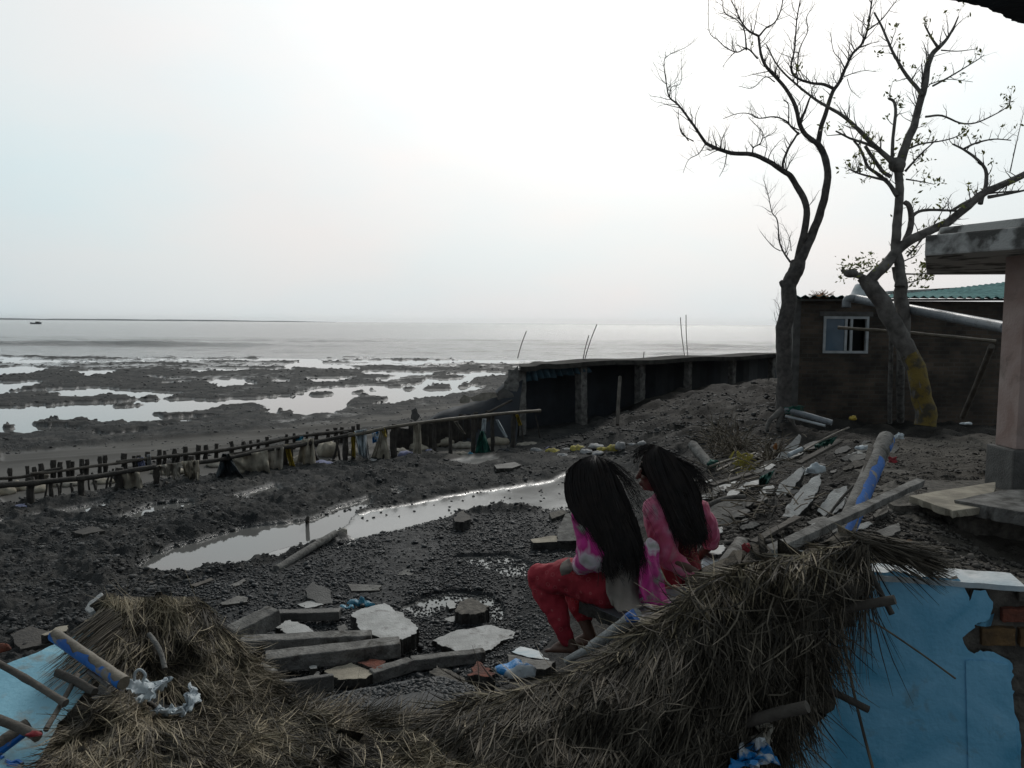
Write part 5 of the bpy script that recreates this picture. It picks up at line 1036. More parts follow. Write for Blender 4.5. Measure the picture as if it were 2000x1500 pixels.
# rubble crumbs and clutter on the slope
def crumbs(name, poly, n, s0, s1, m, label, cat='rubble', lift=.55):
    xs = [q[0] for q in poly]; ys = [q[1] for q in poly]; X = RNG.uniform(min(xs), max(xs), n*2); Y = RNG.uniform(min(ys), max(ys), n*2); k = inpoly(X, Y, poly); X = X[k][:n]; Y = Y[k][:n]
    C = np.zeros((len(X), 3))
    # march all rays together on the smooth terrain
    a = (X - 1000)/F; b_ = (Y - 750)/F; rx = fw.x + rt.x*a - up.x*b_; ry = fw.y + rt.y*a - up.y*b_; rz = fw.z + rt.z*a - up.z*b_
    ts = np.geomspace(2.5, 60, 110); done = np.zeros(len(X), bool); tt = np.full(len(X), 60.0)
    for t_ in ts:
        h = Zb(rx*t_, ry*t_); hit = (~done) & (CZ + rz*t_ < h + .03); tt[hit] = t_; done |= hit
    tt *= RNG.uniform(.985, 1.0, len(X)); C = np.stack([rx*tt, ry*tt, Zb(rx*tt, ry*tt)], -1)
    zd = Zd(C[:,0], C[:,1]); C[:,2] = np.maximum(zd*0 + C[:,2], C[:,2]); sz = RNG.uniform(s0, s1, len(X)) * np.where(RNG.random(len(X)) < .06, 2.0, 1)
    C[:,2] = np.where(np.abs(zd - C[:,2]) < .5, zd, C[:,2]) + sz * .2
    stones(name, C, sz, MM[m], label, cat)
SL = [(1110,905),(1250,870),(1420,865),(1540,850),(1700,835),(1760,840),(1770,960),(1900,1060),(2010,1085),(2010,1115),(1700,1090),(1400,1110),(1370,1080),(1380,960),(1200,960)]
crumbs('rubble', SL, 13000, .006, .022, 'rub', 'broken bits of brick and plaster strewn over the slope behind the women')
crumbs('bank_clods', [(1050,860),(1250,780),(1530,735),(1545,860),(1400,880),(1200,900),(1060,880)], 2600, .012, .05, 'clod', 'dark clods covering the bank in front of the sea wall', 'mud')
crumbs('soil_bits', [(1750,840),(1945,835),(1945,950),(1770,960)], 1500, .006, .02, 'rub', 'small bits scattered on the sandy ground before the porch', 'gravel')
# straw-like litter on the slope
def litter(name, poly, n, Lr, m, label, wid=.006, dark=False):
    X = RNG.uniform(min(q[0] for q in poly), max(q[0] for q in poly), n); Y = RNG.uniform(min(q[1] for q in poly), max(q[1] for q in poly), n); k = inpoly(X, Y, poly); X, Y = X[k], Y[k]; mb = MB()
    for x, y in zip(X, Y):
        p = T(float(x), float(y)); p.z += .07 + random.random()*.05; v = Vector((random.uniform(-1,1), random.uniform(-1,1), random.uniform(-.1,.35))).normalized() * random.uniform(*Lr)
        mb.tube([p, p + v*.5 + Vector((0,0,random.uniform(-.02,.03))), p + v], wid * random.uniform(.6, 1.4), 4, caps=False)
    mb.build(name, MM[m], label=label, cat='litter', kind='stuff')
litter('stick_litter', [(1380,870),(1520,850),(1620,850),(1600,1000),(1400,1060),(1370,960)], 170, (.1,.4), 'brown', 'dry sticks littered over the rubble slope')

# ================================================================== SLABS AND BEAMS ON THE BEACH
C2 = lambda q: [(400 + x/2.857, 1080 + y/2.857) for x, y in q]
def gslab(name, pts, z, th, m, label, cat='slab', tilt=0, **k):
    v = [G(x, y, z) for x, y in pts]; c = sum(v, Vector())/len(v)
    v = [q + Vector((0,0,(q.y - c.y)*tilt)) for q in v]; return slab(name, v, th, MM[m], label, cat, medge=MM['slabedge'], **k)
gslab('rough_slab', C2([(810,340),(850,320),(1000,278),(1110,340),(1180,410),(1188,440),(1100,486),(990,488),(860,420)]), .22, .14, 'slab', 'large rough whitish slab beside the blue rag', jag=.03, seg=8)
gslab('flat_slab', C2([(1265,490),(1400,430),(1600,400),(1735,440),(1720,475),(1650,490),(1600,540),(1440,565),(1340,520)]), .10, .10, 'slab', 'wide smooth grey slab scattered with pebbles', jag=.02, seg=7)
gslab('small_slab', C2([(1335,365),(1400,348),(1520,355),(1500,372),(1430,385),(1350,380)]), .06, .06, 'slab', 'small pale slab above the wide smooth slab')
gslab('dark_rock', C2([(1400,330),(1420,265),(1500,250),(1590,300),(1560,330),(1480,345)]), .16, .16, 'mortar', 'dark lumpy block in the puddle', 'rock', jag=.03)
gslab('small_slab', C2([(1345,270),(1375,262),(1405,280),(1400,305),(1360,312)]), .08, .08, 'slab', 'little pale block left of the dark lumpy block')
gslab('small_slab', C2([(795,170),(985,178),(975,208),(820,212)]), .06, .06, 'conc', 'long grey slab alone on the gravel')
gslab('small_slab', C2([(1075,110),(1130,88),(1165,105),(1150,125),(1080,122)]), .05, .05, 'conc', 'small grey chip right of the long grey slab')
gslab('small_slab', C2([(515,285),(620,254),(665,288),(560,308)]), .06, .06, 'slab', 'pale pointed slab left of the blue rag')
gslab('small_slab', C2([(555,215),(600,190),(700,215),(712,260),(640,262),(570,240)]), .10, .05, 'concdark', 'darker slab behind the pale pointed one', tilt=.25)
gslab('small_slab', C2([(82,280),(190,235),(243,248),(238,272),(110,290)]), .07, .06, 'conc', 'wedge shaped grey slab near the thatch mound')
gslab('small_slab', C2([(140,175),(225,140),(232,155),(170,188)]), .06, .04, 'conc', 'narrow grey slab above the wedge shaped one')
gslab('small_slab', C2([(390,165),(420,155),(505,185),(490,190)]), .04, .04, 'conc', 'thin grey slab half sunk in the gravel')
gslab('small_slab', [(980,1046),(1010,1040),(1035,1045),(1000,1054)] , .08, .05, 'conc', 'flat piece in the gravel left of the women', tilt=0) if False else None
gslab('tilted_slab', [(1088,1032),(1105,1014),(1140,1014),(1140,1045),(1088,1045)], .25, .05, 'conc', 'grey slab leaning up just left of the women', tilt=.2)
gslab('curb_slab', [(1036,1053),(1075,1046),(1140,1047),(1140,1056),(1040,1060)], .16, .14, 'sack', 'yellowish long slab edge left of the women')
gslab('brick_lump', [(1072,1002),(1100,995),(1110,1000),(1078,1013)], .10, .12, 'mortar', 'low lump of brickwork left of the left woman\'s head', 'brick lump')
gslab('debris_chunk', [(885,1010),(905,995),(918,1010),(908,1020),(888,1018)], .18, .14, 'wooddark', 'dark lump of debris lying alone on the wet silt', 'debris', jag=.03)
gslab('brick_lump', [(965,908),(1005,902),(1018,908),(1000,914),(970,915)], .16, .12, 'concdark', 'low broken block on the mud under the bags', 'brick lump')
gslab('small_slab', [(820,925),(835,918),(850,922),(832,928)], .05, .04, 'slab', 'small pale slab on the mud near the wrapped stake')
gslab('small_slab', [(1052,930),(1085,918),(1098,922),(1068,934)], .06, .04, 'conc', 'thin grey plate on the mud left of the left woman')
def gbeam(name, a, b_, z, w_, h_, m, label, cat='beam', z2=None, seg=10, rough=.07):
    A_ = G(*a, z); B_ = G(*b_, z if z2 is None else z2); return MB().bar(A_, B_, w_, h_, seg=seg, rough=rough).build(name, MM[m], label=label, cat=cat, bevel=.012)
gbeam('concrete_beam', C2([(340,610)])[0], C2([(1090,525)])[0], .20, .17, .13, 'conc', 'longest concrete beam, nearest to the thatch')
gbeam('concrete_beam', C2([(200,510)])[0], C2([(930,475)])[0], .22, .14, .11, 'conc', 'second long concrete beam behind the longest one')
gbeam('concrete_beam', C2([(150,470)])[0], C2([(390,345)])[0], .18, .20, .15, 'conc', 'short thick beam standing askew left of the others', z2=.26)
gbeam('concrete_beam', C2([(400,350)])[0], C2([(755,342)])[0], .12, .11, .09, 'concdark', 'slim beam lying level below the blue rag')
gslab('broken_slab', C2([(400,400),(480,372),(560,400),(650,460),(500,466),(420,430)]), .14, .10, 'slab', 'broken slab between the short beam and the second long one', jag=.03)
gslab('broken_slab', C2([(140,490),(230,462),(248,492),(180,510)]), .16, .06, 'slab', 'pale chip at the left end of the second long beam')
gslab('broken_slab', C2([(345,480),(390,462),(410,478),(380,490)]), .14, .05, 'slab', 'small white chip beside the second long beam')
gslab('broken_slab', C2([(735,410),(780,395),(812,440),(760,455)]), .10, .06, 'conc', 'greyish block left of the large rough slab')
gslab('mortar_lump', C2([(240,545),(300,530),(330,560),(320,590),(250,590)]), .22, .16, 'mortar', 'rounded mortar lump at the butt of the longest beam', 'mortar lump', jag=.02)
gslab('broken_slab', C2([(668,655),(820,610),(945,660),(900,700),(740,705)]), .16, .08, 'sack', 'warm grey slab below the longest beam beside the red bricks', jag=.02)
gslab('red_bricks', C2([(850,610),(930,590),(1010,600),(1018,625),(960,650)]), .18, .09, 'brickred', 'broken red brickwork at the end of the longest beam', 'bricks', jag=.02)
gslab('broken_slab', C2([(555,730),(620,680),(645,680),(640,705),(575,735)]), .18, .07, 'conc', 'small upright block below the longest beam', tilt=.3)
gslab('broken_slab', C2([(582,632),(600,625),(630,628),(628,642),(590,646)]), .18, .05, 'slab', 'tiny white block below the longest beam')
gbeam('plank', C2([(268,600)])[0], C2([(395,668)])[0], .30, .05, .03, 'conc', 'pale stick end poking from the thatch mound', 'stick')
gbeam('kerb', C2([(350,765)])[0], C2([(720,720)])[0], .40, .05, .12, 'concdark', 'bluish grey kerb edge running out of the thatch', 'kerb')
gbeam('kerb', C2([(930,690)])[0], C2([(1150,620)])[0], .13, .10, .10, 'conc', 'left length of the curved kerb beyond the thatch', 'kerb')
gbeam('kerb', C2([(1150,618)])[0], C2([(1560,570)])[0], .13, .10, .10, 'conc', 'middle length of the curved kerb beyond the thatch', 'kerb')
gslab('brick_lump', C2([(1250,660),(1300,625),(1440,690),(1465,735),(1400,740)]), .45, .14, 'mortar', 'earthy brick lump at the thatch edge below the kerb', 'brick lump', jag=.03)
gslab('brick_lump', C2([(1460,680),(1520,600),(1600,650),(1610,690)]), .5, .14, 'brickred', 'reddish brown lump left of the blue and white bag', 'brick lump', jag=.03)
tslab('white_tile', C2([(1710,550),(1760,520),(1970,570),(1945,600),(1800,580)]), 3, .03, 'white', 'bright white slab in front of the left woman\'s toes', lift=.0)
tslab('broken_slab', C2([(1690,560),(1820,590),(1960,605),(1900,650),(1700,640)]), 2, .10, 'conc', 'grey block under the bright white slab', lift=.55)
bag(*C2([(1735,672)])[0], 70, 24, 'plasblue', 'white and blue plastic bag on the thatch edge', d=4.1, cat='plastic bag', name='plastic_bag', amp=.4)
bag(*C2([(870,310)])[0], 36, 22, 'cyan', 'bright blue rag on the large rough slab', cat='rag', name='rag', amp=.7)
bag(*C2([(800,325)])[0], 22, 12, 'cyan', 'smaller blue rag end left of the bright one', cat='rag', name='rag', amp=.7)
pole('driftwood', G(540,1112,.05), G(655,1042,.12), .05, MM['conc'], 'long pale driftwood log beside the puddle', 'log', n=8)
bag(668,1045, 22, 14, 'cloths', 'grey stump at the upper end of the driftwood log', cat='stump', name='stump', amp=.4)
gslab('plank', [(275,1140),(310,1122),(335,1118),(330,1128),(290,1143)], .08, .05, 'wood', 'dark plank at the left end of the long puddle', 'plank')
gslab('plank', [(370,1142),(412,1128),(418,1132),(380,1146)], .07, .04, 'wood', 'narrow plank right of the dark plank', 'plank')
pole('stump', G(601,1022,-.1), G(601,1012,.16), .03, MM['wooddark'], 'small dark stub standing in the long puddle', 'stump', n=7)
gslab('debris_chunk', [(140,1038),(180,1026),(205,1036),(160,1044)], .12, .1, 'wooddark', 'flat dark board on the near mud', 'board', jag=.02)
# ================================================================== THATCH
class DMap:
    """depth of a surface over the picture, linear RBF through control points"""
    def __init__(s, pts):
        a = np.array(pts, float); s.c = a[:, :2]; D = np.linalg.norm(s.c[:, None] - s.c[None], axis=-1); s.m = a[:, 2].mean(); s.w = np.linalg.solve(D - np.eye(len(a)) * 3, a[:, 2] - s.m)
    def __call__(s, x, y):
        q = np.stack([np.asarray(x, float).ravel(), np.asarray(y, float).ravel()], -1); o = np.zeros(len(q))
        for i in range(0, len(q), 50000): o[i:i+50000] = np.linalg.norm(q[i:i+50000, None] - s.c[None], axis=-1) @ s.w
        return o.reshape(np.shape(x)) + s.m
def Pn(X, Y, D):
    a = (X - 1000)/F; b = (Y - 750)/F
    return np.stack([(fw.x + rt.x*a - up.x*b)*D, (fw.y + rt.y*a - up.y*b)*D, CZ + (fw.z + rt.z*a - up.z*b)*D], -1)
def surf(name, poly, dm, m, step=7, bump=.05, th=.12, parent=None, hole=None):
    xs = np.arange(min(q[0] for q in poly), max(q[0] for q in poly) + step, step); ys = np.arange(min(q[1] for q in poly), max(q[1] for q in poly) + step, step)
    X, Y = np.meshgrid(xs, ys); D = dm(X, Y) + fbm(X/60, Y/60, 4) * bump; V = Pn(X, Y, D).reshape(-1, 3); ii = np.arange(X.size).reshape(X.shape)
    ins = inpoly(X[:-1, :-1] + step/2, Y[:-1, :-1] + step/2, poly).ravel()
    if hole: ins &= ~inpoly(X[:-1, :-1] + step/2, Y[:-1, :-1] + step/2, hole).ravel()
    Fq = np.stack([ii[:-1, :-1], ii[1:, :-1], ii[1:, 1:], ii[:-1, 1:]], -1).reshape(-1, 4)[ins]
    used = np.unique(Fq); mp = np.zeros(len(V), int); mp[used] = np.arange(len(used))
    o = npmesh(name, V[used], mp[Fq], m, parent=parent, smooth=True); sd_ = o.modifiers.new('t', 'SOLIDIFY'); sd_.thickness = th; sd_.offset = -1; return o
BUMP = [0.0]
def blades(name, X, Y, FX, FY, Lp, dm, wid, m, parent, lift=(.0, .05), spread=.25, curl=.25, tint=None, droop=0):
    n = len(X); ang = np.arctan2(FY, FX) + RNG.normal(0, spread, n); K = 4; V = []
    bend = RNG.normal(0, curl, n); x, y = X.astype(float).copy(), Y.astype(float).copy(); l0 = RNG.uniform(lift[0], lift[1], n); l1 = l0 + RNG.uniform(-.02, .06, n)
    pts = []
    for k in range(K):
        f = k / (K - 1); D = dm(x, y) + fbm(x/60, y/60, 4) * BUMP[0] - (l0 + (l1 - l0) * f) - .005; pts.append(Pn(x, y, D)); a = ang + bend * f; x = x + np.cos(a) * Lp / (K-1); y = y + np.sin(a) * Lp / (K-1)
    pts = np.stack(pts, 1); pts[:, :, 2] -= droop * (np.arange(K)/(K-1))[None] ** 2
    d = pts[:, -1] - pts[:, 0]; d /= np.linalg.norm(d, axis=1)[:, None] + 1e-9; r = RNG.normal(0, 1, (n, 3)) * .6 + np.array((0, -.2, .8)); s = np.cross(d, r); s /= np.linalg.norm(s, axis=1)[:, None] + 1e-9
    W = RNG.uniform(.5, 1.25, n) * wid; prof = np.array([.8, 1, .9, .25])
    off = s[:, None] * W[:, None, None] * prof[None, :, None]
    V = np.stack([pts - off, pts + off], 2).reshape(-1, 3); b = (np.arange(n) * K * 2)[:, None]
    Fq = np.stack([np.stack([b[:, 0] + 2*k, b[:, 0] + 2*k+1, b[:, 0] + 2*k+3, b[:, 0] + 2*k+2], -1) for k in range(K-1)], 1).reshape(-1, 4)
    t_ = RNG.random(n) ** 1.6 if tint is None else tint
    return npmesh(name, V, Fq, m, parent=parent, tint=np.repeat(t_, K-1))
TRP = [(1700,1042),(1640,1052),(1560,1080),(1450,1102),(1400,1120),(1350,1156),(1300,1200),(1240,1234),(1130,1302),(1000,1346),(920,1352),(868,1376),(850,1400),(880,1430),(960,1470),(1000,1520),(1480,1520),(1500,1470),(1540,1410),(1580,1330),(1630,1220),(1680,1120)]
DR = DMap([(1690,1045,3.25),(1560,1075,3.1),(1450,1100,3.0),(1350,1150,3.05),(1250,1205,3.15),(1130,1265,3.3),(1000,1320,3.5),(880,1370,3.7),(850,1400,3.6),(1700,1140,3.1),(1640,1250,2.95),(1560,1400,2.85),(1480,1520,2.75),(1350,1520,2.6),(1200,1520,2.6),(1000,1520,2.65),(900,1430,3.1),(1400,1300,2.8),(1200,1350,2.85),(1050,1420,2.9),(1600,1150,2.98),(1450,1200,2.85)])
rc = P(1300, 1400, 2.9); rc.z = .5
thr = thing('thatched_roof', rc, 'collapsed grey brown thatch hanging in a dark mass beside the blue wall', 'thatched roof')
surf('thatch_base', TRP, DR, MM['thatch'], parent=thr, bump=.16)
BUMP[0] = .16
def flowR(X, Y):
    f = np.clip((X - 900) / 600, 0, 1) ** .8; fx = -.80 + .80 * f; fy = .55 + .5 * f
    w_ = fbm(X/90, Y/90, 3) * 1.1; return fx + w_ * .45, fy + np.abs(w_) * .1
def rnd(poly, n):
    X = RNG.uniform(min(q[0] for q in poly), max(q[0] for q in poly), n); Y = RNG.uniform(min(q[1] for q in poly), max(q[1] for q in poly), n); k = inpoly(X, Y, poly); return X[k], Y[k]
X, Y = rnd(TRP, 42000); e_ = np.interp(X, [868,920,1000,1130,1240,1300], [1378,1356,1346,1300,1232,1198]); k = Y > e_ + 8; X, Y = X[k], Y[k]; fx, fy = flowR(X, Y); blades('straw', X, Y, fx, fy, RNG.uniform(60, 170, len(X)), DR, .0025, MM['strawdark'], thr, lift=(.0, .07), spread=.28)['kind'] = 'stuff'
X, Y = rnd(TRP, 5000); fx, fy = flowR(X, Y); k = RNG.random(len(X)) < .45; X, Y, fx, fy = X[k], Y[k], fx[k], fy[k]; blades('loose_straw', X, Y, fx, fy, RNG.uniform(30, 110, len(X)), DR, .0028, MM['strawdark'], thr, lift=(.04, .12), spread=.9, curl=.5)['kind'] = 'stuff'
# pale crest straw along the ridge
rd = [(1690,1048),(1560,1080),(1450,1103),(1400,1122),(1350,1158),(1300,1203),(1240,1236),(1130,1305),(1000,1350),(900,1366)]
tt = RNG.random(2600); X = np.interp(tt, np.linspace(0, 1, len(rd)), [q[0] for q in rd]) + RNG.normal(0, 8, 2600); Y = np.interp(tt, np.linspace(0, 1, len(rd)), [q[1] for q in rd]) + np.abs(RNG.normal(0, 1, 2600)) * 14
fx, fy = flowR(X, Y); up_ = RNG.random(2600) < .07; blades('crest_straw', X, Y, np.where(up_, -.9, fx), np.where(up_, RNG.uniform(-.2, .5, 2600), fy), RNG.uniform(25, 90, 2600), DR, .0032, MM['straw'], thr, lift=(.0, .05), spread=.6, curl=.5)['kind'] = 'stuff'
BUMP[0] = 0
# wisps lying to the right over the wall top
X = RNG.uniform(1660, 1760, 700); Y = 1050 + (X - 1660) * .22 + RNG.normal(0, 7, 700); DW = DMap([(1600,1000,3.3),(1700,1050,3.25),(1900,1100,3.3),(1950,1160,3.3),(1700,1200,3.3),(1600,1200,3.2)])
blades('ridge_wisps', X, Y, np.full(700, 1.0), np.full(700, .33), RNG.uniform(60, 190, 700) * np.clip(1.3 - (X - 1660)/140, .4, 1), DW, .003, MM['strawdark'], thr, lift=(.02, .09), spread=.13, curl=.15, droop=.01)['kind'] = 'stuff'
X = 1700 - np.abs(RNG.normal(0, 1, 1300)) * 75; Y = 1062 + (1700 - X) * .12 + RNG.random(1300) ** 2 * 70; blades('hanging_wisps', X, Y, np.full(1300, -.12), np.ones(1300), RNG.uniform(40, 130, 1300) * (1 + (RNG.random(1300) < .2) * 1.2), DW, .0024, MM['strawdark'], thr, lift=(.02, .2), spread=.22, curl=.2)['kind'] = 'stuff'
# left mound and the strip along the bottom
TLP = [(208,1158),(260,1166),(330,1163),(388,1166),(420,1200),(450,1240),(485,1285),(510,1320),(545,1368),(640,1392),(720,1402),(800,1402),(880,1392),(960,1420),(1010,1450),(1060,1530),(60,1530),(120,1455),(165,1400),(190,1365),(252,1345),(250,1310),(236,1250),(215,1200)]
DL = DMap([(205,1155,4.5),(400,1165,4.7),(450,1240,4.6),(540,1350,4.35),(700,1390,4.15),(860,1388,3.9),(950,1400,3.4),(30,1530,2.8),(300,1530,2.85),(700,1530,2.85),(1030,1530,2.6),(250,1300,4.1),(350,1300,4.2),(150,1400,3.4),(400,1430,3.5),(600,1440,3.5),(330,1365,3.9),(800,1450,3.3),(1000,1440,2.95),(190,1230,4.3),(240,1380,3.55)])
lc = P(500, 1450, 3.5); lc.z = .3
thl = thing('thatched_roof', lc, 'fallen yellowish thatch heap spread across the bottom left foreground', 'thatched roof')
surf('thatch_base', TLP, DL, MM['thatch'], parent=thl, bump=.28, hole=[(262,1340),(300,1322),(380,1345),(392,1372),(370,1392),(300,1385)])
hole = [(262,1340),(300,1322),(380,1345),(392,1372),(370,1392),(300,1385)]
BUMP[0] = .28
def flowL(X, Y):
    top = np.clip((1340 - Y) / 120, 0, 1); w_ = fbm(X/120, Y/70, 3)
    # mound: straws fall from the ridge, fanning; below: mostly level, drifting
    fx = top * ((X - 300)/330) + (1 - top) * np.where(X < 300, -.55, .95 + .0 * X); fy = top * 1.0 + (1 - top) * np.where(X < 330, .65, .10 + w_ * 1.4)
    return fx, fy
X, Y = rnd(TLP, 70000); k = ~inpoly(X, Y, hole); X, Y = X[k], Y[k]; fx, fy = flowL(X, Y); mt = np.clip(.12 + fbm(X/70, Y/40, 4) * 1.5 + RNG.random(len(X)) * .35, 0, 1)
blades('straw', X, Y, fx, fy, RNG.uniform(25, 85, len(X)) * (1 + (Y > 1400) * .3), DL, .0022, MM['straw'], thl, lift=(.0, .06), spread=.42, curl=.35, tint=mt ** 1.5)['kind'] = 'stuff'
X, Y = rnd(TLP, 6000); k = ~inpoly(X, Y, hole); X, Y = X[k], Y[k]; fx, fy = flowL(X, Y); blades('loose_straw', X, Y, fx, fy, RNG.uniform(20, 70, len(X)), DL, .0021, MM['straw'], thl, lift=(.03, .09), spread=1.3, curl=.6, tint=RNG.random(len(X)))['kind'] = 'stuff'
BUMP[0] = 0
# fronds reaching down-left over the blue panel
DP = DMap([(100,1200,4.25),(240,1160,4.5),(250,1330,4.05),(60,1330,3.95),(100,1380,3.6)])
gx0 = np.concatenate([np.full(n_, x_) for x_, y_, n_, l_ in ((215,1195,130,0),(228,1215,150,0),(240,1235,120,0),(248,1262,110,0),(238,1288,70,0))]) + RNG.normal(0, 9, 580)
gy0 = np.concatenate([np.full(130,1195),np.full(150,1215),np.full(120,1235),np.full(110,1262),np.full(70,1288)]) + RNG.normal(0, 5, 580); gl = np.concatenate([RNG.uniform(50,130,130),RNG.uniform(60,185,150),RNG.uniform(60,200,120),RNG.uniform(50,150,110),RNG.uniform(30,90,70)])
blades('drooping_fronds', gx0, gy0, np.full(580, -.80), np.full(580, .62), gl, DP, .0022, MM['strawdark'], thl, lift=(.03, .08), spread=.05, curl=.05)['kind'] = 'stuff'
# ================================================================== BLUE WALLS
WPa, WPb = P(1440, 1103, 3.45), P(1990, 1137, 3.20); wu = Vector((WPb.x - WPa.x, WPb.y - WPa.y, 0)).normalized(); wn = Vector((wu.y, -wu.x, 0)); ztop = WPa.z
def onwall(px, py, out=0): r = ray(px, py); o_ = WPa + wn * out - Vector((0, 0, CZ)); t_ = o_.dot(wn) / r.dot(wn); return Vector((0,0,CZ)) + r * t_
bw = thing('blue_wall', WPb * .5 + WPa * .5 - Vector((0,0,1.4)), 'blue plastered wall with broken plaster at the lower right', 'wall')
a0 = onwall(1600, 1110); a0.z = ztop
mb = MB(); L1_ = (onwall(2300, 1300) - a0).dot(wu)
mb.box(a0 + wu * L1_/2 - wn * .08 + Vector((0,0,-.80)), wu * L1_/2, wn * .06, Vector((0,0,.78))); mb.build('core', MM['mortar'], bw, subdiv=18, disp=((9, .018), (30, .01)))
pl = [(1602,1106),(1700,1112),(1860,1132),(1880,1138),(1886,1152),(1893,1186),(1896,1170),(1902,1152),(1925,1152),(1940,1176),(1935,1200),(1905,1226),(1880,1246),(1890,1268),(1940,1273),(1972,1290),(1982,1350),(1995,1500),(2005,1750),(1300,1750),(1300,1300),(1602,1300)]
slab('plaster', [onwall(x, y, .012) for x, y in pl], .03, MM['bluewall'], None, None, parent=bw, jag=.014, seg=9, bevel=.002, medge=MM['mortar'])
slab('corner_plaster', [onwall(x, y, .020) for x, y in ((1886,1290),(1930,1290),(1970,1300),(1978,1350),(1990,1500),(2000,1750),(1896,1750))], .0075, MM['bluewall'], None, None, parent=bw, jag=.002, bevel=.002)
zt2 = ztop + .004
mb = MB(); L2_ = (onwall(1990, 1300) - a0).dot(wu); vs = []
for i in range(31):
    c = a0 + wu * (L2_ * i / 30); j0, j1 = random.uniform(-.004, .004), random.uniform(-.008, .008)
    for s_, z_ in ((.024 + j0, -.022), (.022 + j0, .0), (-.14 + j1, .006), (-.14 + j1, -.03)): q = c + wn * s_; vs.append(Vector((q.x, q.y, zt2 + z_)))
mb.add(vs, [(i*4+k, i*4+4+k, i*4+4+(k+1)%4, i*4+(k+1)%4) for i in range(30) for k in range(4)]); mb.build('lit_coping', MM['white'], bw)  # wall top coloured white to carry the sky light falling on it
for (x0_, y0_, x1_, y1_, mt_) in ((1958,1190,2010,1216,'brickred'),(2014,1192,2080,1218,'brickred'),(1918,1228,1985,1262,'brickyel'),(1992,1230,2060,1264,'brickyel'),(1990,1152,2050,1176,'mortar')):
    q = [onwall(x0_, y0_, .012), onwall(x1_, y0_, .012), onwall(x1_, y1_, .012), onwall(x0_, y1_, .012)]; slab('brick', q, .07, MM[mt_], None, None, parent=bw, jag=.004, bevel=.006)
for q, n_ in (([(1470,1092,3.6),(1480,1068,4.0),(1560,1074,4.0),(1640,1085,3.9),(1600,1100,3.6)], 'blue_slab'),):
    slab(n_, [P(*v) for v in q], .05, MM['white'], 'pale blue topped slab end behind the thatch ridge', 'slab', jag=.004)  # same white, standing for the lit top face
# tilted pale blue panel at left
bpn = slab('blue_panel', [P(*v) for v in ((-60,1328,4.0),(0,1298,4.05),(60,1268,4.15),(130,1232,4.3),(212,1188,4.5),(250,1250,4.35),(190,1330,4.0),(110,1430,3.6),(40,1560,3.2),(-250,1560,3.1),(-300,1440,3.6))], .09, MM['blue'], 'tilted pale blue plastered wall piece under the left thatch', 'wall piece', jag=.006, medge=MM['mortar'])
bv = BVHTree.FromPolygons([bpn.matrix_world @ v.co + bpn.location * 0 for v in bpn.data.vertices], [tuple(p.vertices) for p in bpn.data.polygons])
def cast(bvh, off, px, py, out=.004):
    r = ray(px, py).normalized(); h = bvh.ray_cast(Vector((0,0,CZ)) - off, r)
    return None if h[0] is None else h[0] + off - r * out
bv = BVHTree.FromPolygons([v.co for v in bpn.data.vertices], [tuple(p.vertices) for p in bpn.data.polygons])
mb = MB()
for st_ in ([(12,1485),(22,1490),(34,1486),(44,1492)], [(15,1493),(30,1495),(42,1500)], [(0,1478),(6,1480)]):
    q = [cast(bv, bpn.location, *v) for v in st_]; q = [v for v in q if v]
    if len(q) > 1: mb.tube(catmull(q, 3), .008, 5)
if mb.v: mb.build('paint_marks', MM['blueplas'], bpn)
op = pole('striped_pole', P(107,1240,3.85), P(242,1334,3.55), .031, MM['bamboo'], 'thick pole painted blue and ochre over the blue panel', 'pole', n=16, bend=.0)
mb = MB(); A_, B_ = P(107,1240,3.85), P(242,1334,3.55); ax = (B_ - A_).normalized(); vw = (Vector((0,0,CZ)) - A_).normalized(); sx = ax.cross(vw).normalized(); sx = sx if sx.z < 0 else -sx; vw = sx.cross(ax) * (1 if sx.cross(ax).dot(vw) > 0 else -1); vs = []
for i in range(25):
    c = A_.lerp(B_, i/24); lo_ = .1 + .35*math.sin(i*.9) + .2*math.sin(i*2.3)
    for k in range(7): an = lo_ + (2.2 - lo_)*k/6; vs.append(c + (sx*math.sin(an) + vw*math.cos(an))*.0320*1.06)
mb.add(vs, [(i*7+k, i*7+k+1, i*7+8+k, i*7+7+k) for i in range(24) for k in range(6)]); mb.build('blue_paint', MM['blueplas'], op, smooth=True)
pole('bamboo_pole', P(-30,1282,3.65), P(128,1374,3.45), .016, MM['wood'], 'jointed bamboo lying over the middle of the blue panel', joints=2)
pole('bamboo_pole', P(-30,1396,3.25), P(74,1438,3.15), .020, MM['wood'], 'thicker bamboo low over the blue panel with a red knot', joints=1)
bag(66, 1436, 26, 9, 'red', 'red cloth knotted on the end of the thicker bamboo', d=3.12, cat='cloth', name='cloth_knot', amp=.5)
pole('painted_pole', P(-30,1475,3.2), P(54,1415,3.35), .028, MM['wood'], 'dark wooden pole with blue underside at the left edge', 'pole', n=12)
MB().tube([P(-30,1485,3.19), P(46,1428,3.33)], .026, 12).build('blue_paint', MM['blueplas'], bpy.data.objects['painted_pole'])
pole('log', P(112,1314,3.72), P(185,1352,3.6), .020, MM['wood'], 'grey weathered log stub poking over the blue panel', 'log', n=9)
pole('stick', P(90,1425,3.3), P(152,1318,3.75), .012, MM['wood'], 'thin grey stick along the edge of the blue panel', 'stick', n=7)
pole('lath', P(172,1312,3.65), P(212,1340,3.6), .010, MM['conc'], 'short pale lath above the plastic bag', 'lath', n=6)
pole('stick', P(290,1238,4.12), P(322,1306,4.0), .013, MM['conc'], 'pale crooked stick on the face of the thatch mound', 'stick', n=7, bend=.12)
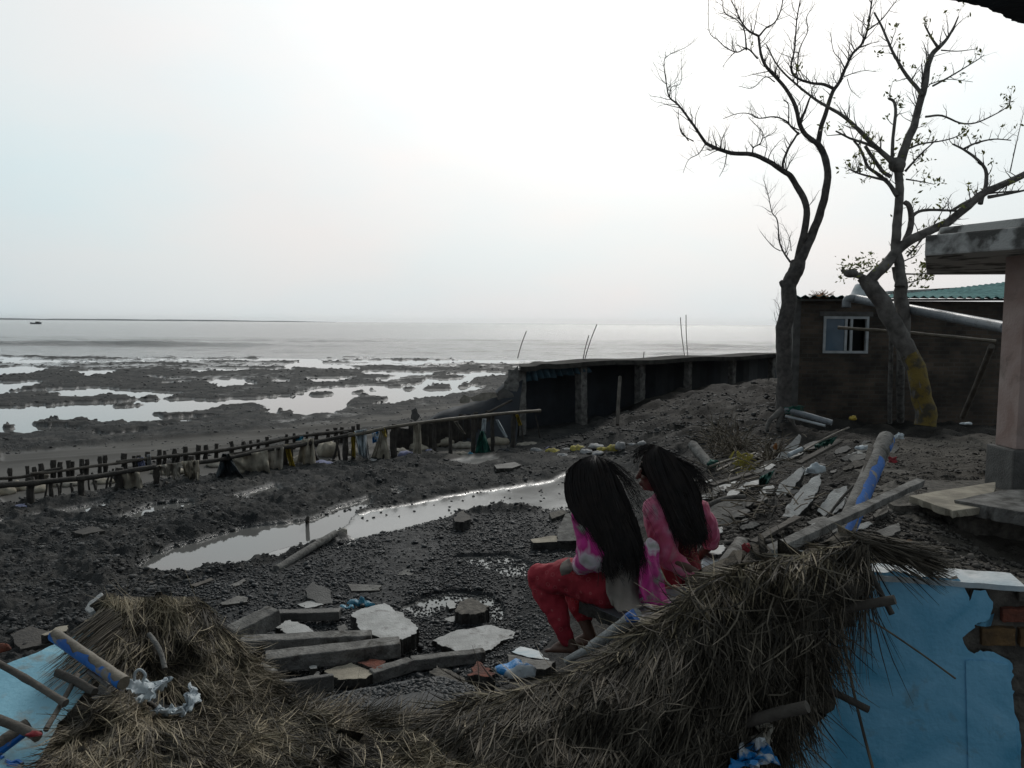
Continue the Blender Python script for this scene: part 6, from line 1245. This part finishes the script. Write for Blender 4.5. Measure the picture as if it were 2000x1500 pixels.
pole('stick', P(242,1262,4.15), P(245,1330,3.9), .014, MM['wood'], 'upright brown stick at the left foot of the thatch mound', 'stick', n=7)
pole('stick', P(290,1372,3.72), P(312,1388,3.66), .012, MM['wood'], 'reddish stick end in the dark hollow', 'stick', n=7)
slab('pale_chunk', [P(*v) for v in ((165,1190,4.55),(172,1172,4.6),(200,1158,4.65),(206,1165,4.6),(195,1185,4.5),(176,1198,4.5))], .05, MM['slab'], 'pale chunk at the top left tip of the thatch mound', 'chunk')
gslab('flat_stone', [(80,1240),(112,1224),(136,1220),(130,1232),(100,1240)], .2, .08, 'sack', 'flat brownish stone behind the blue panel', 'stone')
gslab('flat_stone', [(20,1238),(60,1222),(110,1238),(100,1256),(40,1268)], .12, .1, 'wooddark', 'dark flat lump behind the upper edge of the blue panel', 'stone')
bag(8, 1272, 24, 18, 'brickred', 'rough red brick piece at the left edge', d=5.5, cat='brick', name='brick_piece', amp=.3)
def crumple(name, pts, m, label, cat, fold=.03, parent=None, n=16, k=12):
    """crumpled sheet between four (px,py,d) corners: tl, tr, bl, br"""
    ph = random.random()*30; vs = []; C_ = [P(*q) for q in pts]
    for i in range(n+1):
        for j in range(k+1):
            f, g = i/n, j/k; q = C_[0]*(1-f)*(1-g) + C_[1]*f*(1-g) + C_[2]*(1-f)*g + C_[3]*f*g; s_ = Vector((f*3.3, g*3.3, ph))
            vs.append(q + noise.noise_vector(s_)*fold + noise.noise_vector(s_*2.7)*fold*.5)
    mb = MB().add(vs, [(i*(k+1)+j, i*(k+1)+j+1, (i+1)*(k+1)+j+1, (i+1)*(k+1)+j) for i in range(n) for j in range(k)])
    o_ = mb.build(name, MM[m], parent, smooth=True, label=label, cat=cat); sd_ = o_.modifiers.new('t', 'SOLIDIFY'); sd_.thickness = .003; return o_
pg = crumple('plastic_bag', [(238,1325,3.78),(340,1328,3.75),(262,1372,3.62),(300,1366,3.6)], 'plastic', 'torn white plastic bag caught at the dark hollow', 'plastic bag', fold=.05)
MB().tube(catmull([P(262,1330,3.72), P(264,1314,3.72), P(274,1308,3.72), P(284,1318,3.72), P(278,1332,3.72)], 4), .007, 6).build('handle', MM['plastic'], pg, smooth=True)
crumple('plastic_scrap', [(300,1388,3.66),(352,1382,3.68),(308,1396,3.6),(358,1390,3.6)], 'plastic', 'flat greyish plastic scrap below the dark hollow', 'plastic scrap', fold=.03)
crumple('plastic_scrap', [(368,1350,3.78),(392,1342,3.8),(358,1392,3.66),(370,1388,3.66)], 'plastic', 'thin torn plastic strip right of the dark hollow', 'plastic scrap', fold=.04)
crumple('plastic_scrap', [(202,1290,4.1),(234,1284,4.1),(200,1312,4.0),(236,1318,4.0)], 'sackpale', 'whitish scrap at the lower end of the striped pole', 'plastic scrap', fold=.04)
crumple('white_board', [(1130,1378,2.85),(1172,1362,2.85),(1100,1420,2.78),(1150,1406,2.78)], 'conc', 'whitish board with a red streak half buried in the thatch', 'board', fold=.015)
crumple('plastic_scrap', [(1450,1455,2.66),(1492,1450,2.66),(1425,1510,2.6),(1500,1500,2.6)], 'plasblue', 'blue and white plastic scrap at the bottom edge of the hanging thatch', 'plastic scrap', fold=.05)
crumple('plastic_scrap', [(1488,1400,2.74),(1506,1400,2.74),(1468,1480,2.68),(1488,1490,2.68)], 'cloths', 'dark grey torn strip hanging at the thatch foot', 'scrap', fold=.05)
lg = pole('log', P(1600,1200,3.1), P(1748,1171,2.95), .019, MM['wood'], 'log end jutting from the thatch before the blue wall', 'log', n=10)
pole('log', P(1430,1418,2.75), P(1577,1380,2.60), .021, MM['wood'], 'pale ended log jutting from the lower thatch', 'log', n=10)
pole('stick', P(1560,1320,2.9), P(1696,1386,2.85), .014, MM['wooddark'], 'dark stick pointing down across the blue wall', 'stick', n=8)
pole('stick', P(1695,1110,3.1), P(1742,1200,3.0), .012, MM['wooddark'], 'thin rafter hanging behind the jutting log end', 'stick', n=7)
pole('stalk', P(1700,1210,3.0), P(1866,1325,3.05), .004, MM['brown'], 'long thin stalk slanting across the blue wall', 'stalk', n=5)
pole('stalk', P(1640,1200,3.0), P(1705,1500,2.9), .006, MM['brown'], 'long curved stalk hanging down the blue wall', 'stalk', n=5, bend=.08)
slab('pebble_bed', [P(*v) for v in ((560,1385,4.35),(700,1345,4.6),(860,1318,4.7),(930,1345,4.4),(900,1385,4.0),(700,1400,4.1))], .12, MM['stone'], 'dark pebbly earth between the kerb and the thatch', 'earth', bevel=0)

BEDP = [(565,1388),(700,1350),(860,1324),(930,1345),(900,1385),(700,1400)]; DB = DMap([(560,1385,4.35),(700,1345,4.6),(860,1318,4.7),(930,1345,4.4),(900,1385,4.0),(700,1400,4.1)])
X, Y = rnd(BEDP, 4200); C = Pn(X, Y, DB(X, Y) - .015); S = RNG.uniform(.010, .024, len(X)); C[:, 2] += S * .2
stones('sill_gravel', C, S, MM['stone'], 'dark pebbles heaped between the kerb and the thatch', 'gravel')
# ================================================================== THE TWO WOMEN
J = P
def capchain(mb, pts, rs):
    for i in range(len(pts)-1): mb.capsule(pts[i], pts[i+1], rs[i], rs[i+1])
def head(mb, c, fd, upv=Vector((0,0,1)), s=1.0):
    """skull, jaw, nose, lips, brow, ears; c = centre, fd = facing"""
    fd = fd.normalized(); sd_ = fd.cross(upv).normalized(); u = sd_.cross(fd).normalized(); rm = Matrix((sd_, fd, u)).transposed(); k = s
    mb.ell(c + u*.02*k, .074*k, .092*k, .098*k, rm, 18); mb.ell(c + fd*.022*k - u*.045*k, .058*k, .066*k, .070*k, rm, 14); mb.ell(c + fd*.062*k - u*.088*k, .026*k, .024*k, .020*k, rm)
    mb.capsule(c + fd*.088*k + u*.012*k, c + fd*.108*k - u*.026*k, .009*k, .0125*k); mb.ell(c + fd*.093*k - u*.055*k, .024*k, .012*k, .007*k, rm); mb.ell(c + fd*.090*k - u*.068*k, .020*k, .012*k, .008*k, rm)
    for q in (-1, 1):
        mb.ell(c + sd_*.030*q*k + fd*.083*k + u*.028*k, .020*k, .011*k, .007*k, rm); mb.ell(c + sd_*.045*q*k + fd*.068*k - u*.02*k, .018*k, .018*k, .018*k, rm); mb.ell(c + sd_*.030*q*k + fd*.080*k + u*.008*k, .013*k, .010*k, .009*k, rm)
        mb.ell(c + sd_*.076*q*k - u*.01*k, .008*k, .018*k, .028*k, rm)
def hand(mb, w_, d, n_, s=1.0, side=1, curl=.5):
    """palm and five fingers; w_ wrist, d direction, n_ palm normal (palm side)"""
    d = d.normalized(); n_ = (n_ - d*n_.dot(d)).normalized(); x = d.cross(n_).normalized() * side
    mb.capsule(w_, w_ + d*.03*s, .021*s, .024*s); pc = w_ + d*.05*s
    for q in (-.024, -.008, .008, .024): mb.capsule(w_ + d*.02*s + x*q*.6*s, w_ + d*.085*s + x*q*s, .013*s, .0105*s)
    for q, L_, cu in ((-.027, .062, 1.1), (-.009, .074, 1.0), (.009, .070, .95), (.027, .055, 1.15)):
        p = w_ + d*.085*s + x*q*s; v = d.copy(); L3 = L_*s/3
        for k in range(3): v = (v + n_*curl*cu*.55 + x*q*1.5).normalized(); mb.capsule(p, p + v*L3*1.1, (.0092 - .0012*k)*s, (.0084 - .0012*k)*s, 8); p = p + v*L3*1.1
    p = w_ + d*.025*s - x*.022*s; v = (d*.7 - x*.8 + n_*.3).normalized()
    for k in range(3): mb.capsule(p, p + v*.027*s, (.0125 - .0015*k)*s, (.0110 - .0015*k)*s, 8); p = p + v*.027*s; v = (v + d*.35 + n_*.2).normalized()
def foot(mb, an, dirv, s=1.0):
    dirv = dirv.normalized(); x = dirv.cross(Vector((0,0,1))).normalized(); heel = an - dirv*.035*s + Vector((0,0,-.045*s)); ball = an + dirv*.11*s + Vector((0,0,-.055*s))
    mb.capsule(an, heel, .034*s, .030*s); mb.capsule(heel, ball, .030*s, .026*s); mb.capsule(an, ball + Vector((0,0,.01)), .033*s, .020*s)
    for q in (-.02, .02): mb.capsule(heel + x*q*.4*s, ball + x*q*s, .024*s, .020*s)
    for k, q in enumerate((-.032, -.016, 0, .015, .030)): mb.capsule(ball + x*q*s, ball + x*q*1.15*s + dirv*(.045 - .005*k)*s + Vector((0,0,-.006)), .0115*s, (.0125 - .0012*k)*s, 8)
def strands(name, guides, n, wid, m, parent, jit=.012, tipfly=.03, K=12):
    Gd = [np.array([tuple(v) for v in catmull([P(*q) for q in g], 4)]) for g in guides]; Gd = [np.stack([np.interp(np.linspace(0, 1, K), np.linspace(0, 1, len(g)), g[:, c]) for c in range(3)], -1) for g in Gd]; Gd = np.stack(Gd)
    u = RNG.random(n) * (len(Gd) - 1.001); i = u.astype(int); f = (u - i)[:, None, None]; C = Gd[i]*(1-f) + Gd[i+1]*f
    t_ = np.linspace(0, 1, K)[None, :, None]; lk = (u * 9 / max(1, len(Gd)-1)).astype(int) + RNG.integers(0, 3, n) * 20; lo_ = RNG.normal(0, 1, (80, 1, 3)) * .013; lf_ = RNG.normal(0, 1, (80, 1, 3)) * .016; lp = RNG.random((80, 1, 1)) * 6.28; C = C + lo_[lk] * t_ ** 1.3 + np.sin(t_ * 8 + lp[lk]) * lf_[lk] * t_; C = C + RNG.normal(0, 1, (n, 1, 3))*jit*(.4 + t_) + RNG.normal(0, 1, (n, 1, 3))*tipfly*t_**3
    ph = RNG.random((n, 1, 1))*6.28; C = C + np.sin(t_*RNG.uniform(4, 9, (n, 1, 1)) + ph)*RNG.normal(0, .010, (n, 1, 3)) * t_
    ln = RNG.uniform(.72, 1.0, n)
    C = np.stack([np.stack([np.interp(np.linspace(0, 1, K)*1.0*ln[a], np.linspace(0, 1, K), C[a, :, c]) for c in range(3)], -1) for a in range(n)])
    d = np.gradient(C, axis=1); view = C - np.array((0, 0, CZ)); s = np.cross(d, view + RNG.normal(0, 1.2, (n, 1, 3))); s /= np.linalg.norm(s, axis=2)[..., None] + 1e-9
    W = (np.linspace(1, .25, K) ** .7)[None, :, None]*wid*RNG.uniform(.5, 1.2, (n, 1, 1)); V = np.stack([C - s*W, C + s*W], 2).reshape(-1, 3); b = (np.arange(n)*K*2)[:, None]
    Fq = np.stack([np.stack([b[:, 0]+2*k, b[:, 0]+2*k+1, b[:, 0]+2*k+3, b[:, 0]+2*k+2], -1) for k in range(K-1)], 1).reshape(-1, 4)
    return npmesh(name, V, Fq, m, parent=parent, smooth=True)
def sheet(name, rows_, m, parent, fold=.012, th=.006, nf=5, sub=6, disp=True):
    """cloth through rows of (px,py,d) points"""
    R_ = [catmull([P(*q) for q in r], sub) for r in rows_]; nC = len(R_[0]); cols = [catmull([r[j] for r in R_], sub) for j in range(nC)]; nR = len(cols[0]); vs = []; ph = random.random()*9
    for j in range(nC):
        for i in range(nR):
            q = cols[j][i]; v = noise.noise_vector(q*9 + Vector((ph,0,0)))*fold; a = math.sin(j/nC*nf*6.28 + ph + i*.05)*fold; vs.append(q + v + Vector((0, -a, 0)))
    mb = MB().add(vs, [(j*nR+i, j*nR+i+1, (j+1)*nR+i+1, (j+1)*nR+i) for j in range(nC-1) for i in range(nR-1)]); o_ = mb.build(name, m, parent, smooth=True)
    sd_ = o_.modifiers.new('t', 'SOLIDIFY'); sd_.thickness = th; return o_
def print_mat(name, base, base2, ink, scale=16, ring=(.20, .30)):
    m = bpy.data.materials.new(name); m.use_nodes = True; t = m.node_tree; b = t.nodes['Principled BSDF']; tc = t.nodes.new('ShaderNodeTexCoord')
    nz = t.nodes.new('ShaderNodeTexNoise'); nz.inputs['Scale'].default_value = 4; t.links.new(tc.outputs['Object'], nz.inputs[0]); r = t.nodes.new('ShaderNodeValToRGB'); t.links.new(nz.outputs[0], r.inputs[0])
    r.color_ramp.elements[0].position = .35; r.color_ramp.elements[0].color = (*base2, 1); r.color_ramp.elements[1].position = .65; r.color_ramp.elements[1].color = (*base, 1)
    v = t.nodes.new('ShaderNodeTexVoronoi'); v.inputs['Scale'].default_value = scale; t.links.new(tc.outputs['Object'], v.inputs['Vector']); r2 = t.nodes.new('ShaderNodeValToRGB'); t.links.new(v.outputs['Distance'], r2.inputs[0])
    e = r2.color_ramp.elements; e[0].position = ring[0]; e[0].color = (0,0,0,1); e[1].position = ring[1]; e[1].color = (0,0,0,1); q = e.new((ring[0]+ring[1])/2); q.color = (.7,.7,.7,1)
    mx = t.nodes.new('ShaderNodeMix'); mx.data_type = 'RGBA'; t.links.new(r2.outputs[0], mx.inputs['Factor']); t.links.new(r.outputs[0], mx.inputs['A']); mx.inputs['B'].default_value = (*ink, 1); t.links.new(mx.outputs['Result'], b.inputs['Base Color'])
    b.inputs['Roughness'].default_value = .85; n2 = t.nodes.new('ShaderNodeTexNoise'); n2.inputs['Scale'].default_value = 22; n2.inputs['Detail'].default_value = 5; t.links.new(tc.outputs['Object'], n2.inputs[0]); bp = t.nodes.new('ShaderNodeBump'); bp.inputs['Strength'].default_value = .4; bp.inputs['Distance'].default_value = .02; t.links.new(n2.outputs[0], bp.inputs['Height']); t.links.new(bp.outputs[0], b.inputs['Normal']); return m
REDT = print_mat('red_printed_cloth', (.36,.020,.036), (.24,.011,.022), (.42,.12,.12), 20, (.16,.26))
REDK = print_mat('deep_red_cloth', (.20,.006,.012), (.13,.004,.010), (.22,.03,.02), 30, (.14,.2))
TIE = bands('magenta_tie_dye', [(.34,.34,.31),(.55,.48,.52),(.40,.006,.17),(.46,.012,.21),(.26,.005,.12),(.15,.16,.13),(.45,.44,.42)], 4.2)
PINK = bands('rose_voile', [(.38,.13,.17),(.42,.06,.12),(.46,.07,.16),(.50,.13,.22),(.40,.22,.26)], 5.0)
BEI = mat('grey_voile', (.24,.205,.18), (.16,.14,.12), .85, 5, .3, 30)
# seat of broken slabs
gslab('seat_slab', [(1131,1172),(1216,1211),(1330,1225),(1440,1180),(1400,1128),(1200,1118)], 1.455, .075, 'pipe', 'bluish grey slab the two women sit on', 'slab', jag=.006)
gslab('white_slab', [(1362,1122),(1368,1100),(1374,1083),(1412,1096),(1408,1125)], 1.50, .035, 'white', 'bright white slab end right of the right woman', 'slab', jag=.005)
mb = MB()
for k in range(3):
    for i_ in range(4): c = P(1235 + i_*38, 1190, 4.35 + .25*(k % 2)); c.z = 1.06 + k*.105; mb.box(c, Vector((.10,.02*(k%2),0)), Vector((0,.30,0)), Vector((0,0,.051)))
mb.build('brick_support', MM['mortar'], label='stacked rubble blocks holding up the seat slab', cat='blocks', bevel=.008)
# ---------------------------------------------------------------- left woman
LO = J(1195,1165,4.3); wl = thing('person', LO, 'person with loose black hair in magenta tie-dye top and red printed trousers, sitting left', 'person')
fdL = Vector((-.82, .57, -.12)); hc = J(1150,936,4.27); mb = MB(); head(mb, hc, fdL, Vector((-.15,.1,1)))
nb = J(1168,985,4.30); capchain(mb, [hc - Vector((0,0,.05)), nb, J(1172,1010,4.31)], [.055, .052, .06])
shL, shR = J(1140,1008,4.18), J(1212,1004,4.43); ch = J(1180,1040,4.31); pv = J(1197,1128,4.32)
capchain(mb, [shL, shR], [.055, .055]); capchain(mb, [ch, pv], [.105, .12])
elL, wrL = J(1158,1090,4.10), J(1112,1110,4.28); capchain(mb, [shL, elL, wrL], [.046, .036, .024]); hand(mb, wrL, J(1085,1110,4.40) - wrL, Vector((0,.1,-1)), .92, 1, .35)
elR, wrR = J(1190,1085,4.62), J(1125,1108,4.52); capchain(mb, [shR, elR, wrR], [.046, .036, .024]); hand(mb, wrR, J(1100,1108,4.52) - wrR, Vector((0,.1,-1)), .92, -1, .35)
hpL, hpR = J(1182,1143,4.24), J(1218,1140,4.42); knL, knR = J(1055,1127,4.42), J(1108,1132,4.68); anL, anR = J(1112,1252,4.32), J(1153,1240,4.50)
capchain(mb, [hpL, knL, anL], [.080, .055, .033]); capchain(mb, [hpR, knR, anR], [.080, .055, .033]); foot(mb, anL, Vector((-.72,.60,-.20)), .92); foot(mb, anR, Vector((-.72,.62,-.20)), .92)
mb.build('body', MM['skin'], wl, remesh=.0065, smooth_it=4)
mb = MB(); capchain(mb, [hpL, J(1110,1128,4.32), knL + Vector((0,0,.0)), J(1072,1165,4.40), J(1095,1215,4.34)], [.125, .108, .082, .082, .062]); capchain(mb, [hpR, J(1160,1132,4.55), knR, J(1125,1170,4.62), J(1140,1200,4.56)], [.125, .105, .080, .07, .055]); capchain(mb, [hpL, hpR], [.13, .13]); capchain(mb, [J(1096,1225,4.33), J(1108,1248,4.32)], [.046, .044])
mb.build('trousers', REDT, wl, remesh=.010, smooth_it=6, disp=((9, .020), (26, .008)))
mb = MB(); capchain(mb, [J(1172,1002,4.31), ch, J(1192,1085,4.31), J(1198,1140,4.31)], [.088, .128, .125, .150]); capchain(mb, [shL, shR], [.075, .075]); capchain(mb, [shL, J(1150,1055,4.13), elL, J(1135,1102,4.2)], [.074, .070, .068, .062]); capchain(mb, [shR, elR, J(1140,1106,4.55)], [.074, .062, .055])
capchain(mb, [J(1190,1130,4.25), J(1150,1140,4.28)], [.13, .10]); capchain(mb, [J(1200,1145,4.35), J(1240,1150,4.30)], [.12, .09]); mb.build('tunic', TIE, wl, remesh=.010, smooth_it=5, disp=((8, .022), (24, .010)))
sheet('scarf', [[(1178,1000,4.16),(1205,998,4.18),(1235,1005,4.24)], [(1188,1060,4.13),(1212,1060,4.13),(1248,1060,4.22)], [(1186,1110,4.11),(1215,1112,4.09),(1250,1110,4.17)], [(1182,1150,4.08),(1216,1152,4.06),(1250,1150,4.12)], [(1186,1168,4.02),(1212,1178,3.98),(1250,1174,4.03)], [(1192,1182,4.0),(1216,1196,3.93),(1262,1182,4.0)]], BEI, wl, fold=.012, nf=3)
sheet('scarf_end', [[(1096,1095,4.22),(1112,1090,4.18)], [(1094,1108,4.2),(1120,1112,4.14)], [(1098,1124,4.2),(1116,1122,4.16)]], BEI, wl, fold=.012, nf=1)
sheet('scarf_tail', [[(1250,1070,4.22),(1268,1050,4.30),(1284,1062,4.36)], [(1248,1115,4.12),(1272,1112,4.18),(1292,1120,4.24)], [(1250,1155,4.05),(1278,1160,4.08),(1308,1165,4.10)], [(1262,1178,4.0),(1288,1186,4.0),(1318,1180,4.04)]], TIE, wl, fold=.014, nf=3)
mb = MB(); capchain(mb, [J(1150,932,4.275), J(1172,975,4.25), J(1192,1020,4.235), J(1207,1060,4.22), J(1222,1092,4.21)], [.106, .094, .100, .088, .036]); mb.ell(J(1157,928,4.25), .102, .106, .110); capchain(mb, [J(1135,960,4.2), J(1150,1010,4.16), J(1168,1060,4.14), J(1182,1100,4.13)], [.075, .06, .042, .02]); capchain(mb, [J(1214,985,4.28), J(1235,1040,4.25), J(1246,1085,4.22), J(1243,1115,4.2)], [.05, .042, .032, .014])
hr = mb.build('hair', MM['hairbase'], wl, remesh=.010, smooth_it=6, disp=((10, .016), (30, .006)))
GL = [[(1150,897,4.2),(1112,915,4.2),(1104,950,4.2),(1110,985,4.17),(1130,1012,4.12),(1150,1045,4.09),(1172,1090,4.07),(1190,1125,4.06)], [(1155,893,4.2),(1130,905,4.15),(1128,950,4.12),(1145,1000,4.09),(1160,1040,4.08),(1176,1080,4.07),(1190,1110,4.06),(1200,1128,4.05)],
      [(1160,892,4.22),(1160,915,4.13),(1170,960,4.10),(1180,1000,4.09),(1190,1035,4.08),(1196,1062,4.07),(1200,1085,4.06),(1205,1105,4.05)], [(1166,893,4.24),(1183,915,4.17),(1195,960,4.14),(1210,1000,4.12),(1224,1040,4.1),(1230,1070,4.09),(1236,1095,4.08),(1242,1120,4.07)],
      [(1168,896,4.3),(1197,922,4.28),(1210,955,4.26),(1228,990,4.24),(1243,1030,4.2),(1252,1062,4.18),(1250,1095,4.16),(1236,1122,4.14)]]
strands('hair_strands', GL, 2600, .0022, MM['hair'], wl, jit=.008, tipfly=.022)['kind'] = 'stuff'
strands('flyaway_hair', [[(1172,896,4.3),(1208,918,4.28),(1236,945,4.26),(1262,985,4.24)], [(1190,905,4.28),(1222,935,4.26),(1248,980,4.24),(1270,1040,4.2)]], 90, .0012, MM['hair'], wl, jit=.02, tipfly=.03)['kind'] = 'stuff'
# ---------------------------------------------------------------- right woman
RO = J(1335,1160,4.68); wr = thing('person', RO, 'person with windblown black hair in red embroidered tunic and rose shawl, leaning on one arm', 'person')
fdR = Vector((-.97, .15, -.12)); hc = J(1279,922,4.62); mb = MB(); head(mb, hc, fdR, Vector((-.1,0,1)))
shL, shR = J(1281,993,4.55), J(1362,1000,4.76); ch = J(1318,1035,4.70); pv = J(1325,1125,4.70)
capchain(mb, [hc - Vector((0,0,.05)) + Vector((.03,0,0)), J(1298,975,4.64), J(1310,1000,4.68)], [.052, .048, .06]); capchain(mb, [shL, shR], [.055, .055]); capchain(mb, [ch, pv], [.105, .12])
elL, wrL = J(1312,1095,4.38), J(1372,1126,4.22); capchain(mb, [shL, elL, wrL], [.046, .035, .024]); hand(mb, wrL, Vector((.95,-.12,-.02)), Vector((0,.1,-1)), .92, -1, .45)
elR, wrR = J(1388,1062,4.95), J(1330,1120,5.05); capchain(mb, [shR, elR, wrR], [.046, .035, .024]); hand(mb, wrR, Vector((-1,.2,-.2)), Vector((0,0,-1)), .92, 1, .35)
capchain(mb, [J(1300,1140,4.62), J(1245,1128,5.0), J(1262,1220,5.05)], [.08, .055, .033]); capchain(mb, [J(1345,1140,4.80), J(1290,1128,5.15), J(1300,1215,5.2)], [.08, .055, .033]); foot(mb, J(1262,1220,5.05), Vector((-.8,.5,-.1)), .92); foot(mb, J(1300,1215,5.2), Vector((-.8,.5,-.1)), .92)
mb.build('body', MM['skin'], wr, remesh=.0065, smooth_it=4)
mb = MB(); capchain(mb, [J(1310,995,4.68), ch, J(1322,1085,4.69), J(1328,1140,4.70)], [.085, .128, .125, .150]); capchain(mb, [shL, shR], [.072, .070]); capchain(mb, [shR, J(1380,1035,4.86), elR], [.072, .06, .055]); capchain(mb, [J(1330,1135,4.66), J(1352,1142,4.60)], [.14, .10])
ku = mb.build('tunic', REDK, wr, remesh=.010, smooth_it=5, disp=((8, .018), (24, .008)))
mb = MB(); capchain(mb, [J(1300,1140,4.62), J(1245,1128,5.0), J(1258,1195,5.04)], [.12, .085, .06]); capchain(mb, [J(1345,1140,4.80), J(1290,1128,5.15), J(1298,1195,5.18)], [.12, .085, .06]); mb.build('trousers', REDT, wr, remesh=.012, smooth_it=5, disp=((9, .018),))
mb = MB(); capchain(mb, [J(1290,978,4.58), shL, J(1288,1045,4.46), elL + Vector((0,.02,0)), J(1345,1118,4.30), J(1362,1125,4.25)], [.062, .080, .074, .064, .046, .034]); capchain(mb, [J(1285,1000,4.56), J(1300,1060,4.56)], [.085, .08]); capchain(mb, [J(1298,985,4.62), J(1315,995,4.60)], [.07,.06])
capchain(mb, [shR + Vector((.02,0,0)), J(1383,1035,4.84), J(1386,1062,4.92)], [.072, .066, .050]); mb.build('shawl', PINK, wr, remesh=.009, smooth_it=5, disp=((9, .018), (28, .008)))
kb = BVHTree.FromPolygons([v.co for v in ku.data.vertices], [tuple(p.vertices) for p in ku.data.polygons]); mb = MB()
def curl(cx, cy, r, a0, turns, out_=1):
    q = []
    for i in range(18): f = i/17; a = a0 + f*turns*6.28; rr = r*(1 - f*.75); v = cast(kb, wloc(wr), cx + math.cos(a)*rr, cy + math.sin(a)*rr, .006); q.append(v) if v else None
    if len(q) > 3: mb.tube(q, .0016, 5)
for a in ((1342,1048,7,2,1.1),(1352,1040,9,4,.7),(1340,1078,10,3.5,1.2),(1352,1068,8,1,1.2),(1348,1092,7,5,1),(1335,1095,6,0,1),(1358,1084,6,3,1),(1344,1112,8,2,.8),(1338,1062,5,1,1),(1355,1055,5,0,1),(1348,1030,6,2,.9),(1334,1110,5,3,1)): curl(*a)
if mb.v: mb.build('embroidery', MM['gold'], ku)
mb = MB()
for st_ in ([(1272,978),(1276,990),(1281,1003),(1288,1018),(1297,1036),(1303,1050)], [(1290,1000),(1297,1012)]):
    pass
mb = MB(); capchain(mb, [J(1280,914,4.63), J(1300,940,4.62), J(1320,975,4.56), J(1338,1010,4.53), J(1352,1042,4.52)], [.100, .088, .092, .075, .028]); mb.ell(J(1281,912,4.64), .100, .100, .106); capchain(mb, [J(1318,925,4.66), J(1348,960,4.62), J(1360,1005,4.58), J(1364,1040,4.56)], [.07, .06, .045, .018])
mb.build('hair', MM['hairbase'], wr, remesh=.010, smooth_it=6, disp=((10, .016), (30, .006)))
GR = [[(1278,876,4.55),(1258,890,4.52),(1262,915,4.50),(1276,950,4.48),(1292,985,4.46),(1305,1010,4.44),(1316,1035,4.43),(1326,1052,4.42)], [(1282,873,4.56),(1280,895,4.50),(1292,935,4.48),(1306,968,4.45),(1320,1000,4.43),(1332,1028,4.42),(1342,1050,4.41),(1350,1062,4.40)],
      [(1286,874,4.58),(1308,895,4.54),(1325,930,4.52),(1338,965,4.50),(1350,1000,4.47),(1358,1030,4.45),(1364,1050,4.44),(1368,1066,4.43)], [(1290,876,4.62),(1322,900,4.62),(1348,930,4.60),(1362,962,4.57),(1370,1000,4.54),(1373,1025,4.52),(1372,1045,4.5),(1366,1062,4.48)]]
strands('hair_strands', GR, 2200, .0022, MM['hair'], wr, jit=.008, tipfly=.022)['kind'] = 'stuff'
strands('flyaway_hair', [[(1300,885,4.62),(1330,898,4.62),(1358,915,4.6),(1376,938,4.58),(1382,965,4.56)], [(1310,895,4.62),(1340,915,4.6),(1362,935,4.58),(1376,958,4.56),(1378,985,4.54)]], 160, .0012, MM['hair'], wr, jit=.018, tipfly=.03)['kind'] = 'stuff'
strands('forehead_hair', [[(1290,876,4.6),(1268,872,4.58),(1248,880,4.56),(1240,892,4.55)], [(1288,878,4.58),(1262,882,4.54),(1248,895,4.53),(1242,908,4.52)]], 160, .0014, MM['hair'], wr, jit=.008, tipfly=.012)['kind'] = 'stuff'

# ------------------------------------------------------------------ sea haze
hm = bpy.data.materials.new('haze'); hm.use_nodes = True; t = hm.node_tree; t.nodes.clear(); o_ = t.nodes.new('ShaderNodeOutputMaterial'); v = t.nodes.new('ShaderNodeVolumePrincipled')
v.inputs['Color'].default_value = (1, 1, 1, 1); v.inputs['Density'].default_value = .00006; v.inputs['Anisotropy'].default_value = .72; t.links.new(v.outputs[0], o_.inputs['Volume'])
mb = MB(); mb.box((0, 4480, 16), Vector((9200, 0, 0)), Vector((0, 4530, 0)), Vector((0, 0, 24))); mb.build('haze', hm, kind='stuff')
